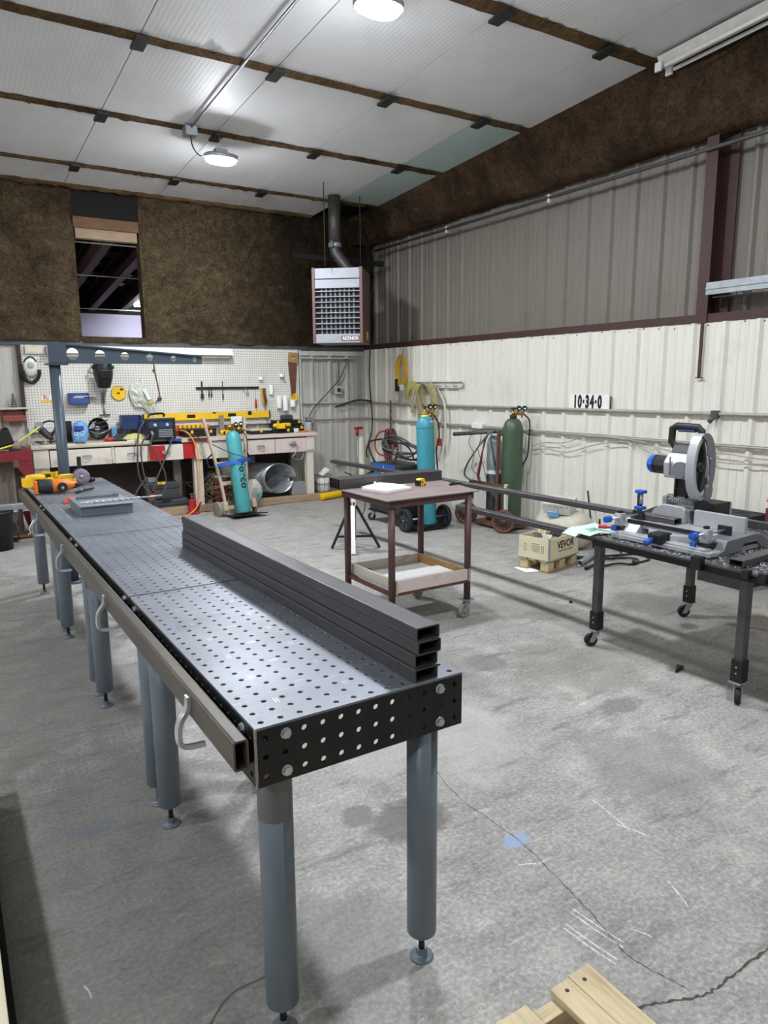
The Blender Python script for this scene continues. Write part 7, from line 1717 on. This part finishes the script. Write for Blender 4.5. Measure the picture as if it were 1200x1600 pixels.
m = MB(); m.cyl((0, 0.03, 0.12), (0, 0.03, 0.55), 0.009, n=8); m.build('riser', 'conduit', OB)
m = MB(); m.bx(4.79, 4.90, 9.80, 9.89, 1.115, 1.20); m.one('junction_box', 'galv', 'grey junction box on the back wall above the glass jar', 'junction box', bev=0.006)
m = MB(); m.bx(5.30, 5.44, 9.86, 9.90, 0.44, 0.52); m.one('outlet_plate', 'aged_white', 'small low outlet plate on the back wall right of the bench', 'outlet')

# ---------------------------------------------------------------- left corner behind the tables
RB = thing('red_steel_bench', 'dark red steel bench at the left edge beside the cream workbench', 'bench', (0.45, 9.35, 0))
m = MB(); m.bx(-0.9, 0.90, 8.98, 9.75, 0.965, 0.98); m.build('top', 'red_dark', RB, world=True)
m = MB(); m.bx(-0.9, 0.90, 8.975, 8.98, 0.87, 0.978); m.build('front_apron', 'red_dark', RB, world=True)
m = MB(); m.prism([(0.90, 0.97), (0.90, 0.50), (0.84, 0.62), (0.70, 0.87), (0.68, 0.97)], 0.006, XZ(8.986)); m.build('corner_gusset', 'red_dark', RB, world=True)
for x, y in ((0.86, 8.99), (-0.86, 8.99), (0.86, 9.70), (-0.86, 9.70)):
    m = MB(); m.bx(x - 0.035, x + 0.035, y, y + 0.05, 0.001, 0.965); m.build('leg', 'red_dark', RB, world=True)
m = MB(); m.bx(0.70, 0.76, 8.965, 8.975, 0.80, 0.88, None); m.build('hinge_plate', 'rust_steel', RB, world=True)
for k, (x, w_, y, lean, h, mt) in enumerate(((0.30, 0.34, 9.10, 0.06, 0.92, 'wood_grey'), (0.60, 0.26, 9.20, 0.05, 0.90, 'wood_grey'), (0.47, 0.05, 9.05, 0.08, 0.86, 'wood_dark'), (0.735, 0.045, 9.06, 0.02, 0.84, 'wood_dark'), (0.10, 0.28, 9.13, 0.07, 0.88, 'wood_grey'))):
    m = MB(); m.bx(x - w_ / 2, x + w_ / 2, 0, 0.02, 0, h, rot(-lean, 0.10 if k == 2 else 0.0, 0, (0, y, 0.012 if k != 2 else 0.03)) if False else rot(-lean, 0, 0, (0, y, 0.012)))
    m.one('weathered_board', mt, ['wide weathered grey board leaning under the red bench', 'second weathered grey board leaning under the red bench near its corner leg', 'narrow dark board leaning in front of the grey boards under the red bench', 'narrow dark strip standing beside the red corner leg', 'weathered grey board at the left edge under the red bench'][k], 'board', 'boards leaning under the red bench')
BK = thing('scrap_tray', 'black steel tray full of silver parts tilted on the red bench', 'drawer', (0.45, 9.12, 0.99), 0.0, ry=-0.28)
m = MB()
m.bx(-0.42, 0.30, -0.10, 0.22, 0.0, 0.006); m.bx(-0.42, 0.30, -0.10, -0.094, 0.0, 0.17); m.bx(-0.42, 0.30, 0.214, 0.22, 0.0, 0.17); m.bx(0.294, 0.30, -0.094, 0.214, 0.0, 0.17); m.build('shell', 'black', BK)
m = MB()
for k in range(60): m.box((0, 0, 0), (random.uniform(0.03, 0.08), 0.03, 0.025), rot(random.uniform(-1, 1), random.uniform(-1, 1), random.uniform(0, 3), (random.uniform(-0.38, 0.22), random.uniform(-0.07, 0.18), 0.15 + random.uniform(0, 0.09))))
o = m.build('silver_parts', 'zinc', BK); o['kind'] = 'stuff'
m = MB(); m.lathe([(0, 0), (0.045, 0), (0.055, 0.02), (0.055, 0.20), (0.04, 0.22), (0, 0.22)], (0.62, 9.20, 1.037), (0.75, -0.6, 0), 18); m.one('electric_motor', 'wood_grey', 'short brown-grey motor lying on the red bench in front of the black drawer', 'motor')
m = MB(); m.tube(spl([(1.06, 9.47, 1.22), (0.92, 9.3, 1.14), (0.72, 9.05, 1.05), (0.52, 8.93, 1.0), (0.42, 8.91, 0.93), (0.38, 8.9, 0.82)], 8), 0.010, 7); m.one('lime_cord', 'lime', 'lime yellow cord running from the grinder across the red bench', 'cord')
for k in range(5):
    m = MB(); m.box((0.50 + 0.06 * k, 9.04 + 0.02 * (k % 2), 0.992), (0.11, 0.02, 0.02)); m.one('steel_offcut', ('galv', 'black', 'zinc', 'black', 'tool_dark')[k], 'small steel offcut lying along the front of the red bench', 'offcut', 'steel offcuts along the front of the red bench', bev=0.003)
WS2 = thing('wall_ledge', 'narrow ledge on the back wall carrying a red bin at the left edge', 'ledge', (0.5, 9.87, 1.42))
m = MB(); m.bx(-0.3, 1.00, 9.80, 9.90, 1.425, 1.445); m.build('board', 'aged_white', WS2, world=True)
bin_('faded red parts bin hanging under the ledge at the left edge', 0.83, 1.275, 0.26, 0.14, 0.10, 'bin_red', 9.885)
m = MB()
for k in range(6): m.lathe([(0, 0), (0.035 - 0.004 * k, 0.004), (0.03 - 0.004 * k, 0.03), (0, 0.034)], (0.84, 9.85, 1.446 + 0.028 * k), n=10)
m.one('rusty_cone', 'chain', 'rusty grey cone of stacked parts on the wall ledge', 'parts')
# low grey square tube and black tub beside the table, copper pipe on the floor
SH = thing('tube_rest', 'grey square tube lying across two black tubs behind the tables', 'steel tube', (0.30, 8.6, 0.40))
m = MB(); m.bx(-0.60, 0.82, 8.35, 8.42, 0.415, 0.480); m.build('square_tube', 'galv', SH, world=True, bev=0.008)
for k, (x0, x1) in enumerate(((0.28, 0.60), (-0.35, 0.20))):
    m = MB(); m.lathe([(0, 0), (0.14, 0), (0.165, 0.38), (0.175, 0.39), (0.175, 0.41), (0.15, 0.41), (0.14, 0.02), (0, 0.02)], ((x0 + x1) / 2, 8.40, 0.001), n=22); m.one('black_tub', 'black', ('black plastic tub nearer the table leg under the grey square tube', 'black plastic tub at the left edge under the grey square tube')[k], 'tub')
m = MB(); m.sheet(lambda u, v: (0.25 + 0.42 * u, 8.62 + 0.2 * v, 0.02 + 0.30 * math.sin(PI * u) ** 0.5 * (0.7 + 0.3 * v) + 0.05 * nz(u * 4, v * 4, 7)), 18, 10); tag(m.build('dark_tarp', 'ink', solid=0.004), 'crumpled dark tarp heaped behind the black tubs', 'tarp')
for k, (y, mt, r) in enumerate(((8.90, 'brass', 0.016), (8.84, 'wood_dark', 0.013), (8.96, 'cord_orange', 0.010))):
    m = MB(); m.cyl((-0.9, y + 0.02, r + 0.001), (0.86, y, r + 0.001), r, n=10); m.one('long_pipe', mt, ('brass coloured pipe lying on the floor behind the left table leg', 'dark pipe lying in front of the brass coloured pipe on the floor', 'thin orange tube lying behind the brass coloured pipe on the floor')[k], 'pipe')
TP = MB(); TP.cyl((0.80, 9.10, 0.03), (0.73, 9.14, 0.28), 0.022, n=12); TP.bx(0.62, 0.84, 9.12, 9.15, 0.27, 0.295); TP.one('white_tee', 'white', 'white plastic tee pipe leaning under the red bench', 'pipe')
m = MB(); m.bx(0.40, 0.86, 9.02, 9.09, 0.001, 0.05); m.one('floor_plank', 'wood_dark', 'dark plank on the floor in front of the leaning boards', 'plank')

# ---------------------------------------------------------------- foreground pallet and timber
PA = thing('pallet', 'new pale wooden pallet cut off by the bottom edge of the photo', 'pallet', (1.05, 0.75, 0))
for k, (x0, x1, mt) in enumerate(((1.222, 1.292, 'wood_newy'), (1.2935, 1.372, 'wood_newy'), (0.985, 1.136, 'wood_newy'), (0.74, 0.89, 'wood_newy'))):
    m = MB(); m.bx(x0, x1, 0.30, 1.142 + 0.006 * (k == 1), 0.120, 0.140); b_ = m.build('deck_board', mt, PA, world=True, bev=0.002)
    m = MB()
    for y in (1.115, 0.75, 0.38):
        for x in ((x0 + x1) / 2 - 0.01 * k,): m.cyl((x, y, 0.1401), (x, y, 0.1406), 0.006, n=9)
    m.build('nail_head', 'ink', b_, world=True)
for y in (1.088, 0.70, 0.32):
    m = MB(); m.bx(0.74, 1.36, y, y + 0.042, 0.022, 0.1195); m.build('stringer', 'wood_new', PA, world=True, bev=0.002)
for x0, x1 in ((1.23, 1.36), (0.98, 1.10)):
    m = MB(); m.bx(x0, x1, 0.30, 1.13, 0.001, 0.0215); m.build('bottom_board', 'wood_newy', PA, world=True)
TB = thing('timber_plank', 'pale timber plank on a dark base at the bottom left edge of the photo', 'plank', (-0.16, 1.9, 0))
m = MB(); m.bx(-0.36, 0.004, 1.0, 3.2, 0.05, 0.17); m.build('plank', 'ply', TB, world=True, bev=0.003)
m = MB(); m.bx(-0.36, 0.022, 1.0, 3.2, 0.001, 0.05); m.build('base_runner', 'dark', TB, world=True)
# thin stray wire on the floor round the near leg
m = MB(); m.tube(spl([(0.99, 2.4, 0.003), (0.86, 2.05, 0.003), (0.72, 1.75, 0.004), (0.55, 1.72, 0.003), (0.44, 1.62, 0.003), (0.44, 1.52, 0.003), (0.52, 1.38, 0.003), (0.68, 1.30, 0.004), (0.85, 1.24, 0.003), (0.95, 1.16, 0.003)], 8), 0.0012, 5); m.one('stray_wire', 'chain', 'thin stray wire curling on the floor around the near table leg', 'wire')
